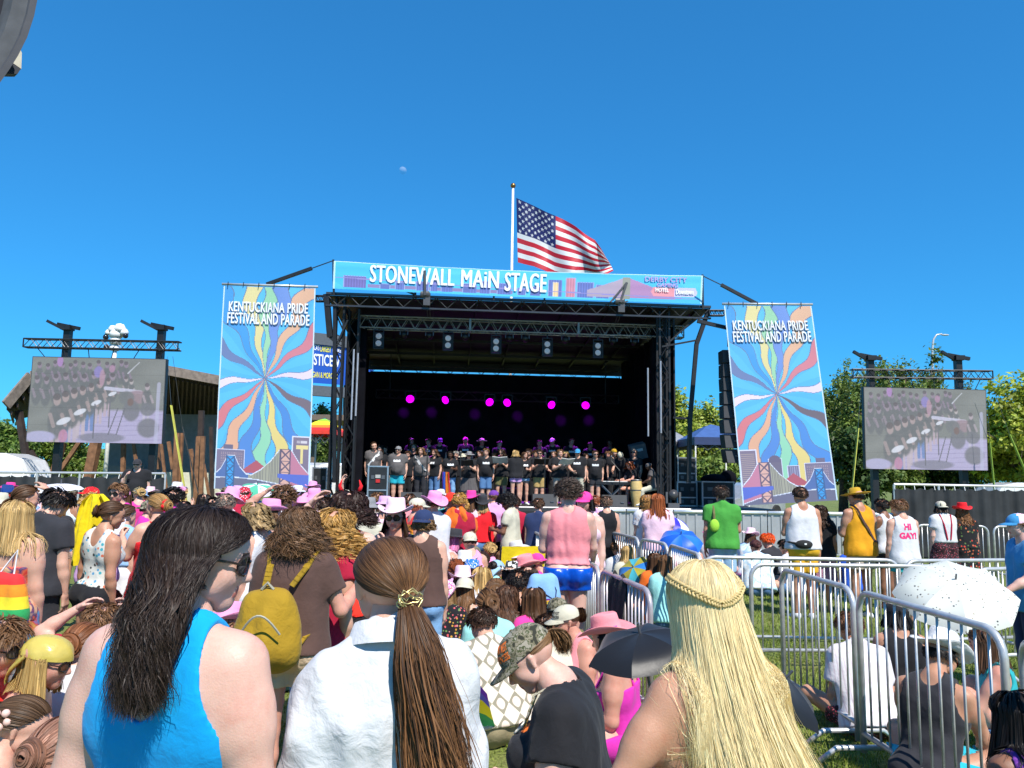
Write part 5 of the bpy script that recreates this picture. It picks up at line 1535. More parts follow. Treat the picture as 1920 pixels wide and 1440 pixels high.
guy('yellow ratchet strap left of the left printed banner, running down from the screen', [(314, 668), (321, 760), (352, 955)], (.008, .055), (THIN, YEL), 23.2, 'ratchet_strap')
guy('dark thin strap between the left screen and the pavilion posts', [(324, 668), (342, 800), (372, 925)], (.010, .03), (DKW, DKW), 23.0, 'ratchet_strap')
guy('yellow ratchet strap left of the right video screen', [(1616, 703), (1609, 803), (1596, 935)], (.008, .055), (THIN, YEL), 25.0, 'ratchet_strap')
guy('green ratchet strap hanging just right of the right screen', [(1852, 770), (1856, 830), (1866, 935)], (.008, .04), (THIN, GRN), 25.0, 'ratchet_strap')
guy('yellow green ratchet strap slanting to the right edge', [(1857, 712), (1893, 815), (1940, 925)], (.008, .045), (THIN, GRN), 25.0, 'ratchet_strap')
# ================================================================ pavilion, fences, far things
WOOD = mat('brown_wood', (.22, .105, .05), .7, var=.35, scale=5, bump=.3)
DWOOD = mat('dark_wood', (.035, .022, .018), .75, var=.4, scale=4)
pv = tag(empty('pavilion', (at(200, 880, 32)[0], 32, 0)), 'wooden park pavilion with slanting dark roof behind the left screen', 'pavilion'); o0 = np.array(pv.location); q = lambda p: np.asarray(p) - o0
A = [at(12, 768, 30), at(58, 713, 31), at(312, 702, 32), at(420, 722, 33.5)]
bk = [at(30, 788, 42), at(100, 770, 42), at(318, 792, 40), at(425, 800, 40)]
mb = MB()
V = [q(p) for p in A + bk]; V += [p + np.array([0, 0, .30]) for p in V]
F = []
for i in range(3): F += [(i, i + 1, 5 + i, 4 + i), (8 + i, 12 + i, 13 + i, 9 + i), (i, 8 + i, 9 + i, i + 1), (4 + i, 5 + i, 13 + i, 12 + i)]
mb.add(V, F); mb.build('roof', DWOOD, pv)
mb = MB()
for a, b in zip(A[:-1], A[1:]): mb.bar(q(a) + (0, -.06, .17), q(b) + (0, -.06, .17), .10, .40)
mb.build('fascia', mat('weathered_fascia', (.20, .16, .13), .8, var=.3), pv)
mb = MB()
for k in range(14):
 t = k / 13; a = A[2] * (1 - t) + A[3] * t; b = bk[2] * (1 - t) + bk[3] * t; mb.bar(q(a) - (0, -.3, .08), q(b) - (0, .2, .08), .07, .16)
for k in range(5):
 t = k / 4; a = A[0] * (1 - t) + A[1] * t; b = bk[0] * (1 - t) + bk[1] * t; mb.bar(q(a) - (0, -.3, .1), q(b) - (0, .2, .1), .07, .16)
mb.build('rafter', mat('rafter_wood', (.07, .045, .035), .8, var=.3), pv)
for (xa, ya, xb, yb, Y, w, m) in ((35, 770, 54, 890, 31, .22, DWOOD), (118, 830, 100, 890, 33, .24, WOOD), (165, 905, 183, 815, 33, .36, WOOD), (108, 890, 150, 828, 33, .16, WOOD), (58, 845, 82, 885, 32.5, .14, DWOOD), (230, 905, 232, 828, 34, .16, WOOD), (250, 830, 262, 905, 34, .12, WOOD),
                                  (328, 920, 333, 812, 33, .2, WOOD), (341, 812, 336, 905, 33.3, .14, WOOD), (316, 828, 324, 880, 33, .12, WOOD), (292, 830, 296, 880, 33.5, .2, WOOD), (302, 830, 310, 900, 33, .10, WOOD), (376, 830, 378, 770, 33.2, .2, DWOOD), (368, 925, 373, 818, 33, .18, WOOD), (381, 818, 377, 920, 32.7, .15, WOOD), (358, 842, 364, 900, 33.5, .14, WOOD), (382, 870, 392, 930, 33, .10, WOOD), (396, 800, 398, 925, 33.5, .14, DWOOD)):
 a, b = at(xa, ya, Y), at(xb, yb, Y)
 if a[2] > b[2]: a, b = b, a
 a = a - (b - a) / max(b[2] - a[2], .1) * (a[2] - 0.0) * (1 if a[2] < 1.6 else 0)
 mb = MB(); mb.bar(q(a), q(b), w); mb.build('post', m, pv)
mb = MB(); a, b = at(205, 855, 37), at(430, 855, 37); mb.box(q((a + b) / 2) * (1, 1, 0) + (0, 0, 2.25), (b[0] - a[0], .2, 4.5)); mb.build('grey_wall', mat('grey_wall', (.22, .23, .24), .8), pv)
mb = MB(); a, b = at(306, 885, 33.8), at(425, 890, 33.8); mb.box(q((a + b) / 2) * (1, 1, 0) + (0, 0, a[2] / 2), (b[0] - a[0], .25, a[2])); mb.build('low_wall', mat('pale_wall', (.62, .62, .50), .8), pv)
mb = MB(); a, b = at(200, 846, 35.5), at(270, 846, 35.5); mb.box(q((a + b) / 2) * (1, 1, 0) + (0, 0, 1.0), (b[0] - a[0], .2, 2.0)); mb.build('grey_wall', MATS['grey_wall'], pv)

MESHF = mat('black_mesh', (.022, .024, .027), .75, var=.4, scale=2.5, bump=.6, bscale=5)
def mesh_fence(lab, xa, ya, xb, yb, Y, npost):
 a, b = at(xa, ya, Y), at(xb, yb, Y); r = tag(empty('mesh_fence', ((a[0] + b[0]) / 2, Y, 0)), lab, 'fence', 'black mesh fences'); o = np.array(r.location)
 zt = (a[2] + b[2]) / 2
 mb = MB(); mb.tube([a - o, b - o], .03, 8)
 for k in range(npost):
  t = k / (npost - 1); p = a * (1 - t) + b * t - o; mb.tube([(p[0], 0, 0), (p[0], 0, zt)], .03, 8)
 mb.build('rail_frame', ALU, r)
 n = 90; xs = np.linspace(a[0] - o[0], b[0] - o[0], n)
 V = [(x, -.04 + .03 * math.sin(i * 1.1) + .02 * math.sin(i * .37), z - (.05 * abs(math.sin(i * .5)) if z > 1 else 0)) for z in (.03, zt * .5, zt - .07) for i, x in enumerate(xs)]
 F = [(j * n + i, j * n + i + 1, (j + 1) * n + i + 1, (j + 1) * n + i) for j in range(2) for i in range(n - 1)]
 mesh_obj('mesh_cloth', V, F, MESHF, r, True)
 mb = MB()
 for i in range(0, n, 5): mb.tube([(xs[i], -.04, zt - .12), (xs[i], 0, zt + .02)], .009, 5)
 mb.build('tie', WHT, r)
mesh_fence('black mesh covered fence at the left under the video screen', -90, 885, 310, 888, 19.5, 6)
mesh_fence('black mesh covered fence at the right under the video screen', 1676, 908, 2010, 914, 19.0, 5)

def car(name, lab, px, py, Y, W, Hh, yaw, paint):
 p = at(px, py, Y); r = tag(empty(name, (p[0], Y, 0), yaw), lab, 'car'); z = p[2]
 L, w = W, 1.85
 prof = [(-L / 2, .35), (-L / 2, .9), (-L * .38, 1.0), (-L * .27, z - .12), (-L * .12, z), (L * .16, z), (L * .30, z - .2), (L * .42, 1.0), (L / 2, .9), (L / 2, .35)]
 n = len(prof); V = []
 for yy, k in ((-w / 2, .92), (-w / 2 * .8, 1), (w / 2 * .8, 1), (w / 2, .92)): V += [(x, yy, zz if zz < .95 else .95 + (zz - .95) * k) for x, zz in prof]
 F = [(j * n + i, j * n + (i + 1) % n, (j + 1) * n + (i + 1) % n, (j + 1) * n + i) for j in range(3) for i in range(n)] + [tuple(range(n - 1, -1, -1)), tuple(3 * n + i for i in range(n))]
 mesh_obj('body', V, F, paint, r)
 gl = mat('car_glass', (.02, .025, .03), .08)
 for x0, x1 in ((-L * .22, -.05), (.05, L * .26)):
  mb = MB(); mb.add([(x0, -w / 2 * .985, 1.02), (x1, -w / 2 * .985, 1.02), (x1 - .1, -w / 2 * .93, z - .25), (x0 + .12, -w / 2 * .93, z - .25)], [(0, 1, 2, 3)]); mb.build('window', gl, r)
 for x in (-L * .3, L * .3):
  for yy in (-w / 2, w / 2):
   mb = MB(); mb.lathe([(.001, -.1), (.2, -.1), (.32, -.09), (.34, 0), (.32, .09), (.001, .1)], (x, yy, .34), 16, rot=rot_x(math.pi / 2)); mb.build('wheel', mat('tyre', (.02, .02, .02), .8), r)
CARW = mat('white_car_paint', (.8, .8, .8), .2, coat=.5)
car('parked_car', 'white rounded car parked behind the left fence', -6, 850, 27, 4.2, 1.9, .1, CARW)
car('parked_car', 'white car roof showing behind the right fence', 1915, 905, 30, 4.4, 1.6, -.1, CARW)
car('parked_car', 'white car seen through the gap left of the stage', 612, 868, 37, 4.2, 1.5, 1.0, CARW)
car('parked_car', 'pale car partly hidden by the leaning right banner', 1392, 905, 36, 4.2, 1.5, .7, mat('silver_car', (.5, .52, .54), .25, metal=.5))

bb = tag(empty('billboard', (at(605, 700, 60)[0], 60, 0)), 'blue roadside billboard with white and yellow lettering, left of the stage', 'billboard'); o0 = np.array(bb.location)
P = [at(562, 636, 60) - o0, at(700, 652, 60) - o0, at(560, 716, 60) - o0, at(700, 726, 60) - o0]; bmp = quad_map(*P)
sheet('poster', bmp, lambda u, v: np.tile(np.array([.012, .085, .45]), (len(u), 1)), 4, 4, col_mat('poster_blue', .5), bb)
LW = mat('billboard_white', (.85, .85, .85), .5); LY = mat('billboard_yellow', (.85, .75, .05), .5)
text_on('lettering', "AMERICA'S", (.09, .78, .27, .92), bmp, LW, bb, bold=.02, off=.03); text_on('lettering', 'LARGEST', (.285, .76, .43, .90), bmp, LY, bb, bold=.02, off=.03); text_on('lettering', 'INJURY', (.45, .74, .57, .88), bmp, LW, bb, bold=.02, off=.03)
text_on('lettering', 'JUSTICE V', (.085, .34, .555, .70), bmp, LW, bb, bold=.02, off=.03); text_on('lettering', 'MORGAN & MORGAN', (.09, .13, .52, .27), bmp, LY, bb, bold=.015, off=.03)
mb = MB(); mb.bar(P[0] + (0, .1, .2), P[1] + (0, .1, .2), .5, .9); mb.bar(P[2] + (0, .1, -.6), P[3] + (0, .1, -.6), .6, .8); mb.tube([(2, .6, 0), (2, .6, P[2][2])], .45, 12); mb.build('frame', mat('billboard_frame', (.10, .11, .13), .6), bb)

def canopy(lab, xa, xb, yeave, ypeak, Y, depth, m_roof, m_val, text=None, vh=.3):
 a, b = at(xa, yeave, Y), at(xb, yeave, Y); r = tag(empty('canopy_tent', ((a[0] + b[0]) / 2, Y, 0)), lab, 'canopy tent'); w = (b[0] - a[0]) / 2; z = (a[2] + b[2]) / 2; zp = at((xa + xb) / 2, ypeak, Y + depth / 2)[2]
 V = [(-w, 0, z), (w, 0, z), (w, depth, z), (-w, depth, z), (-.25 * w, depth * .4, zp - .1), (.25 * w, depth * .4, zp - .1), (.25 * w, depth * .6, zp - .1), (-.25 * w, depth * .6, zp - .1), (0, depth / 2, zp)]
 mesh_obj('roof', V, [(0, 1, 5, 4), (1, 2, 6, 5), (2, 3, 7, 6), (3, 0, 4, 7), (4, 5, 8), (5, 6, 8), (6, 7, 8), (7, 4, 8)], m_roof, r)
 V = [(-w, -.01, z), (w, -.01, z), (w, depth, z), (-w, depth, z)]; V += [(x, y, zz - vh) for x, y, zz in V]
 mesh_obj('valance', V, [(0, 1, 5, 4), (1, 2, 6, 5), (2, 3, 7, 6), (3, 0, 4, 7)], m_val, r)
 for x in (-w + .05, w - .05):
  for y in (.05, depth - .05):
   mb = MB(); mb.bar((x, y, 0), (x, y, z), .05); mb.build('leg', WHT, r)
 for y in (.08, depth - .08):
  mb = MB()
  for k in range(4):
   x0, x1 = -w + 2 * w * k / 4, -w + 2 * w * (k + 1) / 4; mb.bar((x0, y, z - .1), (x1, y, z - .5), .025); mb.bar((x0, y, z - .5), (x1, y, z - .1), .025)
  mb.build('scissor_frame', GREYM, r)
 return r, w, z
NVY = mat('navy_canopy', (.05, .11, .30), .6); NVL = mat('navy_valance', (.025, .045, .13), .6)
canopy('blue canopy tent right of the stage, behind the road cases', 1302, 1405, 820, 796, 30.0, 3.2, NVY, NVL)
canopy('grey canopy tent half hidden by the right stage column', 1240, 1300, 828, 806, 33.0, 3.0, mat('grey_canopy', (.25, .26, .28), .6), mat('grey_canopy_b', (.08, .08, .09), .7))
m, nt, b, N, L = new_mat('rainbow_canopy'); tc = N('ShaderNodeTexCoord'); sp = N('ShaderNodeSeparateXYZ'); L(tc.outputs['Generated'], sp.inputs[0])
rn = ramp_node(nt, [(0, (.8, .02, .02)), (.2, (.85, .22, .01)), (.42, (.85, .72, .02)), (.7, (.35, .6, .02)), (.9, (.05, .4, .2))], 'CONSTANT'); L(sp.outputs[2], rn.inputs[0]); L(rn.outputs[0], b.inputs['Base Color']); b.inputs['Roughness'].default_value = .6
canopy('rainbow striped canopy tent between the left printed banner and the stage', 556, 627, 806, 784, 31, 3, m, mat('red_valance', (.75, .05, .03), .6), vh=.16)
# dark shelter roof behind the rainbow canopy
mb = MB(); a, b_ = at(590, 783, 44), at(680, 786, 44); mb.box(((a[0] + b_[0]) / 2, 44, (a[2]) - .15), (b_[0] - a[0], 5, .3));
for x in (a[0] + .3, b_[0] - .3): mb.bar((x, 43, 0), (x, 43, a[2]), .25)
tag(mb.build('shelter', mat('shelter_wood', (.16, .12, .09), .8)), 'low brown roofed shelter behind the rainbow canopy', 'shelter')
# white camera cluster behind the left screen, street lamp
sc = tag(empty('camera_mast', (at(212, 700, 27)[0], 27, 0)), 'mast of white security cameras rising behind the left video screen', 'camera mast'); zc = at(212, 640, 27)[2]
mb = MB(); mb.tube([(0, 0, 0), (0, 0, zc)], .07, 10); mb.build('mast', WHT, sc, True)
for dx, dz, rr in ((-.12, .42, .16), (.12, .45, .2), (.28, .32, .15), (-.26, .30, .13), (0, .0, .2), (0, .25, .22), (-.02, -.25, .16)):
 mb = MB(); mb.lathe([(.001, rr), (rr * .6, rr * .85), (rr, rr * .2), (rr * .95, -rr * .5), (.001, -rr * .6)], (dx, 0, dz + zc), 14); mb.build('camera_housing', WHT, sc, True)
for dx, dz in ((-.33, .14), (-.28, -.22), (.36, .2)):
 mb = MB(); mb.ball((dx, -.05, dz + zc), .10, 7); mb.build('camera_dome', mat('dark_dome', (.02, .02, .025), .1), sc, True)
sl = tag(empty('street_lamp', (at(1748, 800, 62)[0], 62, 0)), 'tall curved street lamp above the trees behind the right screen', 'street lamp'); o0 = np.array(sl.location)
pts = [at(1748, 880, 62) - o0, at(1748, 700, 62) - o0, at(1748, 655, 62) - o0, at(1750, 637, 62) - o0, at(1756, 628, 62) - o0, at(1766, 626, 62) - o0]; pts[0][2] = 0
mb = MB(); mb.tube(pts, [.16, .11, .09, .08, .07, .06], 10); mb.build('pole', mat('lamp_pole', (.55, .56, .58), .4, metal=.3), sl, True)
p = at(1772, 628, 62) - o0; mb = MB(); mb.ball(p, (.34, .14, .07), 6); mb.build('lamp_head', mat('lamp_head', (.5, .5, .5), .5), sl, True)

# curved eave at the top left corner
ev = tag(empty('curved_eave', at(-60, 60, 7)), 'dark curved roof eave cutting the top left corner', 'eave'); o0 = np.array(ev.location)
C = [(72, -10), (64, 30), (51, 70), (34, 104), (17, 131), (-8, 166), (-40, 205)]
def strip(off0, off1, z, yy, nm, m):
 V = []
 for (x, y) in C:
  for of in (off0, off1): V.append(at(x - of, y - of * .25, yy) - o0)
 k = len(V); V += [v + np.array([-.16, .10, .05]) for v in V]
 F = []
 for i in range(len(C) - 1):
  a = 2 * i
  F += [(a, a + 1, a + 3, a + 2), (k + a, k + a + 2, k + a + 3, k + a + 1), (a, a + 2, k + a + 2, k + a), (a + 1, k + a + 1, k + a + 3, a + 3)]
 mesh_obj(nm, V, F, m, ev)
strip(0, 13, 0, 7.0, 'edge_trim', mat('eave_trim', (.075, .072, .08), .7)); strip(13.6, 44, 0, 7.02, 'fascia', mat('eave_fascia', (.085, .085, .092), .75, var=.2)); strip(44, 160, 0, 7.15, 'soffit', mat('eave_soffit', (.012, .010, .016), .8))
bx = [(21, 117), (40, 129), (41, 100), (36, 87), (33, 138), (6, 138), (28, 105)]
V = [at(21, 116, 7.6) - o0, at(40, 129, 7.6) - o0, at(41, 99, 7.6) - o0, at(36, 88, 7.6) - o0]; V += [v + np.array([-.12, .12, .02]) for v in V]
mesh_obj('pale_box', V, [(0, 1, 2, 3), (7, 6, 5, 4), (0, 4, 5, 1), (1, 5, 6, 2), (2, 6, 7, 3), (3, 7, 4, 0)], mat('pale_siding', (.62, .60, .50), .7), ev)
V = [at(4, 138, 7.58) - o0, at(33, 138.5, 7.58) - o0, at(39, 129, 7.58) - o0, at(20, 117, 7.58) - o0]; V += [v + np.array([-.10, .10, .02]) for v in V]
mesh_obj('underside', V, [(0, 1, 2, 3), (7, 6, 5, 4), (0, 4, 5, 1), (1, 5, 6, 2), (2, 6, 7, 3), (3, 7, 4, 0)], mat('eave_under', (.05, .055, .07), .8), ev)

# ================================================================ gear on and around the stage
CASE = mat('case_black', (.015, .017, .02), .5, var=.3); EDGE = mat('case_edge', (.55, .57, .6), .35, metal=.8)
def case(lab, px0, py0, px1, py1, v, depth=.6, label_col=None, z0=None, name='road_case', group='road cases beside the stage'):
 a, b = Sp(px0, py0, v), Sp(px1, py1, v); w = np.linalg.norm((b - a)[:2]); zb = b[2] if z0 is None else z0; h = a[2] - zb
 c = (a + b) / 2; c[2] = zb
 r = tag(empty(name, c + SVv * depth / 2, math.atan2(SU[1], SU[0])), lab, 'road case', group)
 mb = MB(); mb.box((0, 0, h / 2), (w - .02, depth - .02, h - .02)); mb.build('panel', CASE, r)
 mb = MB()
 for sx in (-1, 1):
  for sy in (-1, 1): mb.box((sx * (w / 2 - .02), sy * (depth / 2 - .02), h / 2), (.045, .045, h))
 for z in (.02, h - .02, h * .36 if h > .7 else h - .02):
  for sy in (-1, 1): mb.box((0, sy * (depth / 2 - .018), z), (w - .09, .04, .04))
 for z in (.02, h - .02):
  for sx in (-1, 1): mb.box((sx * (w / 2 - .018), 0, z), (.04, depth - .09, .04))
 mb.build('edge', EDGE, r)
 for sx in (-.25, .25):
  for zz in (.2, .7): MB().box((sx * w, -depth / 2 - .004, h * zz), (.16 * w, .01, .11)).build('latch', GREYM, r)
 if label_col:
  mb = MB(); mb.box((0, -depth / 2 - .01, h * .6), (.2 * w, .01, .10)); mb.build('sticker', mat('red_sticker', (.5, .02, .02), .5), r)
  mb = MB(); mb.box((0, -depth / 2 - .01, h * .72), (.25 * w, .01, .10)); mb.build('sticker', mat('grey_sticker', (.4, .4, .38), .5), r)
 return r
case('tall black road case with pale edges and a red sticker', 690, 873, 727, 930, .5, .6, True, z0=DZ)
case('black road case in the upper row right of the stage column', 1270, 857, 1306, 900, 1.6, .6, z0=DZ + .76)
case('black road case in the lower row right of the stage column', 1269, 903, 1308, 952, 1.5, .7, z0=DZ)
case('large black amplifier rack below the hanging speakers', 1316, 902, 1378, 958, 1.2, .8, z0=DZ)
case('black equipment rack with pale posts left of the stage', 586, 876, 612, 935, 1.0, .8, z0=DZ)
bag = MB(); c = Sp(1345, 900, 1.5); bag.ball((c[0], c[1] + .2, c[2] + .02), (.5, .35, .18), 8); bag.ball((c[0] + .4, c[1] + .2, c[2] + .05), (.28, .3, .28), 8); tag(bag.build('cover_bundle', BLKC, None, True), 'black cloth cover bundled on top of the amplifier rack', 'cover')
def monitor(lab, px, py, v, w=.62, h=.36):
 c = Sp(px, py, v); r = tag(empty('monitor_wedge', (c[0], c[1], DZ), math.atan2(SU[1], SU[0])), lab, 'speaker', 'floor monitor speakers along the stage edge')
 V = [(-w / 2, -.25, 0), (w / 2, -.25, 0), (w / 2, -.16, h), (-w / 2, -.16, h), (-w / 2, .28, 0), (w / 2, .28, 0), (w / 2, .05, h), (-w / 2, .05, h)]
 mesh_obj('cabinet', V, [(0, 1, 2, 3), (5, 4, 7, 6), (1, 5, 6, 2), (4, 0, 3, 7), (3, 2, 6, 7), (0, 4, 5, 1)], mat('monitor_black', (.03, .032, .036), .6), r)
 mb = MB(); mb.box((w * .3, -.235, h * .4), (.10, .02, .04)); mb.box((-w * .3, -.235, h * .4), (.10, .02, .04)); mb.build('handle', GREYM, r)
monitor('black floor monitor in front of the man in blue shorts', 772, 930, .35); monitor('black floor monitor left of the middle of the stage edge', 890, 930, .35); monitor('black floor monitor right of the middle of the stage edge', 1020, 930, .35, .72); monitor('black floor monitor before the keyboard player', 1150, 935, .35, .74)
def subw(lab, px, py, Y, w, h):
 c = at(px, py, Y); r = tag(empty('subwoofer', (c[0], Y, 0), math.atan2(SU[1], SU[0])), lab, 'speaker', 'subwoofers on the ground before the stage'); h = c[2]
 mb = MB(); mb.box((0, .35, h / 2), (w, .7, h)); mb.build('cabinet', mat('monitor_black', (.03, .032, .036), .6), r)
 mb = MB(); mb.box((0, -.012, h / 2), (w * .9, .02, h * .86)); mb.build('grille', mat('grille', (.012, .012, .013), .7), r)
 mb = MB(); mb.box((-.3 * w, -.03, h * .5), (.12, .02, .05)); mb.build('badge', GREYM, r)
for k, (px, lab) in enumerate(((1007, 'black subwoofer on the ground left of the pink mesh shirt'), (930, 'black subwoofer hidden behind the crowd before the stage'))): subw(lab, px, 954, 21.4, 1.05, .9)
# moving head light, tilted speaker, stands, keyboard, conga, stool
c = Sp(1262, 950, .35); r = tag(empty('moving_head_light', (c[0], c[1], DZ)), 'grey moving head stage light standing on the right stage edge', 'stage light')
mb = MB(); mb.box((0, 0, .07), (.34, .26, .14)); mb.build('base', mat('light_grey_black', (.10, .10, .105), .45), r)
mb = MB(); mb.lathe([(.001, -.15), (.13, -.14), (.16, 0), (.13, .14), (.001, .15)], (0, 0, .38), 16, rot=rot_x(1.2)); mb.build('head', mat('light_dark', (.05, .05, .055), .35), r, True)
for sx in (-1, 1): mb = MB(); mb.box((sx * .2, 0, .30), (.06, .14, .34)); mb.build('arm', MATS['light_grey_black'], r)
c = Sp(1196, 846, 2.6); r = tag(empty('tilted_speaker', (c[0], c[1], DZ)), 'grey tilted loudspeaker with a white label behind the man in sunglasses', 'speaker')
rt = rot_y(-.25) @ rot_x(.2); mb = MB(); mb.box((0, 0, c[2] - DZ), (.52, .4, .5), rt); mb.build('cabinet', mat('speaker_grey', (.16, .16, .165), .6), r)
mb = MB(); mb.box(np.array([0, 0, c[2] - DZ]) + rt @ np.array([0, -.21, .07]), (.28, .01, .09), rt); mb.build('label_plate', WHT, r); mb = MB(); mb.tube([(0, 0, 0), (0, 0, c[2] - DZ - .2)], .03, 8); mb.build('stand', BLK, r)
def stand(lab, px, py, v, h, boom=None, top=None):
 c = Sp(px, py, v); r = tag(empty('microphone_stand', (c[0], c[1], DZ)), lab, 'mic stand', 'microphone stands on the stage')
 mb = MB(); mb.lathe([(.001, .02), (.13, .015), (.14, 0)], n=14); mb.tube([(0, 0, 0), (0, 0, h)], .018, 6)
 if boom: mb.tube([(0, 0, h), boom], .014, 6)
 mb.build('stand', BLK, r); p = boom or (0, 0, h)
 mb = MB(); mb.tube([p, (p[0], p[1] - .02, p[2] + .12)], [.014, .026], 8); mb.ball((p[0], p[1] - .02, p[2] + .13), .035, 5); mb.build('microphone', GREYM, r)
stand('thin microphone stand before the woman with the sash and folder', 799, 930, .7, 1.5); stand('thin microphone stand beside the singer in the wide hat', 862, 930, .7, 1.45); stand('thin microphone stand in front of the singer with tan shorts', 1021, 930, .7, 1.45); stand('boom microphone stand reaching over the conga', 1162, 930, .8, 1.1, (-.25, .1, 1.4)); stand('microphone stand near the left road case', 735, 930, 2.2, 1.4)
c = Sp(1147, 906, 1.3); r = tag(empty('keyboard', (c[0], c[1], DZ), .1), 'black stage keyboard on a crossed stand before the keyboard player', 'keyboard')
mb = MB(); mb.box((0, 0, c[2] - DZ), (1.1, .32, .09)); mb.build('body', BLK, r); mb = MB(); mb.box((0, .03, c[2] - DZ + .055), (1.0, .14, .02)); mb.build('keys', WHT, r)
mb = MB(); h = c[2] - DZ
for y in (-.12, .12): mb.bar((-.35, y, 0), (.35, y, h - .05), .03); mb.bar((.35, y, 0), (-.35, y, h - .05), .03)
mb.build('stand', GREYM, r)
c = Sp(1193, 940, .9); r = tag(empty('conga_drum', (c[0], c[1], DZ)), 'pale wooden conga drum played by the seated drummer', 'drum')
mb = MB(); mb.lathe([(.12, 0), (.14, .1), (.17, .3), (.20, .5), (.185, .7), (.165, .80), (.16, .82)], n=20); mb.build('shell', mat('conga_wood', (.62, .44, .17), .35, var=.2), r, True)
mb = MB(); mb.lathe([(.001, .835), (.16, .832), (.168, .82)], n=20); mb.build('drum_skin', mat('drum_skin', (.75, .7, .6), .6), r, True)
mb = MB(); mb.lathe([(.17, .79), (.178, .80), (.176, .83), (.168, .832)], n=20); mb.lathe([(.203, .49), (.206, .5), (.203, .52)], n=20); mb.build('hoop', GREYM, r, True)
# hanging line array, right
la = tag(empty('line_array', at(1369, 860, 22.0)), 'curved column of black line array speakers hanging behind the right banner', 'speaker column'); o0 = np.array(la.location)
xs = [(1364, 655), (1365, 681), (1365, 707), (1366, 733), (1366, 759), (1366, 785), (1367, 813), (1369, 841), (1372, 869)]
for (xa, ya), (xb, yb) in zip(xs[:-1], xs[1:]):
 a, b_ = at(xa, ya + 1, 22.0) - o0, at(xb, yb - 1.2, 22.0) - o0; k = (ya - 655) / 214; w = .62 + .1 * k
 mb = MB(); V = [(b_[0] - .14, -.0 - .1 * k, b_[2]), (b_[0] + w, -.0 - .1 * k, b_[2]), (a[0] + w, 0, a[2]), (a[0] - .14, 0, a[2])]; V += [(x, y + .5, z) for x, y, z in V]
 mb.add(V, [(0, 1, 2, 3), (7, 6, 5, 4), (0, 4, 5, 1), (1, 5, 6, 2), (2, 6, 7, 3), (3, 7, 4, 0)]); mb.box(((a[0] + b_[0]) / 2 + .16, -.06, (a[2] + b_[2]) / 2), (.10, .02, .03), m=1); mb.build('speaker_box', [mat('array_black', (.02, .021, .024), .5), GREYM], la)
mb = MB(); t = at(1366, 650, 22.2) - o0; mb.bar(t, t + (0, 0, .6), .06); mb.bar(t + (0, 0, .55), t + (-.9, 0, .75), .1); mb.build('rigging', BLK, la)
# front of stage barrier panels
BAR = mat('barrier_sheet', (.42, .42, .43), .42, metal=.35, var=.12, scale=3); BART = mat('barrier_top', (.8, .8, .8), .35, metal=.5)
def stage_barrier(k, x0):
 a = at(x0, 962, 19.3); W = 1.18
 r = tag(empty('stage_barrier', (a[0] + W / 2, 19.3 + .012 * k, 0), .02), None, 'barrier', 'aluminium barrier panels before the stage')
 H = 1.02
 mb = MB(); mb.box((0, 0, H / 2), (W - .03, .03, H - .04));
 for i in range(5): mb.box((-W / 2 + .12 + i * W / 5.2, -.025, H / 2), (.05, .025, H - .1))
 mb.build('sheet', BAR, r); mb = MB(); mb.tube([(-W / 2 + .02, -.03, H), (W / 2 - .02, -.03, H)], .045, 8); mb.build('top_rail', BART, r, True)
 mb = MB(); mb.bar((-W / 2 + .06, 0, H - .05), (-W / 2 + .06, .9, .05), .05); mb.bar((W / 2 - .06, 0, H - .05), (W / 2 - .06, .9, .05), .05); mb.box((0, .45, .02), (W - .04, .95, .03)); mb.build('brace', ALU, r); return r
BL = ['aluminium barrier panel behind the black tank top, leftmost in view', 'aluminium barrier panel behind the woman with long curly golden hair', 'aluminium barrier panel behind the blue umbrellas', 'aluminium barrier panel just left of the green shirt', 'aluminium barrier panel behind the green shirted man', 'aluminium barrier panel behind the person with bright orange hair', 'aluminium barrier panel just left of the white tank top', 'aluminium barrier panel behind the woman in the black tee', 'aluminium barrier panel behind the orange tank top']
for k in range(9): stage_barrier(k, 1085 + k * 88.5)['label'] = BL[k]
# platform the man in black stands on behind the left fence
p = at(258, 900, 17.2); mb = MB(); mb.box((p[0], 17.2, .2), (1.6, 1.0, .4)); mb.box((p[0], 16.68, .2), (1.5, .03, .3)); tag(mb.build('low_platform', mat('platform_wood', (.10, .08, .06), .8)), 'low dark platform under the man in black before the left fence', 'platform')

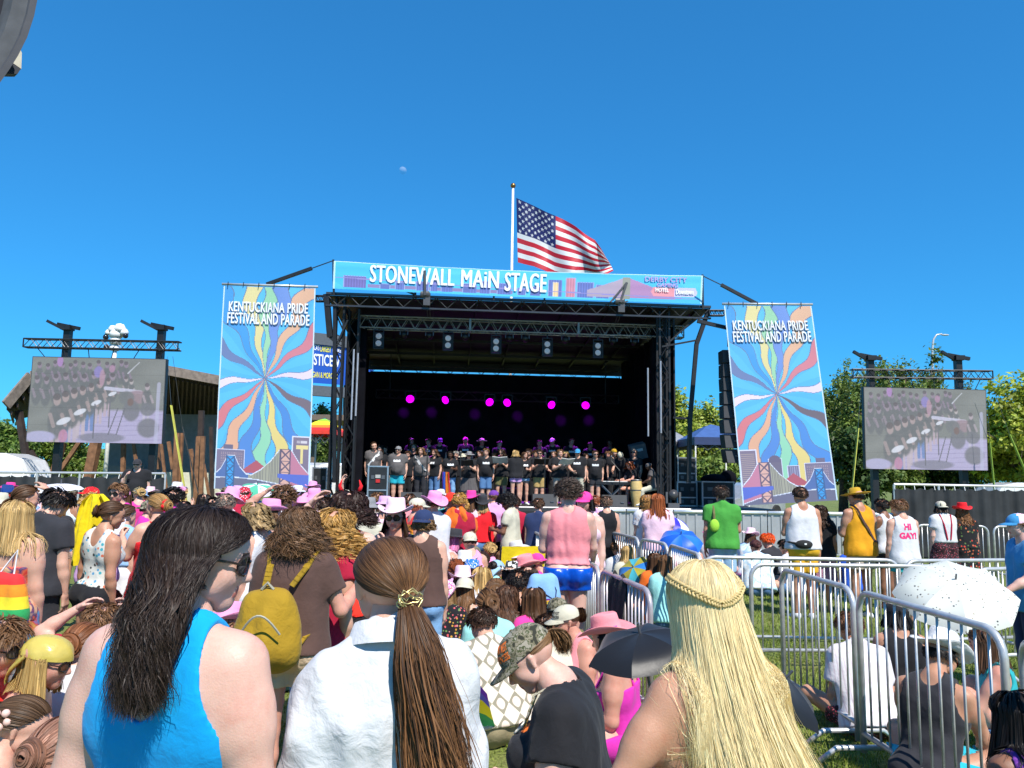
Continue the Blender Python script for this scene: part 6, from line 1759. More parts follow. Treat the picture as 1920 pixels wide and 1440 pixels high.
# ================================================================ crowd barricades
GAL = mat('galvanised_tube', (.56, .555, .54), .34, metal=.45, var=.18, scale=14, bump=.05)
PINKT = mat('galvanised_warm', (.50, .44, .45), .38, metal=.4, var=.15, scale=12)
def barricade(lab, a, b, top=1.0, foot=True, m=None, gap=.105, r0=.021, group='steel crowd barricades'):
 a, b = np.array([*a, 0.0]), np.array([*b, 0.0]); L = np.linalg.norm(b - a); r = tag(empty('barricade', (a + b) / 2, math.atan2(*(b - a)[:2][::-1])), lab, 'barricade', group)
 w = L / 2 - .03; m = m or GAL; rc = .13
 arc = lambda cx, a0, a1: [(cx + rc * math.cos(t), 0, top - rc + rc * math.sin(t)) for t in np.linspace(a0, a1, 6)]
 pts = [(-w, 0, .05), (-w, 0, top - rc - .02)] + arc(-w + rc, math.pi, math.pi / 2) + arc(w - rc, math.pi / 2, 0) + [(w, 0, top - rc - .02), (w, 0, .05)]
 mb = MB(); mb.tube(pts, r0, 10); mb.tube([(-w, 0, .17), (w, 0, .17)], r0 * .9, 10); mb.build('frame', m, r, True)
 n = max(3, int(round(2 * w / gap)))
 for k in range(1, n):
  x = -w + 2 * w * k / n; zt = top - (0 if abs(x) < w - rc else rc - math.sqrt(max(0, rc * rc - (abs(x) - w + rc) ** 2)))
  q = MB(); q.tube([(x, 0, .17), (x, 0, zt)], .0085, 6); q.build('bar', m, r, True)
 if foot:
  for x in (-w + .06, w - .06):
   q = MB(); q.tube([(x, -.34, .02), (x, -.22, .10), (x, .22, .10), (x, .34, .02)], .019, 8); q.tube([(x - .1, -.3, .02), (x - .08, -.18, .07), (x - .08, .18, .07), (x - .1, .3, .02)], .014, 6) if False else None; q.build('foot', m, r, True)
 return r
def gp(px, y_top, top=1.0):                           # ground point under a point of the top rail
 p = ground(px, y_top, top); return (p[0], p[1])
def line(pts, labs, m=None, gap=.105, foot=True):
 for (p, q), lab in zip(zip(pts[:-1], pts[1:]), labs): barricade(lab, p, q, m=m, gap=gap, foot=foot)
LA = [gp(964, 985.5), gp(995, 994.5), gp(1026, 1009), gp(1062, 1030), gp(1124, 1066)]
line(LA, ['farthest barricade of the left row, by the yellow chair', 'second barricade of the left row, left of the pink mesh shirt', 'barricade of the left row partly behind the man in pink mesh', 'barricade of the left row at the hip of the man in shiny blue shorts'], gap=.085)
barricade('nearest barricade of the left row, with a black jacket hung over it', gp(1126, 1068), gp(1222, 1110), m=PINKT, gap=.085)
LB = [gp(1113, 988), gp(1146, 998), gp(1199, 1010), gp(1254, 1021), gp(1314, 1041)]
line(LB, ['farthest barricade of the middle row, right of the pink mesh shirt', 'barricade of the middle row before the curly haired woman in white', 'barricade of the middle row in front of the orange and teal sitter', 'nearest barricade of the middle row, before the blue umbrella'], gap=.085)
barricade('far barricade crossing the lawn below the green shirted man', gp(1313, 1044), gp(1690, 1051)); barricade('far barricade continuing right behind the speckled white umbrella', gp(1692, 1052), gp(1905, 1050))
barricade('near barricade crossing the lawn with its left corner by the blonde head', gp(1402, 1058), gp(1822, 1063)); barricade('barricade at the right edge beside the child in blue', gp(1826, 1068), gp(1990, 1064))
barricade('swung open barricade leading to the right, before the striped white shirt', gp(1462, 1066, 1.08), gp(1603, 1106, 1.08), top=1.08); barricade('large near barricade in front of the man in the white cowboy hat', gp(1605, 1107, 1.1), gp(1888, 1188, 1.1), top=1.1); barricade('nearest barricade cut by the right edge of the picture', gp(1912, 1195, 1.1), gp(2060, 1290, 1.1), top=1.1)
barricade('distant barricade before the right mesh fence, behind the red hat', gp(1715, 984), gp(1855, 987)); barricade('distant barricade before the right mesh fence, near its right end', gp(1860, 987), gp(2000, 988)); barricade('distant barricade before the left end of the right mesh fence', gp(1575, 983), gp(1712, 984))

# ================================================================ umbrellas
def umbrella(name, lab, c, axis, R, h, cols, handle=1.0, n=8, dot=None, arc=1.0, group=None):
 """c: centre of the rim; axis: towards the tip"""
 root = tag(empty(name, c), lab, 'umbrella', group); ax = unit(axis); t = np.array(Vector(ax).to_track_quat('Z', 'Y').to_matrix())
 k = 7; m = 8
 V, F, mi = [], [], []
 for s in range(n):
  b0 = len(V)
  for i in range(k + 1):
   r = R * i / k; z = h * (1 - (i / k) ** 2) ** (.6 * arc) if i < k else 0
   for j in range(m + 1):
    a = 2 * math.pi * (s + j / m) / n
    sag = math.cos(math.pi / n) / math.cos((j / m - .5) * 2 * math.pi / n)
    rr = r * (1 - i / k + i / k * sag); V.append((rr * math.cos(a), rr * math.sin(a), z - .045 * R * math.sin(math.pi * j / m) * (i / k) ** .7))
  for i in range(k):
   for j in range(m):
    p = b0 + i * (m + 1) + j; F.append((p, p + 1, p + m + 2, p + m + 1)); mi.append(s % len(cols))
 mesh_obj('canopy', np.array(V) @ t.T, F, cols, root, True, mi=mi)
 mb = MB(); mb.tube([np.array([0, 0, h + .05]) @ t.T, np.array([0, 0, h - handle]) @ t.T], .008, 6); mb.build('shaft', GREYM, root)
 mb = MB()
 for s in range(n):
  a = 2 * math.pi * s / n; pts = [np.array([R * .985 * f * math.cos(a), R * .985 * f * math.sin(a), h * max(0, 1 - f ** 2) ** (.6 * arc) - .008]) @ t.T for f in np.linspace(.02, 1, 6)]; mb.tube(pts, .004, 4)
 mb.build('ribs', GREYM, root); mb = MB(); hd = np.array([0, 0, h - handle]) @ t.T; mb.tube([hd, hd - ax * .1], .014, 6); mb.build('handle', BLK, root)
 return root
SPK = cloth('speckled_white', (.60, .61, .54), 'spots', [(.06, .06, .07)] + [(.60, .61, .54)] * 7 + [(.30, .26, .2)], scale=44, bump=.05, rough=.6)
umbrella('umbrella', 'large speckled white umbrella shading the sitters at the right', at(1790, 1118, 6.5), (-.16, -.46, .86), .47, .17, [SPK], .75)
UB = cloth('blue_nylon', (.012, .10, .52), rough=.4, bump=.05); UB2 = cloth('blue_nylon_light', (.02, .15, .62), rough=.4, bump=.05)
umbrella('umbrella', 'bright blue umbrella resting above the middle barricades', at(1276, 1018, 10.6), (-.05, -.5, .85), .30, .14, [UB, UB2], .75)
umbrella('umbrella', 'deep blue and white umbrella behind the bright blue one', at(1262, 985, 12.6), (.35, -.2, .9), .30, .13, [cloth('deep_blue_nylon', (.04, .03, .45), rough=.4), cloth('white_nylon', (.75, .75, .75), rough=.4), MATS['deep_blue_nylon'], MATS['deep_blue_nylon']], .75)
umbrella('umbrella', 'silver white umbrella above the heads at the far left', at(114, 916, 9.0), (.02, -.05, 1), .24 * 1.0, .055, [cloth('silver_nylon', (.70, .69, .74), rough=.35)], .6)
UK = cloth('black_nylon', (.014, .014, .016), rough=.4, bump=.05)
umbrella('umbrella', 'black umbrella tilted over the woman in the pink cowboy hat', at(1206, 1222, 4.0), (-.20, -.16, .95), .29, .10, [UK], .6, n=6)
umbrella('umbrella', 'black umbrella lying open on the grass behind the blonde hair', at(1455, 1292, 4.45), (.5, -.15, .62), .31, .09, [UK], .5, n=6)
umbrella('umbrella', 'small patterned parasol before the left printed banner', at(482, 920, 12.5), (.1, -.25, 1), .33, .10, [cloth('parasol_white', (.65, .62, .72), 'spots', [(.05, .35, .2), (.1, .4, .25), (.5, .3, .5)], scale=16), cloth('parasol_green', (.08, .42, .26))], .6)
umbrella('umbrella', 'rainbow parasol behind the bars of the middle barricades', at(1192, 1072, 10.6), (-.45, -.5, .7), .27, .09, [cloth('parasol_blue', (.02, .16, .45)), cloth('parasol_olive', (.30, .26, .03)), cloth('parasol_teal', (.05, .35, .42)), cloth('parasol_yellow', (.35, .30, .03))], .6)

# ================================================================ camp chairs and things held or lying about
def camp_chair(lab, loc, rz, m, seat=.40, W=.54, back=.85):
 r = tag(empty('camp_chair', loc, rz), lab, 'camp chair', 'folding camp chairs'); w = W / 2
 for sx in (-1, 1):
  q = MB(); q.tube([(sx * w, .24, 0), (sx * w, -.24, .46)], .011, 6); q.tube([(sx * w, -.26, 0), (sx * w, .26, .5), ], .011, 6); q.tube([(sx * w, -.24, .3), (sx * (w + .02), -.30, back)], .011, 6); q.build('side_frame', BLK, r)
 q = MB(); q.tube([(-w, .24, 0), (w, .26, .46)], .009, 6); q.tube([(w, .24, 0), (-w, .26, .46)], .009, 6); q.build('cross_frame', BLK, r)
 n = 9; V = [(-w + W * i / (n - 1), -.23 + .47 * j / 5, seat + .03 - .05 * math.sin(math.pi * i / (n - 1))) for j in range(6) for i in range(n)]
 mesh_obj('seat', V, [(j * n + i, j * n + i + 1, (j + 1) * n + i + 1, (j + 1) * n + i) for j in range(5) for i in range(n - 1)], m, r, True)
 V = [(-w + W * i / (n - 1), -.22 - .08 * j / 5 - .05 * math.sin(math.pi * i / (n - 1)), seat + (back - seat) * j / 5) for j in range(6) for i in range(n)]
 mesh_obj('back', V, [(j * n + i, j * n + i + 1, (j + 1) * n + i + 1, (j + 1) * n + i) for j in range(5) for i in range(n - 1)], m, r, True)
 return r
# ================================================================ wardrobe
K = {}
def C_(n, c, **k):
 K[n] = cloth('cloth_' + n, c, **k); return K[n]
for n, c in dict(black=(.014, .014, .017), charcoal=(.03, .03, .036), grey=(.105, .095, .095), midgrey=(.22, .22, .23), white=(.62, .62, .64), cream=(.56, .53, .41), beige=(.52, .44, .35), tan=(.46, .32, .12), khaki=(.30, .25, .15),
                 navy=(.02, .035, .10), denim=(.09, .20, .40), lightdenim=(.20, .38, .62), paledenim=(.30, .48, .66), royal=(.02, .10, .55), sky=(.28, .48, .78), turq=(.02, .42, .55), aqua=(.32, .70, .68), teal=(.02, .35, .38), azure=(.0, .32, .72),
                 red=(.72, .012, .02), crimson=(.42, .012, .045), scarlet=(.80, .03, .015), orange=(.75, .14, .015), mustard=(.52, .30, .02), amber=(.66, .30, .01), gold=(.72, .40, .02), yellow=(.76, .60, .012), green=(.06, .30, .045), lime=(.32, .62, .05), olive=(.16, .15, .06),
                 brown=(.095, .052, .042), pink=(.78, .27, .30), hotpink=(.80, .05, .30), bubble=(.82, .32, .58), palepink=(.82, .56, .66), magenta=(.62, .03, .36), lilac=(.62, .36, .66), purple=(.16, .04, .30), stone=(.42, .36, .30), bluebill=(.05, .28, .55)).items(): C_(n, c)
C_('floral', (.012, .012, .016), pat='spots', cols=[(.62, .10, .12), (.55, .30, .05), (.6, .25, .25), (.12, .25, .08), (.012, .012, .016)], scale=34)
C_('redfloral', (.012, .012, .014), pat='spots', cols=[(.55, .05, .03), (.5, .12, .05), (.10, .16, .05), (.012, .012, .014), (.6, .2, .1)], scale=24)
C_('ditsy', (.03, .012, .016), pat='spots', cols=[(.45, .05, .08), (.5, .2, .25), (.03, .012, .016)], scale=60)
C_('leopard', (.40, .20, .28), pat='spots', cols=[(.05, .02, .03), (.12, .05, .08)], scale=46)
C_('cow', (.74, .74, .72), pat='patch', cols=[(.74, .74, .72), (.02, .02, .02)], scale=22)
C_('camo', (.1, .1, .06), pat='patch', cols=[(.03, .03, .02), (.13, .12, .07), (.24, .21, .15), (.07, .08, .035), (.30, .27, .21)], scale=34)
C_('darkcamo', (.1, .1, .06), pat='patch', cols=[(.03, .035, .02), (.07, .075, .04), (.045, .05, .025), (.10, .10, .06)], scale=14)
C_('tiedye', (.5, .5, .5), pat='dye', cols=[(.25, .55, .8), (.7, .8, .85), (.75, .78, .75), (.35, .6, .78), (.6, .5, .75)], scale=7)
C_('reddye', (.5, .1, .1), pat='dye', cols=[(.55, .04, .03), (.65, .12, .05), (.05, .03, .12), (.6, .35, .2), (.55, .05, .04)], scale=11)
C_('rainbowflower', (.5, .1, .1), pat='dye', cols=[(.62, .05, .04), (.68, .30, .10), (.20, .45, .05), (.05, .25, .55), (.6, .06, .06), (.6, .5, .1)], scale=7)
C_('starblue', (.02, .16, .55), pat='spots', cols=[(.8, .8, .8), (.8, .8, .8)], scale=46)
C_('checks', (.6, .5, .4), pat='check', cols=[(.66, .56, .46), (.66, .58, .48), (.25, .23, .17), (.66, .54, .46)], scale=2.6)
C_('stripes', (.7, .7, .7), pat='vstripe', cols=[(.72, .68, .70), (.72, .70, .71), (.72, .68, .70), (.60, .52, .56)], scale=14)
C_('crochet', (.6, .6, .55), pat='spots', cols=[(.05, .35, .42), (.6, .15, .08), (.1, .3, .5), (.03, .03, .03), (.65, .62, .55)], scale=26)
C_('bandanna', (.55, .02, .05), pat='spots', cols=[(.75, .7, .7), (.75, .7, .7), (.1, .02, .02)], scale=50)
C_('pinkscarf', (.75, .45, .55), pat='patch', cols=[(.8, .7, .72), (.70, .10, .35), (.8, .62, .68)], scale=40)
C_('waffle', (.58, .43, .29), bump=.9)
C_('shinyblue', (.0, .07, .46), shiny=True)
C_('meshpink', (.74, .25, .27), pat='stripe', cols=[(.78, .28, .30), (.70, .20, .23)], scale=36)
C_('rainbowcloth', (.5, .5, .5), pat='bands', cols=[(.10, .03, .30), (.02, .10, .5), (.03, .35, .10), (.75, .62, .03), (.75, .25, .02), (.65, .03, .03)])
PR_W = mat('print_white', (.75, .75, .76), .8); PR_P = mat('print_pink', (.75, .02, .16), .8); PR_O = mat('print_orange', (.80, .17, .02), .8); PR_C = mat('print_cream', (.55, .48, .30), .8); PR_K = mat('print_black', (.03, .03, .03), .8)
HB, HBR, HDB, HK, HBL, HGO, HRE, HGR, HOR = (.085, .04, .018), (.17, .085, .038), (.04, .02, .011), (.012, .009, .008), (.46, .30, .115), (.42, .22, .05), (.24, .06, .02), (.32, .30, .28), (.80, .10, .01)
def long(col, ln=.3, **k): return dict(type='long', len=ln, col=col, **k)
def curl(col, ln=.25, **k): return dict(dict(type='curly', len=ln, col=col, wave=.016, freq=75, spread=.5, vol=.02, messy=.02), **k)
def short(col, ln=.035, **k): return dict(type='short', len=ln, col=col, **k)
def pony(col, ln=.25, **k): return dict(type='pony', len=ln, col=col, **k)
def bun(col, **k): return dict(type='bunhair', len=.2, col=col, **k)
def ccurl(col, ln=.07, **k): return dict(dict(type='curlyshort', len=ln, col=col, wave=.012, freq=130, lift=.6, lay=.4, vol=.02), **k)
def tee(m, **k): return dict(dict(cut='tee', sleeve=.55, mat=K[m], name='tee_shirt', hem=-.07, loose=.012), **k)
def tank(m, **k): return dict(dict(cut='tank', sleeve=0, mat=K[m], name='tank_top', hem=-.06), **k)
def tube(m, **k): return dict(dict(cut='tube', sleeve=0, mat=K[m], name='strappy_top', hem=.0, straps=.009), **k)
def longs(m, **k): return dict(dict(cut='long', sleeve=1.92, mat=K[m], name='long_sleeved_shirt', hem=-.08, loose=.015), **k)
def shorts(m, ln=.5, **k): return dict(dict(type='shorts', len=ln, mat=K[m], name='shorts', loose=.02), **k)
def pants(m, **k): return dict(dict(type='pants', len=1.93, mat=K[m], name='trousers'), **k)
def skirt(m, ln=.5, **k): return dict(dict(type='skirt', len=ln, mat=K[m], name='skirt'), **k)
def dress(m, ln=.6, **k): return dict(dict(type='dress', len=ln, mat=K[m], name='dress_skirt', waist=.16, infl=.013), **k)
def hat(t, m, **k): return dict(dict(type=t, mat=[K[a] for a in m] if isinstance(m, (list, tuple)) else K[m] if isinstance(m, str) else m), **k)
SHB, SHW = cloth('shoe_black', (.02, .02, .02)), cloth('shoe_white', (.7, .7, .7))
def cap_text(lines, m, yaw=0, zc=.055, sz=.018):
 def f(o, B, me):
  inv = lambda P: ((np.asarray(P) - B.hc) @ B.HR) / B.s
  bv = BVHTree.FromPolygons([tuple(inv(v.co)) for v in o.data.vertices], [tuple(p.vertices) for p in o.data.polygons])
  for i, s in enumerate(lines):
   V, F = text_mesh(s, 1.0, .03); V = V * sz; w = V[:, 0].max(); k = min(1.25, .085 / w)
   P = []
   for x, y in zip((V[:, 0] - w / 2) * k, V[:, 1]):
    a = x / .105 + R_(yaw); dv = np.array([-math.sin(a), math.cos(a), 0])
    z = zc + y - i * sz * 1.25
    h = bv.ray_cast(Vector(tuple(dv * .4 + np.array([0, 0, z]))), Vector(tuple(-dv)), .6)
    p = np.array(h[0]) if h[0] is not None else dv * .108 + np.array([0, 0, z])
    P.append(B.hc + ((p + dv * .0025) * B.s) @ B.HR.T)
   mesh_obj('print', P, F, m, o)
 return f

# ================================================================ the choir
GC = 'choir singers on the stage'
rz = tag(MB().box(SL(St(SW * .48, 5.6, DZ + .22)), (7.2, 1.7, .44), SR).build('choir_riser', mat('riser_black', (.02, .02, .022), .6), None, loc=S0), 'black riser under the back row of the choir', 'riser')
RH = np.random.default_rng(77)
def singer(label, px, py, v, rot=180, z0=None, top='black', logo=True, lod=1, **k):
 Yd = Sp(px, py, v)[1]
 t = k.pop('tops', None) or tee(top); k.setdefault('head', (RH.normal(0, 14), RH.normal(-2, 6), RH.normal(0, 4)))
 for a_ in ('armL', 'armR'): k.setdefault(a_, ['down', 'slack', 'hold', 'lap', 'down'][RH.integers(5)])
 k.setdefault('lean', RH.normal(2, 2.5)); rot += RH.normal(0, 8)
 p, B = person(label, px, py, Yd, rot, z0=DZ if z0 is None else z0, top=t, lod=lod, group=GC, mouth=1, **k)
 if logo:                                           # the pale printed patch on the chest
  sh = [c for c in p.children if c.name.startswith('tee_shirt')]
  if sh:
   bv = BVHTree.FromPolygons([w.co for w in sh[0].data.vertices], [tuple(f.vertices) for f in sh[0].data.polygons]); q = B.cuts[0]; V = []
   nx, nz = 8, 3
   for i in range(nx):
    for j in range(nz):
     o = q(-.105 + .21 * i / (nx - 1), .6, .325 + (.06 + .012 * math.sin(i * 2.2)) * j / (nz - 1)); h = bv.ray_cast(Vector(o), Vector(-B.f), 1.5); V.append((np.array(h[0]) if h[0] is not None else q(0, .12, .34)) + B.f * .004)
   mesh_obj('print', V, [(i * nz + j, (i + 1) * nz + j, (i + 1) * nz + j + 1, i * nz + j + 1) for i in range(nx - 1) for j in range(nz - 1)], PR_W, p)
 return p, B
def sash(p, B, m, side=1):
 q = B.cuts[0]; pr = B.torso + B.neckp
 pts = np.array([q(-side * .15, .02, .50), q(-side * .13, .10, .45), q(-side * .06, .14, .36), q(side * .03, .15, .25), q(side * .10, .13, .14), q(side * .14, .04, .06), q(side * .12, -.10, .10), q(side * .02, -.15, .25), q(-side * .08, -.13, .40), q(-side * .15, -.05, .49), q(-side * .15, .02, .50)])
 pts = push_out(pts[None], pr, .032)[0]
 mb = MB()
 for a, b in zip(pts[:-1], pts[1:]): mb.bar(a, b + (b - a) * .1, .012, .075, up=B.u + B.r * .5)
 mb.build('sash', m, p)
def folder(lab, B, p, m_out, white=True):
 """open music folder between the hands: a thing of its own"""
 M = np.array(p.matrix_basis); c = (B.wr['L'] + B.wr['R']) / 2 + B.f * .10 * B.s + B.u * .05
 loc = M[:3, :3] @ c + M[:3, 3]
 r = tag(empty('music_folder', loc), lab, 'music folder', 'music folders held by the singers'); R3 = M[:3, :3] @ np.stack([B.r, B.f, B.u], 1)
 tl = rot_x(R_(38))
 for sx in (-1, 1):
  V = [(0, 0, 0), (sx * .23, .0, .03), (sx * .23, .30, .03), (0, .30, 0)]; V += [(x, y, z - .012) for x, y, z in V]
  V = np.array(V) @ tl.T @ R3.T
  mesh_obj('cover', V, [(0, 1, 2, 3), (7, 6, 5, 4), (0, 4, 5, 1), (1, 5, 6, 2), (2, 6, 7, 3), (3, 7, 4, 0)], m_out, r)
  V = np.array([(sx * .01, .01, .006), (sx * .22, .01, .036), (sx * .22, .29, .036), (sx * .01, .29, .006)]) @ tl.T @ R3.T
  mesh_obj('page', V, [(0, 1, 2, 3)], WHT, r)
FC = mat('folder_black', (.012, .012, .012), .6); FW = mat('folder_white', (.7, .7, .7), .6); FG = mat('folder_grey', (.09, .09, .085), .7)
p, B = singer('singer in grey tee with white sash standing behind the tall road case', 700, 829, 1.5, 195, top='grey', hair=bun(HDB), fem=True, g=1.15, bottom=pants('charcoal'), logo=False); sash(p, B, cloth('sash_white', (.7, .7, .7)), 1)
singer('heavy singer in grey tee, pale cap, sunglasses and bright blue shorts', 748, 836, 1.1, 165, top='grey', hair=short(HGR), hat=hat('backcap', 'midgrey'), fem=False, g=1.45, glasses=True, bottom=shorts('turq', .72), shoes=SHB, armL='slack', armR='slack')
p, B = singer('singer in grey tee with pale sash holding a dark folder at the thigh', 791, 839, 1.2, 170, top='grey', hair=curl(HBR, .12), g=1.3, bottom=pants('charcoal'), armR='slack', armL='slack', logo=False); sash(p, B, cloth('sash_grey', (.45, .45, .45)), -1)
singer('singer with curly brown hair, black tee and blue jeans beside the rainbow flag', 816, 842, 1.5, 165, hair=curl(HB, .1), g=1.1, bottom=pants('denim'), armL='slack')
singer('dark skinned singer in black tee with white print and ripped jeans', 845, 846, 1.4, 180, skin='dark', hair=short(HK, .02), g=1.1, bottom=pants('lightdenim'), armL='hold', armR='slack', shoes=SHW)
p, B = singer('singer in a wide grey hat and dark kilt holding an open folder', 880, 846, 1.4, 170, hat=hat('wide', 'midgrey'), hair=short(HGR), fem=False, g=1.15, bottom=skirt('grey', .5), armL='folder', armR='folder', logo=False, glasses=True); folder('black open music folder held by the singer in the wide hat', B, p, FC)
singer('singer with short hair in black tee with white print and denim knee shorts', 911, 841, 1.3, 185, hair=short(HBR), fem=False, g=1.15, bottom=shorts('denim', .98), armL='slack', armR='slack')
p, B = singer('singer with dark curls and sunglasses holding a bright white folder', 940, 842, 1.5, 185, hair=curl(HDB, .12), g=1.1, glasses=True, bottom=shorts('olive', .75), armL='folder', armR='folder', logo=False); folder('bright white music folder held against the black tees', B, p, FW)
singer('blonde singer seen from behind in black top and lilac shorts, facing the choir', 967, 844, .8, 10, hair=long(HBL, .10), tops=[longs('black')], g=1.0, bottom=shorts('lilac', .42), armL='hold', armR='hold', logo=False, shoes=SHW)
singer('singer with dark hair and denim shorts half hidden behind the blonde singer', 984, 847, 1.6, 190, hair=long(HB, .2), bottom=shorts('paledenim', .35), shoes=SHW)
p, B = singer('singer in sunglasses and tan shorts holding an open folder high', 1012, 843, 1.6, 180, hair=short(HDB), fem=False, g=1.1, glasses=True, bottom=shorts('tan', .85), armL='folder', armR='folder', logo=False); folder('open music folder held high by the singer in tan shorts', B, p, FC)
p, B = singer('stout singer with short hair and grey trousers reading a white folder', 1050, 843, 1.3, 200, hair=short(HBR), fem=False, g=1.35, bottom=pants('stone'), armL='folder', armR='folder'); folder('white paged folder read by the stout singer in grey trousers', B, p, FW)
singer('singer in a light blue cap and sunglasses with pale cargo trousers', 1083, 841, 1.2, 170, hat=hat('cap', ['bluebill', 'navy']), hair=short(HB), fem=False, g=1.25, glasses=True, bottom=pants('cream'), armL='slack', logo=True)
singer('singer in glasses, black tee and grey pleated shorts right of the blue cap', 1116, 845, 1.2, 180, hair=short(HB), fem=False, g=1.15, glasses=True, bottom=shorts('charcoal', .6), armL='slack', armR='slack')
singer('singer in a mustard cap turned away to the right', 1152, 841, 2.2, 215, hat=hat('backcap', 'mustard'), hair=long(HBR, .15), bottom=pants('black'), armL='slack', logo=False)
singer('musician in a white knit cap bending towards the keyboard', 1163, 849, 1.9, 150, hat=hat('beanie', 'cream'), hair=short(HB), fem=False, skin='fair', bottom=pants('charcoal'), lean=24, head=(20, -25, 0), armL='out', armR='fwd', logo=False)
singer('keyboard player with reddish hair seated at the keyboard', 1178, 866, 1.6, 120, sit='chair', H=1.62, hair=curl(HRE, .12), skin='sun', lean=14, head=(0, -15, 0), armL='fwd', armR='fwd', bottom=shorts('black', .6), logo=False)
singer('grey haired man in sunglasses and charcoal tee standing by the tilted speaker', 1190, 843, 2.0, 150, top='charcoal', hair=short(HGR), fem=False, g=1.1, glasses=True, bottom=pants('charcoal'))
singer('seated drummer in grey tee and cream trousers playing the conga', 1214, 868, .9, 82, sit='stool', H=1.78, top='grey', skin='dark', hat=hat('beanie', 'grey'), fem=False, g=1.15, lean=12, armL='drum', armR='drum', handL='flat', handR='flat', bottom=pants('cream'), shoes=SHW, logo=False)
c = St(*Suz(1216, 930, 1.0)[:1], .95, DZ); st_ = MB(); st_.lathe([(.18, 0), (.17, .03), (.05, .05), (.05, .50), (.17, .52), (.18, .56), (.001, .57)], n=16); o_ = st_.build('drum_stool', BLK, None, True, loc=(c[0] + .02, c[1], DZ)); tag(o_, 'round black stool under the conga drummer', 'stool')
for (px, py, v, rot, sk, hr, ht, fem, lab) in (
 (712, 834, 3.0, 175, 'fair', long(HDB, .2), None, True, 'violet lit singer behind the shoulder of the woman with the white sash'), (721, 836, 3.2, 185, 'fair', short(HDB), None, False, 'violet lit singer with arms crossed behind the road case'),
 (766, 846, 2.6, 170, 'fair', short(HB), None, False, 'singer peering past the man with the pale cap, lower of two'), (776, 832, 3.2, 175, 'sun', long(HBR, .15), None, True, 'violet lit singer above the gap between the two grey tees'),
 (826, 858, 2.8, 180, 'tan', short(HDB), None, False, 'singer half hidden behind the curly haired singer in jeans'), (797, 847, 3.3, 180, 'fair', short(HBR), None, False, 'singer hidden behind the folder at the thigh'),
 (855, 846, 2.9, 185, 'fair', short(HGR), None, False, 'grey haired singer behind the dark skinned singer'), (868, 850, 2.9, 175, 'fair', short(HGR), hat('straw', 'cream'), False, 'singer in pale hat tucked behind the wide grey hat'),
 (899, 845, 2.8, 170, 'fair', long(HB, .2), None, True, 'smiling singer between the wide hat and the denim knee shorts'), (927, 850, 2.8, 190, 'brown', short(HK), None, False, 'shaded singer left of the sunglasses and white folder'),
 (992, 842, 2.8, 190, 'fair', short(HDB), None, False, 'singer in dark glasses right of the blonde hair'), (1003, 845, 2.6, 180, 'tan', short(HB), None, False, 'shaded singer peeping over the open folder of the tan shorts'),
 (1038, 846, 2.8, 175, 'fair', long(HBR, .12), None, True, 'violet lit singer left of the stout folder reader'), (1060, 846, 2.9, 190, 'fair', curl(HBL, .1), None, True, 'fair haired singer behind the stout folder reader'),
 (1099, 850, 2.8, 175, 'fair', long(HDB, .15), None, True, 'singer in shade between the blue cap and the glasses'), (1140, 846, 2.8, 170, 'sun', short(HBR), None, False, 'pink faced singer left of the mustard cap'), (1128, 852, 3.2, 185, 'tan', short(HDB), None, False, 'shaded singer behind the grey pleated shorts')):
 singer(lab, px, py, v, rot, skin=sk, hair=hr, hat=ht, fem=fem, lod=0, bottom=pants('black'), g=1.05, logo=False)
for (px, py, rot, sk, hr, ht, fem, lab) in (
 (772, 821, 165, 'fair', long(HDB, .18), None, True, 'back row singer with dark hair, leftmost'), (803, 823, 180, 'fair', short(HBR), None, False, 'back row singer, second from the left, hair short'), (826, 821, 180, 'fair', short(HB), hat('cap', 'purple'), False, 'back row singer in a violet cap'),
 (873, 819, 180, 'sun', short(HB), hat('backcap', 'magenta'), False, 'back row singer with pink violet lit head and patterned shirt'), (904, 822, 180, 'tan', short(HDB), hat('straw', 'cream', tilt=14), False, 'back row singer in a round straw hat'), (937, 827, 190, 'pale', short(HDB), None, False, 'back row singer right of the round straw hat'),
 (1011, 826, 180, 'fair', short(HDB), None, False, 'bearded back row singer in glasses above the open folder'), (1035, 821, 180, 'fair', short(HB), hat('cap', 'white'), False, 'tall back row singer in a white cap'), (1072, 823, 190, 'fair', short(HB), None, False, 'back row singer with short brown hair right of the white cap'),
 (1107, 829, 185, 'tan', short(HDB), None, False, 'shaded back row singer, second from the right'), (1144, 825, 180, 'brown', ccurl(HK, .05), None, False, 'back row singer with dark piled hair, rightmost')):
 singer(lab, px, py, 5.4, rot, z0=DZ + .44, skin=sk, hair=hr, hat=ht, fem=fem, lod=0, bottom=pants('black'), g=1.05, logo=True, top='black')
# rainbow flag hanging between the singers
a = Sp(836, 885, .9); V = []; n = 10
for j in range(9):
 for i in range(n + 1): V.append((.30 * i / n * (1 - .35 * (1 - j / 8)), .05 * math.sin(i * 1.9 + j * .3), -1.05 * j / 8))
cols = [(.25, .03, .45), (.03, .10, .6), (.03, .35, .1), (.8, .25, .02), (.8, .2, .01), (.7, .03, .03)]
fo = mesh_obj('rainbow_flag', V, [(j * (n + 1) + i, j * (n + 1) + i + 1, (j + 1) * (n + 1) + i + 1, (j + 1) * (n + 1) + i) for j in range(8) for i in range(n)], col_mat('flag_cloth', .6, trans=.3), None, True, loc=(a[0] - .1, a[1], a[2])); set_col(fo, [cols[[0, 1, 1, 1, 3, 4, 3, 3, 5, 5][i]] for j in range(8) for i in range(n)]); tag(fo, 'rainbow flag hanging down between two singers in jeans', 'flag')

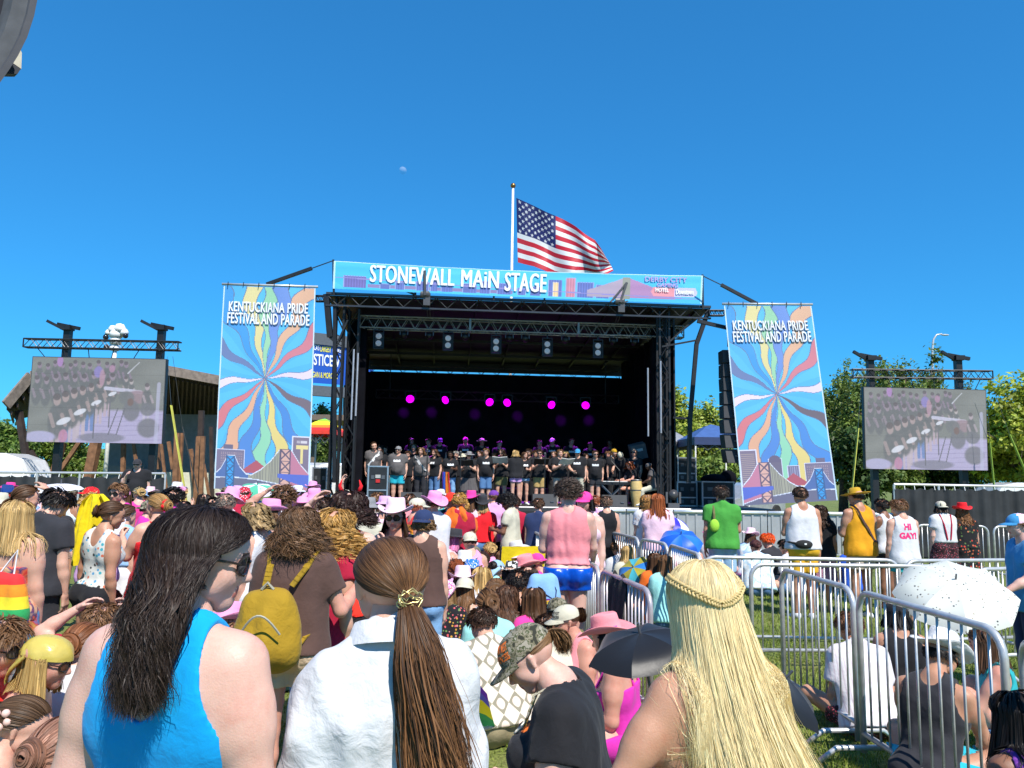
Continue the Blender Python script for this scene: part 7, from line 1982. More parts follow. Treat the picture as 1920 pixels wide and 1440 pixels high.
# ================================================================ the three women in front
GF = None
w1, B1 = person('woman with long dark wavy hair, sunglasses and bright blue tank top', 396, 950, 1.86, rot=-14, g=1.12, fem=True, skin='pale', lod=3, head=(-56, -6, 3), armL=((.20, -.05, -1), (.1, .25, -1)), armR=((.16, .10, -1), (-.1, .8, -.6)), bust=1.25, lean=4,
 top=dict(cut='tank', sleeve=0, mat=K['azure'], name='tank_top', hem=-.06, infl=.009, deep=.72, deepback=.34, neck=.098, arm=.112, fold=.0022), bottom=shorts('denim', .5),
 hair=dict(type='long', len=.32, lvar=.55, col=(.020, .012, .010), col2=(.085, .055, .040), wave=.010, freq=42, clump=9, spread=-.1, vol=.008, messy=.018, cvar=.2, shade=.13, n=13000, w=.0011, sidelen=.95, gather=(.95, .045, -.15, .036)), glasses=mat('dark_lens', (.012, .01, .012), .08), group=GF)
tort = cloth('tortoise', (.03, .015, .015), 'patch', [(.02, .01, .012), (.28, .16, .18), (.03, .012, .015)], scale=120, bump=0, shiny=True)
w2, B2 = person('woman in a white shirt with a long brown ponytail and gold hair clip', 733, 1005, 1.95, rot=10, g=.84, fem=True, skin='fair', lod=3, head=(14, -4, 0), armL=((.16, -.02, -1), (.12, .2, -1)), armR=((.10, .0, -1), (.06, .2, -1)), lean=3,
 top=dict(cut='long', sleeve=1.95, mat=cloth('white_cotton', (.60, .61, .635), bump=.5), name='white_shirt', hem=-.16, infl=.016, loose=.03, flare=.014, fold=.016, neck=.066), bottom=shorts('beige', .6),
 hair=dict(type='pony', len=.56, tie=(.010, -.120, -.030), tr=.050, col=(.060, .028, .014), col2=(.30, .14, .055), thick=.5, vol=.003, arc=.045, messy=.022, lvar=.35, cvar=.17, tipmix=1.2, w=.0012, n=13000, wave=.004, freq=22, wind=(.09, -.02, 0)), group=GF)
w3, B3 = person('woman with very long pale blonde hair and a braid around the back', 1316, 1045, 2.0, rot=20, g=.74, fem=True, skin='tan', lod=3, head=(-14, 0, 0), armL=((.62, .05, -.9), (.1, .7, -.6)), armR=((.3, .2, -1), (.0, .7, -.7)), lean=4,
 top=tube('pink', hem=-.05, line=.27, straps=0), bottom=skirt('pink', .4),
 hair=dict(type='long', len=.85, lvar=.35, col=(.84, .67, .35), col2=(1, .90, .60), wave=.0028, freq=18, spread=.10, vol=.004, thick=.6, back=.05, messy=.022, cvar=.09, shade=.09, n=15000, w=.0012, wind=(.12, .02, 0), margin=.014, gather=(.5, .02, -.13, .17)), group=GF)
def collar(B, me, m):
 q = B.cuts[0]; pr = B.torso + B.neckp; ring = []
 for k in range(25):
  a = 2 * math.pi * k / 24; ring.append(q(.072 * math.sin(a), -.004 - .070 * math.cos(a), .562 - .02 * math.cos(a) * -1))
 ring = np.array(ring); n = len(ring); ctr = ring[:-1].mean(0)
 up = ring + B.u * .028 + (ring - ctr) * .05; dn = ring + (ring - ctr) * .50 - B.u * .030; mid = ring + (ring - ctr) * .22 + B.u * .026
 V = np.concatenate([ring + (ring - ctr) * .05 - B.u * .03, up, mid, dn]); F = [(j * n + i, j * n + i + 1, (j + 1) * n + i + 1, (j + 1) * n + i) for j in range(3) for i in range(n - 1)]
 mesh_obj('collar', V, F, m, me, True)
collar(B2, w2, MATS['white_cotton'])
mb = MB(); tie = np.array([.010, -.120, -.030]); R0 = np.random.default_rng(2)     # gold wire clip at the ponytail
for k in range(5):
 a = np.linspace(0, 2 * math.pi, 14); rr = .026 + .004 * R0.normal(); pts = np.stack([np.cos(a) * rr * 1.1, R0.normal(0, .004, 14) - .004 * k, np.sin(a) * rr * .55 + R0.normal(0, .004, 14)], 1) + tie + [0, -.01, .004 * k - .008]
 mb.tube([B2.hc + (p * B2.s) @ B2.HR.T for p in pts], .0017, 5)
mb.build('hair_clip', mat('gold_wire', (.72, .58, .25), .3, metal=.8), w2, True)
def braid(B, me, pts, r, col, nseg=15):
 pts = np.array(pts); t = np.linspace(0, 1, len(pts)); T = np.linspace(0, 1, nseg * 8); path = np.stack([np.interp(T, t, pts[:, i]) for i in range(3)], 1)
 for _ in range(6): path[1:-1] = (path[:-2] + 2 * path[1:-1] + path[2:]) / 4
 tan = np.gradient(path, axis=0); tan /= np.linalg.norm(tan, axis=1)[:, None]; nor = path - np.array([0, 0, .02]); nor -= tan * (nor * tan).sum(1)[:, None]; nor /= np.linalg.norm(nor, axis=1)[:, None]; sd = np.cross(tan, nor)
 mb = MB()
 for s in range(3):
  ph = T * nseg * 2 * math.pi / 2 + s * 2 * math.pi / 3; pp = path + sd * (np.sin(ph) * r * 1.05)[:, None] + nor * (np.sin(2 * ph) * r * .45)[:, None]
  mb.tube([B.hc + (p * B.s) @ B.HR.T for p in pp], r * .62 * (1 - .25 * T) * B.s, 7)
 o = mb.build('braid', hair_mat(), me, True); R1 = np.random.default_rng(9); nf = len(o.data.polygons); set_col(o, np.array(col)[None] * np.exp(R1.normal(0, .12, (nf, 1))))
E_ = lambda th, ph, k=1.0: tuple(EC + (ER + .017 * k) * hdir(np.array(th), np.array(ph)))
braid(B3, w3, [E_(1.15, -1.75), E_(1.22, -1.4), E_(1.34, -1.0), E_(1.50, -.6), E_(1.66, -.25), E_(1.76, .0)], .0068, (.62, .47, .21), 13)
braid(B3, w3, [E_(1.20, 1.6), E_(1.36, 1.1), E_(1.56, .6), E_(1.70, .3), E_(1.76, .03)], .0062, (.64, .49, .22), 10)
# ================================================================ the standing crowd
GS, GD = 'standing spectators', 'seated spectators on the lawn'
def sp(label, px, py, d, rot=0, **k): return person(label, px, py, d, rot, group=GS, **k)
def hold_loc(o, B, nm, off=(0, 0, 0)):
 M = np.array(o.matrix_basis); return M[:3, :3] @ (B.wr[nm] + B.fa[nm] * .09 * B.s + np.asarray(off)) + M[:3, 3]
def band(B, me, nm, m, t=.92, r=.031):
 c = B.el[nm] + (B.wr[nm] - B.el[nm]) * t; a = unit(B.wr[nm] - B.el[nm]); x = unit(np.cross(a, (0, 0.3, 1))); y = np.cross(a, x)
 mb = MB(); an = np.linspace(0, 2 * math.pi, 17); mb.tube([c + (x * math.cos(i) + y * math.sin(i)) * r * B.s for i in an], .006, 5, cap=False); mb.build('wristband', m, me, True)
sp('woman with long straight blonde hair and colourful dress, at the left edge', 35, 937, 5.4, 4, lod=2, g=1.15, skin='fair', hair=long(HBL, .27, col2=(.62, .44, .2), vol=.014, spread=.2), top=tube('reddye', hem=-.05, straps=.004, line=.33), bottom=dress('rainbowflower', .85, flare=.06), armR='down', head=(-4, 0, 0))
sp('broad man in black tee and dark shorts looking down, left of the yellow shirt', 122, 924, 6.5, -12, lod=2, fem=False, g=1.08, skin='fair', hair=short(HK, .06, lift=.5), top=tee('charcoal'), bottom=shorts('charcoal', .8), head=(-30, -32, 0), shoes=SHB, lean=4)
sp('woman with brown ponytail fastening a pink bow at the far left', 52, 912, 7.2, -20, lod=1, hair=pony(HB, .2), top=tank('teal'), armR='head', bottom=shorts('black'), head=(-30, 0, 0))
sp('dark haired person under the silver white umbrella', 103, 926, 8.6, 0, hair=short(HK, .05), fem=False, top=tee('charcoal'), bottom=shorts('black'), armR='phone')
sp('woman in a crocheted top and tight black shorts leaning to the right', 216, 942, 6.5, -25, lod=2, skin='tan', hair=bun(HB), top=tank('crochet', hem=.06, deepback=.5, infl=.012), bottom=shorts('black', .32, waist=.15, infl=.012), side=7, head=(-35, -5, 0), armR='slack')
sp('woman in pale blue tee and white skirt beside the crocheted top', 240, 948, 8.2, -30, hair=bun(HB), top=tee('sky', hem=.08), bottom=skirt('white', .42, waist=.16), g=1.1)
p, B = sp('woman in a bright red strappy dress with a red flower in her blonde hair', 296, 928, 7.2, 52, lod=2, g=1.2, skin='fair', hair=bun((.36, .2, .07)), top=tube('red', hem=-.05, line=.36, straps=.007), bottom=dress('red', .58, flare=.13, np=23), armL='phone', armR='slack', handL='grip', head=(18, 0, 0)); mb = MB()
for k in range(9): mb.ball(B.hc + (np.array([.045 * math.cos(k * 2.4), -.115, .02 + .04 * math.sin(k * 2.4)]) * B.s) @ B.HR.T, .022, 4)
mb.build('hair_flower', K['red'], p, True)
c = hold_loc(p, B, 'L', (0, .03, .03)); tag(MB().box((0, 0, 0), (.075, .012, .15), rot_x(-.3) @ rot_z(.4)).build('phone', mat('phone_white', (.6, .6, .68), .3), None, loc=c), 'phone held up by the woman in the red dress', 'phone')
sp('woman with short brown hair, sunglasses and pink boa facing the camera at the left', 223, 908, 9.6, 165, hair=short(HBR, .06), glasses=True, top=tank('magenta'), bottom=shorts('denim'), skin='fair')
sp('man in black tee and shorts standing high against the left fence, hand raised', 258, 860, 17.2, 190, z0=.4, fem=False, g=1.5, lod=1, skin='pale', hair=short(HDB), hat=hat('cap', 'charcoal'), glasses=True, top=tee('black'), bottom=shorts('black', .75), armR='face', shoes=SHB)
sp('person in a camouflage cap and pink scarf left of the red dress', 282, 936, 8.8, -60, hat=hat('backcap', 'camo'), hair=short(HDB), top=tee('magenta'), bottom=shorts('black'))
sp('person with dark curls and magenta feathers behind the red dress', 326, 918, 9.4, 10, hair=ccurl(HK), top=tee('magenta'), bottom=shorts('black'))
sp('person with black hair just left of the printed banner foot', 384, 926, 10.5, 0, hair=long(HK, .15), top=tee('charcoal'), bottom=shorts('black'))
sp('person in a white hat cut by the left edge', -4, 922, 7.5, -50, hat=hat('bucket', 'cream'), hair=short(HB), skin='sun', top=tee('pink'), bottom=shorts('black'))
sp('man with shaved head in white, left of the pink felt hats', 424, 926, 8.0, 5, fem=False, hair=short((.2, .16, .13), .008), skin='fair', top=tee('white'), bottom=shorts('navy'))
sp('person in a round pink hat raising an arm before the left printed banner', 433, 913, 9.5, -30, hat=hat('floppy', 'bubble', tilt=-20), hair=short(HB), armR='face', top=tank('palepink'), bottom=shorts('black'))
sp('person in a red patterned bandanna near the left printed banner', 459, 912, 10.8, 20, hat=hat('scarf', 'bandanna'), hair=short(HDB), fem=False, skin='brown', top=tee('crimson'), bottom=shorts('black'))
sp('woman with wavy fair hair and sunglasses looking left, behind the dark haired woman', 480, 941, 6.3, 70, lod=1, hair=curl((.30, .20, .09), .12), glasses=True, top=tank('white'), bottom=shorts('denim'))
sp('person in a white top with one arm bent over curly brown hair', 532, 916, 8.4, 0, lod=1, hair=ccurl((.12, .06, .028)), top=tee('white'), armL='head', bottom=shorts('black'))
sp('bare shouldered woman in a flat pink cowboy hat, seen from behind', 510, 934, 7.4, -35, lod=2, hat=hat('cowboy', 'bubble'), hair=curl(HBR, .12), skin='pale', top=tube('lilac', straps=.004), bottom=shorts('denim'), head=(-20, 0, 0))
sp('person in a small pink cowboy hat with curled brim, left of the curly dark hair', 592, 915, 10, -20, hat=hat('cowboy', 'bubble', tilt=12), hair=long(HB, .15), top=tank('palepink'), bottom=shorts('black'))
sp('person in a tilted pink hat below the small pink cowboy hat', 568, 932, 9.0, 10, hat=hat('cowboy', 'bubble', tilt=-20), hair=long(HB, .2), top=tank('pink'), bottom=shorts('black'))
p, B = sp('person with dark ringlets, red horns and a red strappy top, arm raised', 655, 921, 5.3, -6, lod=2, skin='pale', hair=curl((.035, .016, .012), .13, wave=.018, freq=90, vol=.032, n=1300, spread=.35, lvar=.5, messy=.03), top=tube('scarlet', straps=.013), bottom=shorts('black'), armL=((.85, .15, .15), (-.62, .1, .75)), armR='phone'); mb = MB()
for sx in (-1, 1):
 o_ = lambda v: B.hc + (np.array(v) * B.s) @ B.HR.T
 MB().tube([o_((sx * .06, .02, .12)), o_((sx * .075, .02, .16)), o_((sx * .06, .02, .20))], [.018, .012, .003], 7).build('horn', K['red'], p, True)
sp('woman with golden frizzy curls and a crimson top with a white strap, in jeans', 632, 955, 4.85, -28, lod=2, g=1.1, hair=curl((.40, .22, .06), .22, wave=.022, freq=75, vol=.03, n=1700, spread=.25, lvar=.6, messy=.035, wind=(.04, 0, 0)), top=tee('crimson', sleeve=.3, hem=-.04), bottom=pants('denim'), armR='slack', side=5)
p, B = sp('woman with long curly brown hair, brown tee and waffle shorts', 562, 950, 4.45, 6, lod=3, g=.98, skin='sun', hair=curl((.10, .05, .024), .19, wave=.018, freq=58, vol=.02, n=3600, w=.003, spread=.28, lvar=.5, messy=.03, col2=(.32, .18, .09)), top=tee('brown', hem=-.02, sleeve=.6), bottom=shorts('waffle', .42, waist=.08), armR=((.42, .15, -1), (.35, .9, .55)), head=(-10, 0, 0)); PB = (p, B)
# mustard backpack
M = np.array(p.matrix_basis); q = B.cuts[0]; Rb = M[:3, :3] @ np.stack([B.r, B.f, B.u], 1); o3 = M[:3, :3] @ q(-.11, -.19, .15) + M[:3, 3]
bp = tag(empty('backpack', o3), 'mustard backpack worn over the brown tee', 'backpack'); mst = cloth('mustard_canvas', (.33, .20, .012), bump=.5)
V, F = net_of([(np.array([-.09, 0, -.13]), np.array([.09, 0, -.13]), .10, .10, None, 1, .06), (np.array([-.05, .01, .10]), np.array([.05, .01, .10]), .09, .09, None, 1, .08), (np.array([-.07, 0, -.02]), np.array([.07, 0, -.02]), .095, .095, None, 1, .08), (np.array([0, -.05, -.10]), np.array([0, -.04, .02]), .10, .08, None, 1, .06)], .012, 0, None, folds(.012, .7, 4)); mesh_obj('bag', V @ Rb.T, F, mst, bp, True)
def loc3(P): return (np.asarray(P) - q(-.11, -.19, .15)) @ Rb.T
for sx in (-1, 1):
 pts = [q(-.06 + sx * .07, -.17, .36), q(sx * .10 - .02, -.14, .46), q(sx * .12, -.05, .545), q(sx * .125, .06, .50), q(sx * .15, .12, .36), q(sx * .17, .02, .16), q(-.06 + sx * .12, -.15, .04)]
 pts = push_out(np.array([np.interp(np.linspace(0, 1, 26), np.linspace(0, 1, 7), np.array(pts)[:, i]) for i in range(3)]).T[None], B.torso + B.neckp, .032)[0]; mb = MB(); pl = loc3(pts)
 for a, b in zip(pl[:-1], pl[1:]): mb.bar(a, b + (b - a) * .2, .038, .008, up=Rb @ np.array([0, -.3, 1]))
 mb.build('strap', mst, bp)
mb = MB(); pts = [(-.10 + .2 * t, -.16 - .05 * math.sin(t * 3.14), -.02 + .10 * math.sin(t * 3.14)) for t in np.linspace(0, 1, 12)]; mb.tube(np.array(pts) @ Rb.T, .006, 5); mb.tube(np.array([(-.03, -.02, .19), (0, -.03, .225), (.03, -.02, .19)]) @ Rb.T, .009, 6); mb.build('zip', mat('zip_grey', (.35, .33, .25), .5), bp)
sp('woman in a pale pink cowboy hat and dark round sunglasses facing the camera', 742, 932, 6.4, 176, lod=2, hat=hat('cowboy', 'palepink', tilt=4), hair=long(HDB, .2), skin='fair', glasses=True, top=tank('pink'), bottom=shorts('denim'), armL='face', handL='flat')
sp('woman in a navy cap, sleeveless brown top and light jeans, seen from behind', 795, 953, 6.3, -8, lod=2, g=1.1, skin='fair', hat=hat('backcap', ['navy', 'navy']), hair=curl((.20, .11, .045), .07, spread=-.1, wave=.01), top=tank('brown', arm=.07, deepback=1.2, hem=-.02, loose=.02), bottom=pants('lightdenim'), armL='hold')
sp('person in a cream cap with red lips in the middle of the crowd', 783, 932, 9.0, -60, hat=hat('cap', 'cream'), hair=short(HRE), skin='sun', top=tank('rainbowcloth'), bottom=shorts('black'))
sp('person in a tilted pink cowboy hat and white shirt, arm to the chin', 813, 920, 9.3, 40, hat=hat('cowboy', 'bubble', tilt=15), hair=short(HB), top=tee('white'), bottom=shorts('black'), armR='face')
sp('person in a red cap and black tee facing the camera holding a white hat', 846, 922, 10.2, 160, lod=1, fem=False, hat=hat('cap', ['scarlet', 'scarlet']), hair=short(HB), top=tee('black'), bottom=pants('khaki'), armL='hold', armR='hold', g=1.1)
sp('person in crimson with an orange feather boa in the middle of the crowd', 862, 925, 10, -15, lod=1, hair=short(HGO), top=[tee('crimson'), dict(cut='tank', sleeve=0, mat=K['orange'], name='feather_boa', hem=.2, infl=.035, fold=.03, neck=.05)], bottom=pants('khaki'))
sp('person in a hot pink cowboy hat behind the black cowboy hat', 884, 919, 12, -10, hat=hat('cowboy', 'hotpink'), hair=long(HB, .2), top=tank('palepink'), bottom=shorts('black'))
sp('blonde woman in a black cowboy hat, red tee and blue jeans, seen from behind', 905, 927, 12, 4, lod=2, g=1.15, hat=hat('cowboy', 'charcoal', tilt=10), hair=long(HBL, .14, spread=.3), top=tee('red', hem=.03), bottom=pants('denim', waist=.07), armR='slack', skin='fair')
sp('person in a lilac shirt and blue cap near the stage edge', 926, 918, 12.5, 10, hat=hat('cap', 'purple'), hair=short(HBR), top=tee('lilac'), bottom=shorts('black'))
p, B = sp('person with a dark afro and white printed tee looking down', 946, 930, 11.8, 70, lod=1, skin='brown', hair=ccurl(HK, .09, n=500), top=tee('cream', loose=.04), bottom=pants('royal'), head=(0, -25, 0), armL='hold', armR='hold', fem=False)
sp('person in a silver hat and sparkling top in the middle crowd', 690, 931, 8.0, -10, hat=hat('bucket', 'midgrey'), hair=short(HB), top=tee('cream'), armL='wave', bottom=shorts('denim'))
sp('person with brown hair in the gap beside the road case', 708, 925, 11, 0, hair=short(HBR, .06), top=tee('stone'), bottom=shorts('denim'))
sp('person in a lilac bucket hat left of the pale pink cowboy hat', 722, 929, 10, -5, hat=hat('bucket', 'lilac'), hair=long(HB, .1), top=tank('palepink'), bottom=shorts('black'))
p, B = sp('big man in a pink mesh top and shiny blue shorts, seen from behind', 1066, 903, 7.5, -3, lod=2, fem=False, g=1.1, skin='pale', hair=ccurl((.055, .036, .026), .05, n=900, w=.005), top=tank('meshpink', arm=.055, deepback=1.0, hem=.055, neck=.085, fold=.012), bottom=shorts('shinyblue', .34, waist=.03, infl=.012, fold=.009), armR=((.16, .42, -1), (.06, .75, -.4)), armL='hold', shoes=SHW)
sp('person in a bright pink visor and black hair by the far barricades', 1096, 920, 8.6, 150, hat=hat('cap', 'hotpink'), hair=long(HK, .12), skin='pale', top=tank('palepink'), bottom=shorts('black'))
sp('short haired person in a black sleeveless top behind the middle barricades', 1137, 931, 12, 0, lod=1, skin='fair', hair=short((.13, .08, .05), .04), top=tank('black', arm=.07, deepback=1.3), bottom=shorts('charcoal'))
sp('woman in white with very long curly golden hair behind the middle barricades', 1214, 927, 11.6, 4, lod=2, hair=curl((.34, .17, .05), .42, wave=.02, freq=70, n=900, spread=.2), skin='fair', top=tee('white', hem=.02), bottom=shorts('denim'), g=1.05)
sp('woman with straight red hair beside the long golden curls', 1233, 925, 11.2, -8, hair=long((.33, .09, .025), .3), top=tee('palepink'), bottom=shorts('denim'))
p, B = sp('man in a bright green tee and light blue shorts, seen from behind', 1352, 912, 11.2, -8, lod=2, fem=False, g=1.05, skin='tan', hair=short((.03, .02, .015), .05, lift=.5), top=tee('green', loose=.03), bottom=shorts('paledenim', .85), armR='hold', shoes=SHW); M = np.array(p.matrix_basis); q = B.cuts[0]
g_ = tag(empty('sling_bag', M[:3, :3] @ q(-.12, -.16, .25) + M[:3, 3]), 'small lime green sling bag on the green shirt', 'bag'); mb = MB(); mb.ball((0, .01, 0), (.07, .04, .09), 8); mb.build('pouch', K['lime'], g_, True); mb = MB(); mb.tube([(0, .02, .05), (-.0, .03, .16), (.01, .10, .27)], .018, 6); mb.build('strap', K['olive'], g_)
p, B = sp('man in a white tank top, black belt bag and yellow shorts, seen from behind', 1500, 914, 10.7, 0, lod=2, fem=False, g=1.05, skin='tan', hair=short(HDB, .02), top=tank('white', hem=-.02, arm=.085, loose=.03), bottom=shorts('gold', .7), armL='hold', shoes=SHW); M = np.array(p.matrix_basis); q = B.cuts[0]
g_ = tag(empty('belt_bag', M[:3, :3] @ q(-.05, -.17, .05) + M[:3, 3]), 'black belt bag worn over the yellow shorts', 'bag'); mb = MB(); mb.ball((0, 0, 0), (.12, .06, .06), 8); mb.build('pouch', SHB, g_, True); mb = MB(); mb.box((0, -.062, .01), (.03, .006, .02)); mb.build('badge', WHT, g_); mb = MB(); mb.tube([(.1, .02, .01), (.2, .10, .02), (.24, .2, .02)], .016, 6); mb.tube([(-.1, .02, .01), (-.16, .10, .02), (-.18, .2, .02)], .016, 6); mb.build('strap', SHB, g_)
sp('woman with long dark curls, black tee and leopard skirt beside the white tank top', 1537, 946, 11.2, -22, lod=1, hair=curl(HDB, .25), skin='tan', top=tee('black'), bottom=skirt('leopard', .45, flare=.03), armR='slack')
p, B = sp('tall man in an orange tank top and straw hat with a dark shoulder strap', 1604, 912, 10.8, 14, lod=2, fem=False, g=1.08, skin='tan', hat=hat('straw', 'mustard', tilt=-8, k=.92), hair=short(HB), top=tank('amber', arm=.10, hem=-.10, loose=.025), bottom=shorts('stone', .6), armL='hold', head=(25, 0, 0), shoes=SHW); q = B.cuts[0]
pts = push_out(np.array([np.interp(np.linspace(0, 1, 22), np.linspace(0, 1, 5), np.array([q(-.12, -.02, .53), q(-.08, -.14, .42), q(.02, -.16, .26), q(.12, -.14, .10), q(.19, 0, .0)])[:, i]) for i in range(3)]).T[None], B.torso + B.neckp, .05)[0]; mb = MB()
for a, b in zip(pts[:-1], pts[1:]): mb.bar(a, b + (b - a) * .2, .006, .03, up=B.u)
mb.build('shoulder_strap', K['brown'], p)
sp('dark haired man in a white tank with a black vest behind the orange tank top', 1652, 936, 11.6, 30, lod=1, fem=False, skin='brown', hair=short(HK), top=tank('white'), bottom=shorts('black'), armL='face')
p, B = sp('man in a white sleeveless shirt with pink letters and teal shorts', 1681, 938, 10.5, 6, lod=2, fem=False, skin='fair', hair=short(HBR, .05, lift=.5), top=tank('white', arm=.09, deepback=1.4, loose=.03, hem=-.10, text=dict(s='HI', size=.09, at=(0, .375), side='back', mat=PR_P, bold=.05)), bottom=shorts('teal', .45), head=(35, -12, 0), armR='hold')
decal(next(c for c in p.children if c.name.startswith('tank')), B, dict(s='GAY!', size=.09, at=(0, .25), side='back', mat=PR_P, bold=.05), p)
p, B = sp('woman in a pale cap, white tee, braces and a dark flowered skirt', 1763, 938, 12.6, 4, lod=1, g=1.15, skin='pale', hat=hat('backtrucker', ['cream', 'stone']), hair=long(HDB, .1), top=tee('white', hem=.06), bottom=skirt('ditsy', .7, waist=.13), armL='slack'); q = B.cuts[0]; mb = MB()
for sx in (-1, 1): mb.tube(push_out(np.array([q(sx * .03, -.16, .12), q(sx * .05, -.16, .25), q(sx * .07, -.15, .38), q(sx * .09, -.06, .53)])[None], B.torso + B.neckp, .03)[0], .012, 5)
mb.build('braces', K['crimson'], p)
sp('woman in a red cowboy hat and long dark dress with red flowers', 1803, 941, 12.6, -4, lod=1, g=1.2, skin='fair', hat=hat('cowboy', 'red'), hair=curl((.20, .085, .03), .25, spread=.6), top=tee('redfloral', hem=0), bottom=dress('redfloral', .85, flare=.08))
sp('child in a blue and pink cap and blue shirt at the right edge', 1908, 960, 7.0, 80, lod=2, fem=False, skin='pale', hat=hat('trucker', ['bluebill', 'palepink']), hair=short(HBR), top=tee('bluebill', loose=.03, hem=-.12), bottom=pants('navy'), armL='rail', g=1.05)
for px, py, d, m, h, lab in ((345, 940, 10, 'magenta', HK, 'magenta'), (402, 934, 9.4, 'charcoal', HK, 'black'), (549, 927, 10.8, 'white', HB, 'white'), (612, 934, 9, 'charcoal', HDB, 'grey'), (768, 927, 11, 'pink', HB, 'pink'), (832, 929, 11.2, 'teal', HBR, 'teal'), (868, 938, 11, 'orange', HGO, 'orange'), (966, 933, 12.2, 'crimson', HDB, 'crimson'), (1010, 935, 11.8, 'navy', HB, 'navy'), (1116, 930, 12.6, 'lilac', HRE, 'lilac')):
 sp('far spectator in a %s top seen between nearer heads' % lab, px, py, d, 12 * math.sin(px), lod=0, hair=long(h, .12) if px % 2 else short(h), top=tee(m), bottom=shorts('black'))

# ================================================================ the seated crowd
def se(label, px, py, rot=0, d=None, **k):
 k.setdefault('sit', 'ground'); k.setdefault('armL', 'lap'); k.setdefault('armR', 'lap'); k.setdefault('H', 1.66 if k.get('fem', True) else 1.76); k.setdefault('bottom', shorts('denim')); k.setdefault('group', GD)
 return person(label, px, py, d, rot, **k)
se('kneeling person in a wide black hat with pink hair in profile', 853, 990, -70, sit='kneel', hat=hat('wide', 'charcoal'), hair=long((.6, .2, .4), .15), skin='sun', top=tank('palepink'), lod=1)
se('sitter in a white cap looking up between the black hat and the jeans', 881, 996, 10, sit='kneel', hat=hat('backcap', 'cream'), hair=short(HB), top=tank('bubble'))
se('sitter in a pink cowboy hat behind the wide black hat', 838, 1004, 5, hat=hat('cowboy', 'bubble'), hair=long(HB, .2), top=tank('palepink'))
se('sitter in a green sequined cap by the yellow chair', 933, 1002, 25, hat=hat('beanie', 'green'), hair=short(HDB), skin='tan', top=tee('orange'))
se('sitter in a white cowboy hat and black top looking left', 967, 1014, 75, hat=hat('cowboy', 'white'), hair=short(HDB), skin='sun', top=tee('black'), lod=1, glasses=True)
se('sitter in a camouflage cap leaning right beside the jeans', 890, 1022, -50, hat=hat('backcap', 'camo'), hair=short(HB), top=tee('orange'), skin='tan')
se('sitter with dark pinned hair and charcoal tee', 905, 1036, 0, hair=bun(HDB), top=tee('charcoal'), lod=1)
se('sitter in a bright pink cowboy hat, upper one of the pair', 866, 1020, 10, hat=hat('cowboy', 'bubble'), hair=long(HB, .2), top=tank('pink'))
se('sitter in a big white cowboy hat and pink top', 872, 1036, 0, hat=hat('cowboy', 'white', k=1.12), hair=long(HBR, .2), top=tank('bubble'), lod=1)
se('sitter in a blue and white star patterned hat', 886, 1048, -20, hat=hat('bucket', 'starblue'), hair=short(HB), top=tee('white'), lod=1)
se('sitter in a pale pink cowboy hat above the cream trucker cap', 868, 1061, 5, hat=hat('cowboy', 'palepink'), hair=long(HB, .2), top=tee('stripes'), lod=1)
se('sitter with long brown hair under a cream trucker cap and strappy beige top', 873, 1080, -8, hat=hat('backtrucker', ['cream', 'cream']), hair=long(HBR, .30), top=tube('beige', straps=.007), lod=2)
se('sitter with long fair brown hair under a pink white bandanna, in a flowered dress', 838, 1086, -12, hat=hat('scarf', 'pinkscarf'), hair=long((.24, .14, .06), .40), top=tee('floral', hem=-.05), lod=2)
se('sitter in an aqua shirt bending under a pale blue towel', 934, 1052, -25, hat=hat('scarf', 'paledenim', k=1.1), hair=bun(HK), top=tee('aqua', loose=.04), lod=2, g=1.15, lean=24)
se('sitter with long black hair in a cow patterned hat', 960, 1048, -20, hat=hat('cowboy', 'cow', k=.85), hair=long(HK, .28), top=tee('black'), lod=1)
se('sitter in a pale pink hat in front of the grey left barricades', 972, 1031, 15, hat=hat('bucket', 'palepink'), hair=short(HB), top=tank('bubble'))
se('sitter in a pink hat with pink glasses, facing left', 984, 1040, 110, hat=hat('cowboy', 'pink'), hair=short(HB), top=tank('hotpink'), skin='fair', glasses=mat('pink_lens', (.6, .05, .2), .2), lod=1)
p, B = se('sitter in a hot pink cap with sunglasses pushed up, facing left', 1004, 1036, 60, hat=hat('backcap', 'hotpink'), hair=short(HBL), skin='sun', top=tank('hotpink'), lod=2)
gl = tag(empty('tote_bag', at(1018, 1112, 7.0)), 'light blue drawstring bag with a printed rainbow arch', 'bag'); gl.rotation_euler = (0, 0, .5); V, F = net_of([(np.array([-.10, 0, -.14]), np.array([.10, 0, -.14]), .07, .07, None, 1, .1), (np.array([-.10, 0, -.06]), np.array([.10, 0, -.06]), .068, .068, None, 1, .1), (np.array([-.09, 0, .03]), np.array([.09, 0, .03]), .06, .06, None, 1, .1), (np.array([-.08, 0, .12]), np.array([.08, 0, .12]), .05, .05, None, 1, .1)], .012, 0, None, folds(.006, .8, 2)); mesh_obj('bag', V, F, cloth('bag_sky', (.22, .42, .72), bump=.2), gl, True)
for r, m in ((.095, 'purple'), (.08, 'gold'), (.062, 'yellow'), (.044, 'red')):
 a = np.linspace(0, math.pi, 10); V = [(rr * math.cos(t), -.092 + .02 * abs(math.cos(t)), -.13 + rr * math.sin(t)) for t in a for rr in (r, r - .014)]; mesh_obj('print', V, [(2 * i, 2 * i + 1, 2 * i + 3, 2 * i + 2) for i in range(9)], K[m], gl)
mb = MB(); mb.tube([(-.05, -.02, .16), (-.02, -.08, .0), (.06, -.09, -.05)], .006, 5); mb.tube([(.05, -.02, .16), (.09, -.08, .03), (.07, -.09, -.08)], .006, 5); mb.build('cord', K['navy'], gl)
se('sitter with short black hair in a white sleeveless top and gold chain', 972, 1072, 0, hair=short(HK, .045), skin='tan', top=tank('white'), lod=2, fem=False)
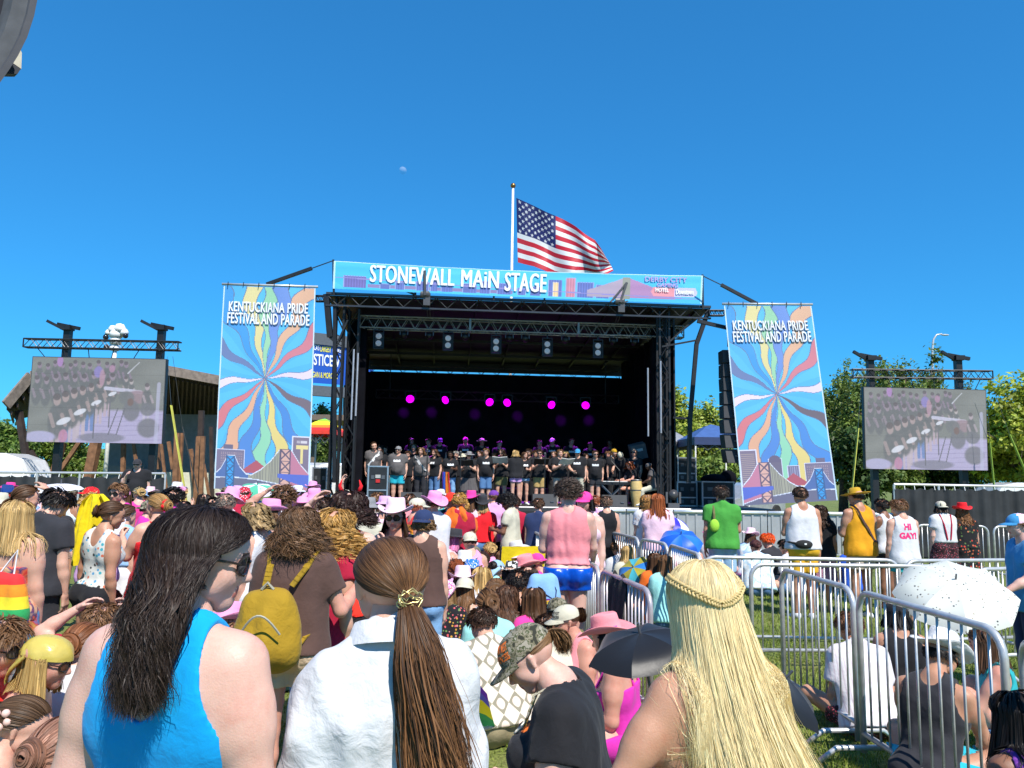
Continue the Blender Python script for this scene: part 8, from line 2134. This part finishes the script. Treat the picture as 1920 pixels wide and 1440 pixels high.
se('sitter with long wavy dark brown hair, seen from behind', 952, 1096, -10, hair=long((.065, .032, .02), .36, wave=.010, freq=45, spread=.5, col2=(.25, .12, .06)), top=tank('beige'), skin='tan', lod=2)
se('sitter with dark hair in a beige patchwork shirt bending forward', 900, 1143, 25, hair=short(HDB, .05), top=tee('checks', loose=.05, sleeve=.7), lod=2, lean=30, g=1.25, fem=False, bottom=shorts('khaki'))
se('sitter in a white tee bending forward beside the cream cap', 1022, 1156, 15, hair=short(HDB), top=tee('cream', loose=.05), lod=2, lean=34, g=1.15)
se('sitter in a dark camouflage cap in front of the shiny blue shorts', 1045, 1118, 5, hat=hat('backcap', 'camo'), hair=short(HDB), top=tee('olive'), lod=1)
se('woman in a cream cap with black letters and pink halter top, looking left', 1058, 1132, 118, hat=hat('trucker', ['cream', 'cream'], text=cap_text(['MIDWEST', 'PRINCESS'], PR_K, 20, .075, .02)), hair=bun(HB), glasses=mat('clear_lens', (.10, .08, .08), .1), skin='sun', top=tank('pink', hem=.0, deep=.6), lod=3, g=1.25, armR='knees', head=(-18, 0, 0), bottom=shorts('magenta'))
p, B = se('woman in a pink cowboy hat and hot pink dress holding a bottle', 1133, 1150, 70, hat=hat('cowboy', 'pink', band=K['purple']), hair=long(HK, .2), skin='sun', top=tube('magenta', straps=.010), lod=3, g=1.2, armL='hold', handL='grip', bottom=shorts('magenta', .7))
c = hold_loc(p, B, 'L', (0, .02, .02)); b_ = tag(empty('bottle', c), 'clear drinks bottle held by the woman in hot pink', 'bottle'); MB().lathe([(.03, -.10), (.033, -.09), (.033, .03), (.014, .08), (.013, .11)], n=14).build('glass', mat('bottle_clear', (.6, .58, .56), .1), b_, True); MB().lathe([(.015, .10), (.015, .12), (.001, .122)], n=12).build('cap', K['white'], b_); MB().lathe([(.0345, -.07), (.0345, .01)], n=14).build('paper_label', K['white'], b_, True)
p, B = se('large woman in a camouflage cap and black tee looking down in a camp chair', 960, 1178, 80, d=3.05, sit='chair', hat=hat('cap', 'camo', text=cap_text(['MIDWEST', 'PRINCESS'], PR_O, 35, .085, .024)), hair=pony((.20, .11, .05), .14, tie=(0, -.125, .03)), skin='pale', top=tee('black', sleeve=.5, loose=.0, neck=.125, text=dict(s='2', size=.12, at=(.02, .30), side='front', mat=PR_O, bold=.04)), bottom=shorts('darkcamo', .75, loose=.04), lod=3, g=1.3, lean=15, neck=.22, head=(8, -24, 0), armL=((.26, .30, -.9), (-.12, 1, .10)), armR=((.16, .3, -1), (-.4, .9, .1)), bust=1.3, handL='cup', handR='cup'); band(B, p, 'L', K['red'], .8); q = B.cuts[0]
for k, m in enumerate((mat('gold_chain', (.6, .42, .12), .3, metal=.8), mat('pearl', (.7, .66, .55), .3))):
 a = np.linspace(0, 2 * math.pi, 40); r0 = np.array([q(.085 * math.sin(t), .02 + .085 * math.cos(t) + .045, .50 - (.12 + .03 * k) * max(0, math.cos(t)) ** 1.3) for t in a]); r0 = push_out(r0[None], B.torso + B.neckp + B.arms, .034)[0]; mb = MB()
 for _ in range(8): r0 = (np.roll(r0, 1, 0) + 2 * r0 + np.roll(r0, -1, 0)) / 4
 mb.tube(r0, [.0028 + .0018 * (i % 2) for i in range(40)], 6)
 mb.build('necklace', m, p, True)
L0 = np.array(p.location); camp_chair('dark camp chair under the woman in the camouflage cap', (L0[0], L0[1], 0), R_(78), K['charcoal'], .44, .6, .78)
camp_chair('navy camp chair with its back turned, behind the blonde woman’s arm', (at(1175, 1300, 2.75)[0], 2.75, 0), R_(-12), cloth('chair_navy', (.018, .035, .075)), .40, .50, .72)
camp_chair('yellow camp chair in the middle of the crowd', (at(968, 1000, 10.2)[0], 10.3, 0), R_(20), K['yellow'], .45, .6, .95)
c = at(1093, 1355, 2.9); b_ = tag(empty('bottle', (c[0], 2.9, .48)), 'blue drinks bottle with red cap beside the hot pink dress', 'bottle'); MB().lathe([(.03, -.10), (.033, -.09), (.033, .03), (.014, .08), (.013, .11)], n=14).build('glass', mat('bottle_blue', (.02, .05, .4), .15), b_, True); MB().lathe([(.017, .10), (.017, .14), (.001, .142)], n=12).build('cap', K['red'], b_); o_ = tag(MB().box((c[0], 2.9, .19), (.3, .3, .38)).box((c[0], 2.9, .385), (.32, .32, .03)).build('cool_box', K['crimson'], None), 'red cool box under the blue bottle', 'cool box')
# lower left
p, B = se('woman in a yellow satin headscarf and sunglasses in profile, lower left', 100, 1190, -80, d=4.0, hat=hat('scarf', cloth('satin_yellow', (.55, .43, .09), shiny=True)), hair=long((.40, .26, .09), .2, spread=.1), glasses=mat('brown_lens', (.12, .05, .03), .15), skin='sun', top=tube('stripes', straps=0, line=.30), lod=2, armL='hold')
p, B = se('woman with pinned brown hair, a pale flower clip and blue top, bottom left', 62, 1312, -45, d=3.4, hair=bun((.10, .055, .028), tie=(-.02, -.12, .02)), skin='fair', top=tube('sky', straps=.006, line=.33), lod=3, g=1.2, head=(-25, -10, 0)); mb = MB()
for k in range(5):
 a = k * 2 * math.pi / 5; v = []; mb.ball(B.hc + (np.array([.088, -.075 + .030 * math.cos(a), .035 + .030 * math.sin(a)]) * B.s) @ B.HR.T, .017, 6)
mb.build('flower_clip', mat('pale_pink_clip', (.75, .50, .42), .3), p, True)
se('child with glasses and brown hair at the left edge, looking right', 4, 1160, -80, d=4.0, hair=short(HBR, .06), glasses=mat('clear_lens', (.10, .08, .08), .1), skin='fair', top=tee('scarlet'), lod=2)
se('sitter with a reddish brown bun and white tee, seen from behind', 163, 1172, -5, d=4.5, hair=bun((.20, .075, .03)), skin='fair', top=tee('white', loose=.03), lod=2)
se('sitter with both arms folded over brown hair, left of the blue tank top', 196, 1134, 0, d=5.2, hair=short(HBR, .06), skin='pale', top=tee('crimson'), armL='head', armR='head', lod=2)
se('sitter with fair hair behind the folded arms', 245, 1128, 10, d=5.9, hair=long(HBL, .2), top=tee('purple'), lod=1)
se('sitter in maroon with brown hair beside the black shorts', 205, 1106, 20, d=6.8, hair=short(HB, .05), skin='brown', top=tee('crimson'), lod=1)
se('small child in a pink feathered dress beside the blue tank top', 132, 1350, -20, d=2.9, H=1.25, hair=bun((.3, .15, .1)), skin='fair', top=[tank('bubble'), dict(cut='tank', sleeve=0, mat=K['palepink'], name='feather_collar', hem=.36, infl=.04, fold=.02, neck=.05)], bottom=skirt('bubble', .3), lod=2)
# rainbow drawstring bag of the woman at the left edge
c = at(6, 1132, 4.95); rb = tag(empty('drawstring_bag', c), 'rainbow striped drawstring bag on the back of the blonde woman at the left edge', 'bag'); V, F = net_of([(np.array([-.09, 0, -.17]), np.array([.09, 0, -.17]), .07, .07, None, 1, .06), (np.array([-.09, 0, -.05]), np.array([.09, 0, -.05]), .07, .07, None, 1, .08), (np.array([-.08, 0, .06]), np.array([.08, 0, .06]), .06, .06, None, 1, .08), (np.array([-.06, 0, .14]), np.array([.06, 0, .14]), .045, .045, None, 1, .08)], .012, 0, None, folds(.01, .8, 5)); mesh_obj('bag', V, F, K['rainbowcloth'], rb, True); MB().tube([(-.05, 0, .17), (.0, .1, .32), (.05, .0, .17)], .006, 5).build('cord', K['white'], rb)
# the yellow shirt held up
c = at(180, 926, 6.6); V, n = [], 14
for j in range(11):
 for i in range(n + 1):
  t = j / 10; w = np.interp(t, [0, .12, .4, 1], [.05, .13, .17, .17]); V.append(((i / n - .5) * 2 * w - .02 * t, .05 * math.sin(i * 1.4 + t * 2) + .03 * math.sin(i * .7), -.60 * t))
tag(mesh_obj('held_shirt', V, [(j * (n + 1) + i, j * (n + 1) + i + 1, (j + 1) * (n + 1) + i + 1, (j + 1) * (n + 1) + i) for j in range(10) for i in range(n)], K['yellow'], None, True, loc=c), 'bright yellow shirt held up in the crowd at the left', 'shirt')
sp('person behind the held yellow shirt, hand lifted over it', 186, 930, 7.4, 170, lod=1, hair=short(HB, .05), armR='hold', armL='phone', top=tee('lilac'), bottom=shorts('white'))
# right side of the lawn
se('sitter in a white striped shirt behind the swung barricade', 1588, 1150, 0, d=6.15, lean=24, hair=short((.13, .06, .03), .05), skin='tan', top=tee('stripes', loose=.03, sleeve=.7), lod=2, g=1.0, bottom=shorts('ditsy'))
se('sitter in black with a dark cap under the speckled umbrella', 1678, 1124, -10, hat=hat('cap', 'black'), hair=long(HK, .12), skin='tan', top=tank('black'), lod=2)
se('man in a white cowboy hat, red glasses and black tank top, right foreground', 1768, 1182, -50, d=5.0, fem=False, hat=hat('cowboy', cloth('straw_white', (.66, .66, .66), bump=.8)), hair=short(HK), glasses=mat('red_lens', (.5, .05, .02), .15), skin='tan', top=tank('charcoal', arm=.1), lod=3, head=(-20, -8, 0), armR='knees', armL='knees', bottom=shorts('turq', .8), lean=18)
se('sitter with raised bare knees behind the man in the white cowboy hat', 1838, 1176, 60, d=5.6, hair=long(HB, .2), skin='sun', top=tank('teal'), lod=2, legs={'L': [(-.15, .7, .75), (0, .35, -1), (-.1, 1, 0)], 'R': [(.15, .6, .8), (0, .4, -1), (.1, 1, 0)]}, armL='knees', armR='knees')
se('sitter in purple with dark hair in the bottom right corner', 1900, 1292, 5, d=3.7, hair=long(HK, .25), skin='brown', top=tank('purple'), lod=2)
se('sitter in a pink hat and tie dyed shirt below the green shirt', 1408, 990, -40, hat=hat('cowboy', 'palepink'), hair=long(HB, .15), top=tee('tiedye'), lod=1)
se('sitter with bright orange hair and black top on the lawn', 1437, 1001, 30, hair=short(HOR, .05, n=420), skin='fair', top=tee('charcoal'), lod=1, fem=False)
se('sitter with dark red hair in a pale tie dyed shirt, back turned', 1416, 1014, -8, hair=bun((.10, .03, .03)), top=tee('tiedye', loose=.05), lod=1, g=1.25, lean=22)
se('sitter with black hair and white top leaning on the grass', 1470, 1012, 40, hair=short(HK, .05), top=tee('white'), lod=1)
for px, py, m, lab, h in ((1157, 1015, 'white', 'white', HBR), (1183, 1006, 'pink', 'pink', HB), (1178, 1022, 'cream', 'cream', HBL), (1233, 1018, 'hotpink', 'hot pink', HDB), (1228, 1036, 'orange', 'orange', HB), (1290, 1030, 'royal', 'royal blue', HDB), (1250, 1040, 'aqua', 'aqua', HBR)):
 se('sitter in a %s top seen through the middle barricade bars' % lab, px, py, 20 * math.sin(px), hair=short(h, .05) if px % 2 else long(h, .2), top=tee(m), lod=1, skin='fair')
for px, py, m, lab, h in ((918, 1018, 'bubble', 'a bubblegum pink', HBL), (946, 1030, 'palepink', 'a pale pink', HBR), (855, 1050, 'lilac', 'a lilac', HRE), (905, 1062, 'white', 'a white', HBL), (988, 1062, 'crimson', 'a crimson', HDB), (912, 1108, 'aqua', 'an aqua', HBR), (1000, 1100, 'hotpink', 'a hot pink', HB), (835, 1030, 'mustard', 'a mustard', HB), (930, 1086, 'white', 'a plain white', HBR), (1530, 1006, 'yellow', 'a yellow', HB), (1590, 1012, 'royal', 'a royal blue', HB)):
 se('sitter in %s top tucked among the other sitters' % lab, px, py, 25 * math.sin(px), hair=bun(h) if px % 3 == 0 else long(h, .22), top=tee(m), lod=0)
# jacket over the near left barricade; blankets and pride flags on the grass
a, b = np.array([*gp(1150, 1078), 1.0]), np.array([*gp(1176, 1090), 1.0]); d_ = b - a; nr = unit(np.array([-d_[1], d_[0], 0])); V = []; n = 10
for s, t in [(1, .62), (1, .45), (1, .25), (1, .08), (0, 0), (-1, .08), (-1, .3), (-1, .5), (-1, .7)]:
 for i in range(n + 1): V.append(a + d_ * (i / n) * (1 + .15 * t) + nr * s * (.028 + .02 * math.sin(i * 1.7 + t * 9) + .03 * t) * -1 + np.array([0, 0, .03 - t + .02 * math.sin(i * 1.1)]))
tag(mesh_obj('jacket', np.array(V), [(j * (n + 1) + i, j * (n + 1) + i + 1, (j + 1) * (n + 1) + i + 1, (j + 1) * (n + 1) + i) for j in range(8) for i in range(n)], SHB, None, True), 'black jacket hung over the near left barricade', 'jacket')
for px, py, m, w, lab in ((1460, 1092, 'magenta', .9, 'magenta blanket on the grass under the sitters'), (1425, 1090, 'navy', .7, 'navy blanket on the grass under the tie dyed shirts'), (1840, 1425, 'turq', .6, 'bright blue cloth on the grass in the bottom right corner')):
 g0 = ground(px, py, .02); V = []; n = 12
 for j in range(n + 1):
  for i in range(n + 1): V.append((g0[0] + (i / n - .5) * w * 1.5, g0[1] + (j / n - .5) * w, .02 + .018 * math.sin(i * 1.3 + j * .7) + .012 * math.sin(j * 2.1)))
 tag(mesh_obj('blanket', V, [(j * (n + 1) + i, j * (n + 1) + i + 1, (j + 1) * (n + 1) + i + 1, (j + 1) * (n + 1) + i) for j in range(n) for i in range(n)], K[m], None, True), lab, 'blanket')
c = at(858, 1132, 5.4); V = []; n = 10
for j in range(7):
 for i in range(n + 1): V.append((c[0] - .28 + .5 * i / n + .06 * j / 6, 5.4 + .05 * math.sin(i + j * .5) - .25 * (1 - j / 6), .62 - .32 * j / 6 - .18 * (i / n) + .04 * math.sin(i * .9)))
fo = mesh_obj('draped_flag', V, [(j * (n + 1) + i, j * (n + 1) + i + 1, (j + 1) * (n + 1) + i + 1, (j + 1) * (n + 1) + i) for j in range(6) for i in range(n)], col_mat('flag_cloth', .6, trans=.3), None, True); set_col(fo, [[(.16, .03, .45), (.1, .1, .5), (.8, .7, .02), (.8, .72, .03), (.05, .35, .12), (.04, .32, .12)][j] for j in range(6) for i in range(n)]); tag(fo, 'yellow and green flag draped right of the white shirt', 'flag')

# ---- the rest of the crowd: every sitter and stander a person with a look of its own
BUSY = [tuple(o.location[:2]) for o, _ in BODIES.values()]
RC = np.random.default_rng(31)
HT = [('cowboy', 'bubble', 'pink cowboy hat'), ('cowboy', 'palepink', 'pale pink cowboy hat'), ('cowboy', 'hotpink', 'hot pink cowboy hat'), ('cowboy', 'white', 'white cowboy hat'), ('backcap', 'bubble', 'pink cap'), ('backcap', 'cream', 'cream cap'), ('bucket', 'white', 'white bucket hat'), ('bucket', 'sky', 'pale blue bucket hat'), ('backcap', 'camo', 'camouflage cap'), ('backcap', 'red', 'red cap'), ('cowboy', 'lilac', 'lilac cowboy hat'), None]
TP = [('bubble', 'bubblegum pink'), ('white', 'white'), ('palepink', 'pale pink'), ('pink', 'salmon pink'), ('hotpink', 'hot pink'), ('aqua', 'aqua'), ('sky', 'light blue'), ('lilac', 'lilac'), ('cream', 'cream'), ('tiedye', 'tie dyed'), ('red', 'bright red'), ('stripes', 'striped')]
HR_ = [(HB, 'brown'), (HBR, 'light brown'), (HBL, 'blonde'), (HRE, 'auburn')]
DONE = set()
def filler(x, y, sit, lod):
 if any((x - a) ** 2 + (y - b) ** 2 < (.42 if sit else .34) ** 2 for a, b in BUSY): return
 for _ in range(40):
  i, j, k = RC.integers(len(HT)), RC.integers(len(TP)), RC.integers(len(HR_))
  if (sit, i if HT[i] else 99, j, k) not in DONE: break
 else: return
 DONE.add((sit, i if HT[i] else 99, j, k)); BUSY.append((x, y)); h, t_, r_ = HT[i], TP[j], HR_[k]
 lab = '%s with %s hair and a %s top%s' % ('sitter' if sit else 'standing figure', r_[1], t_[1], ', in a ' + h[2] if h else ', bareheaded')
 hr = [long(r_[0], .22), bun(r_[0]), curl(r_[0], .14), short(r_[0], .05)][RC.integers(4)]; tp = [tee, tank, tank][RC.integers(3)](t_[0])
 person(lab, 0, 0, None, RC.normal(0, 28), H=RC.uniform(1.58, 1.74) if sit else RC.uniform(1.48, 1.64), sit='ground' if sit else None, g=RC.uniform(.95, 1.2), hair=hr, hat=hat(h[0], h[1], tilt=RC.normal(0, 8)) if h else None, top=tp, bottom=shorts('denim'), skin=['fair', 'pale', 'sun', 'tan'][RC.integers(4)], armL='lap' if sit else 'down', armR='lap' if sit else ['down', 'hold', 'phone'][RC.integers(3)],
           loc=(x, y, 0), group=GD if sit else GS, lod=lod, head=(RC.normal(0, 18), RC.normal(-4, 6), 0))
y = 5.3
while y < 14.5:
 xr = np.interp(y, [5.6, 13], [.45, -.25]); x = max(-.42 * y, xr - 3.4) + RC.uniform(0, .4)
 while x < xr:
  if not (y < 6.6 and x < -1.1): filler(x + RC.normal(0, .06), y + RC.normal(0, .1), True, 1 if y < 9 else 0)
  x += RC.uniform(.55, .8)
 y += .62 + .02 * y
for y in (9.6, 10.6, 11.6, 12.7, 13.8, 15.0):
 x = -.64 * y
 while x < -.06 * y - .4:
  if RC.uniform() < .62: filler(x, y + RC.normal(0, .2), False, 0)
  x += RC.uniform(.6, 1.0)
for x, y in ((-3.2, 5.6), (-2.75, 6.0), (-2.4, 5.2), (-3.7, 6.4), (-2.1, 6.1), (-4.3, 7.2), (-1.9, 5.3), (2.5, 12.5), (3.1, 13.2), (4.0, 12.6), (4.9, 13.4), (5.6, 12.4), (3.6, 14.2), (1.9, 10.4), (1.75, 11.4), (2.2, 12.0), (2.4, 10.9)): filler(x, y, True, 1)
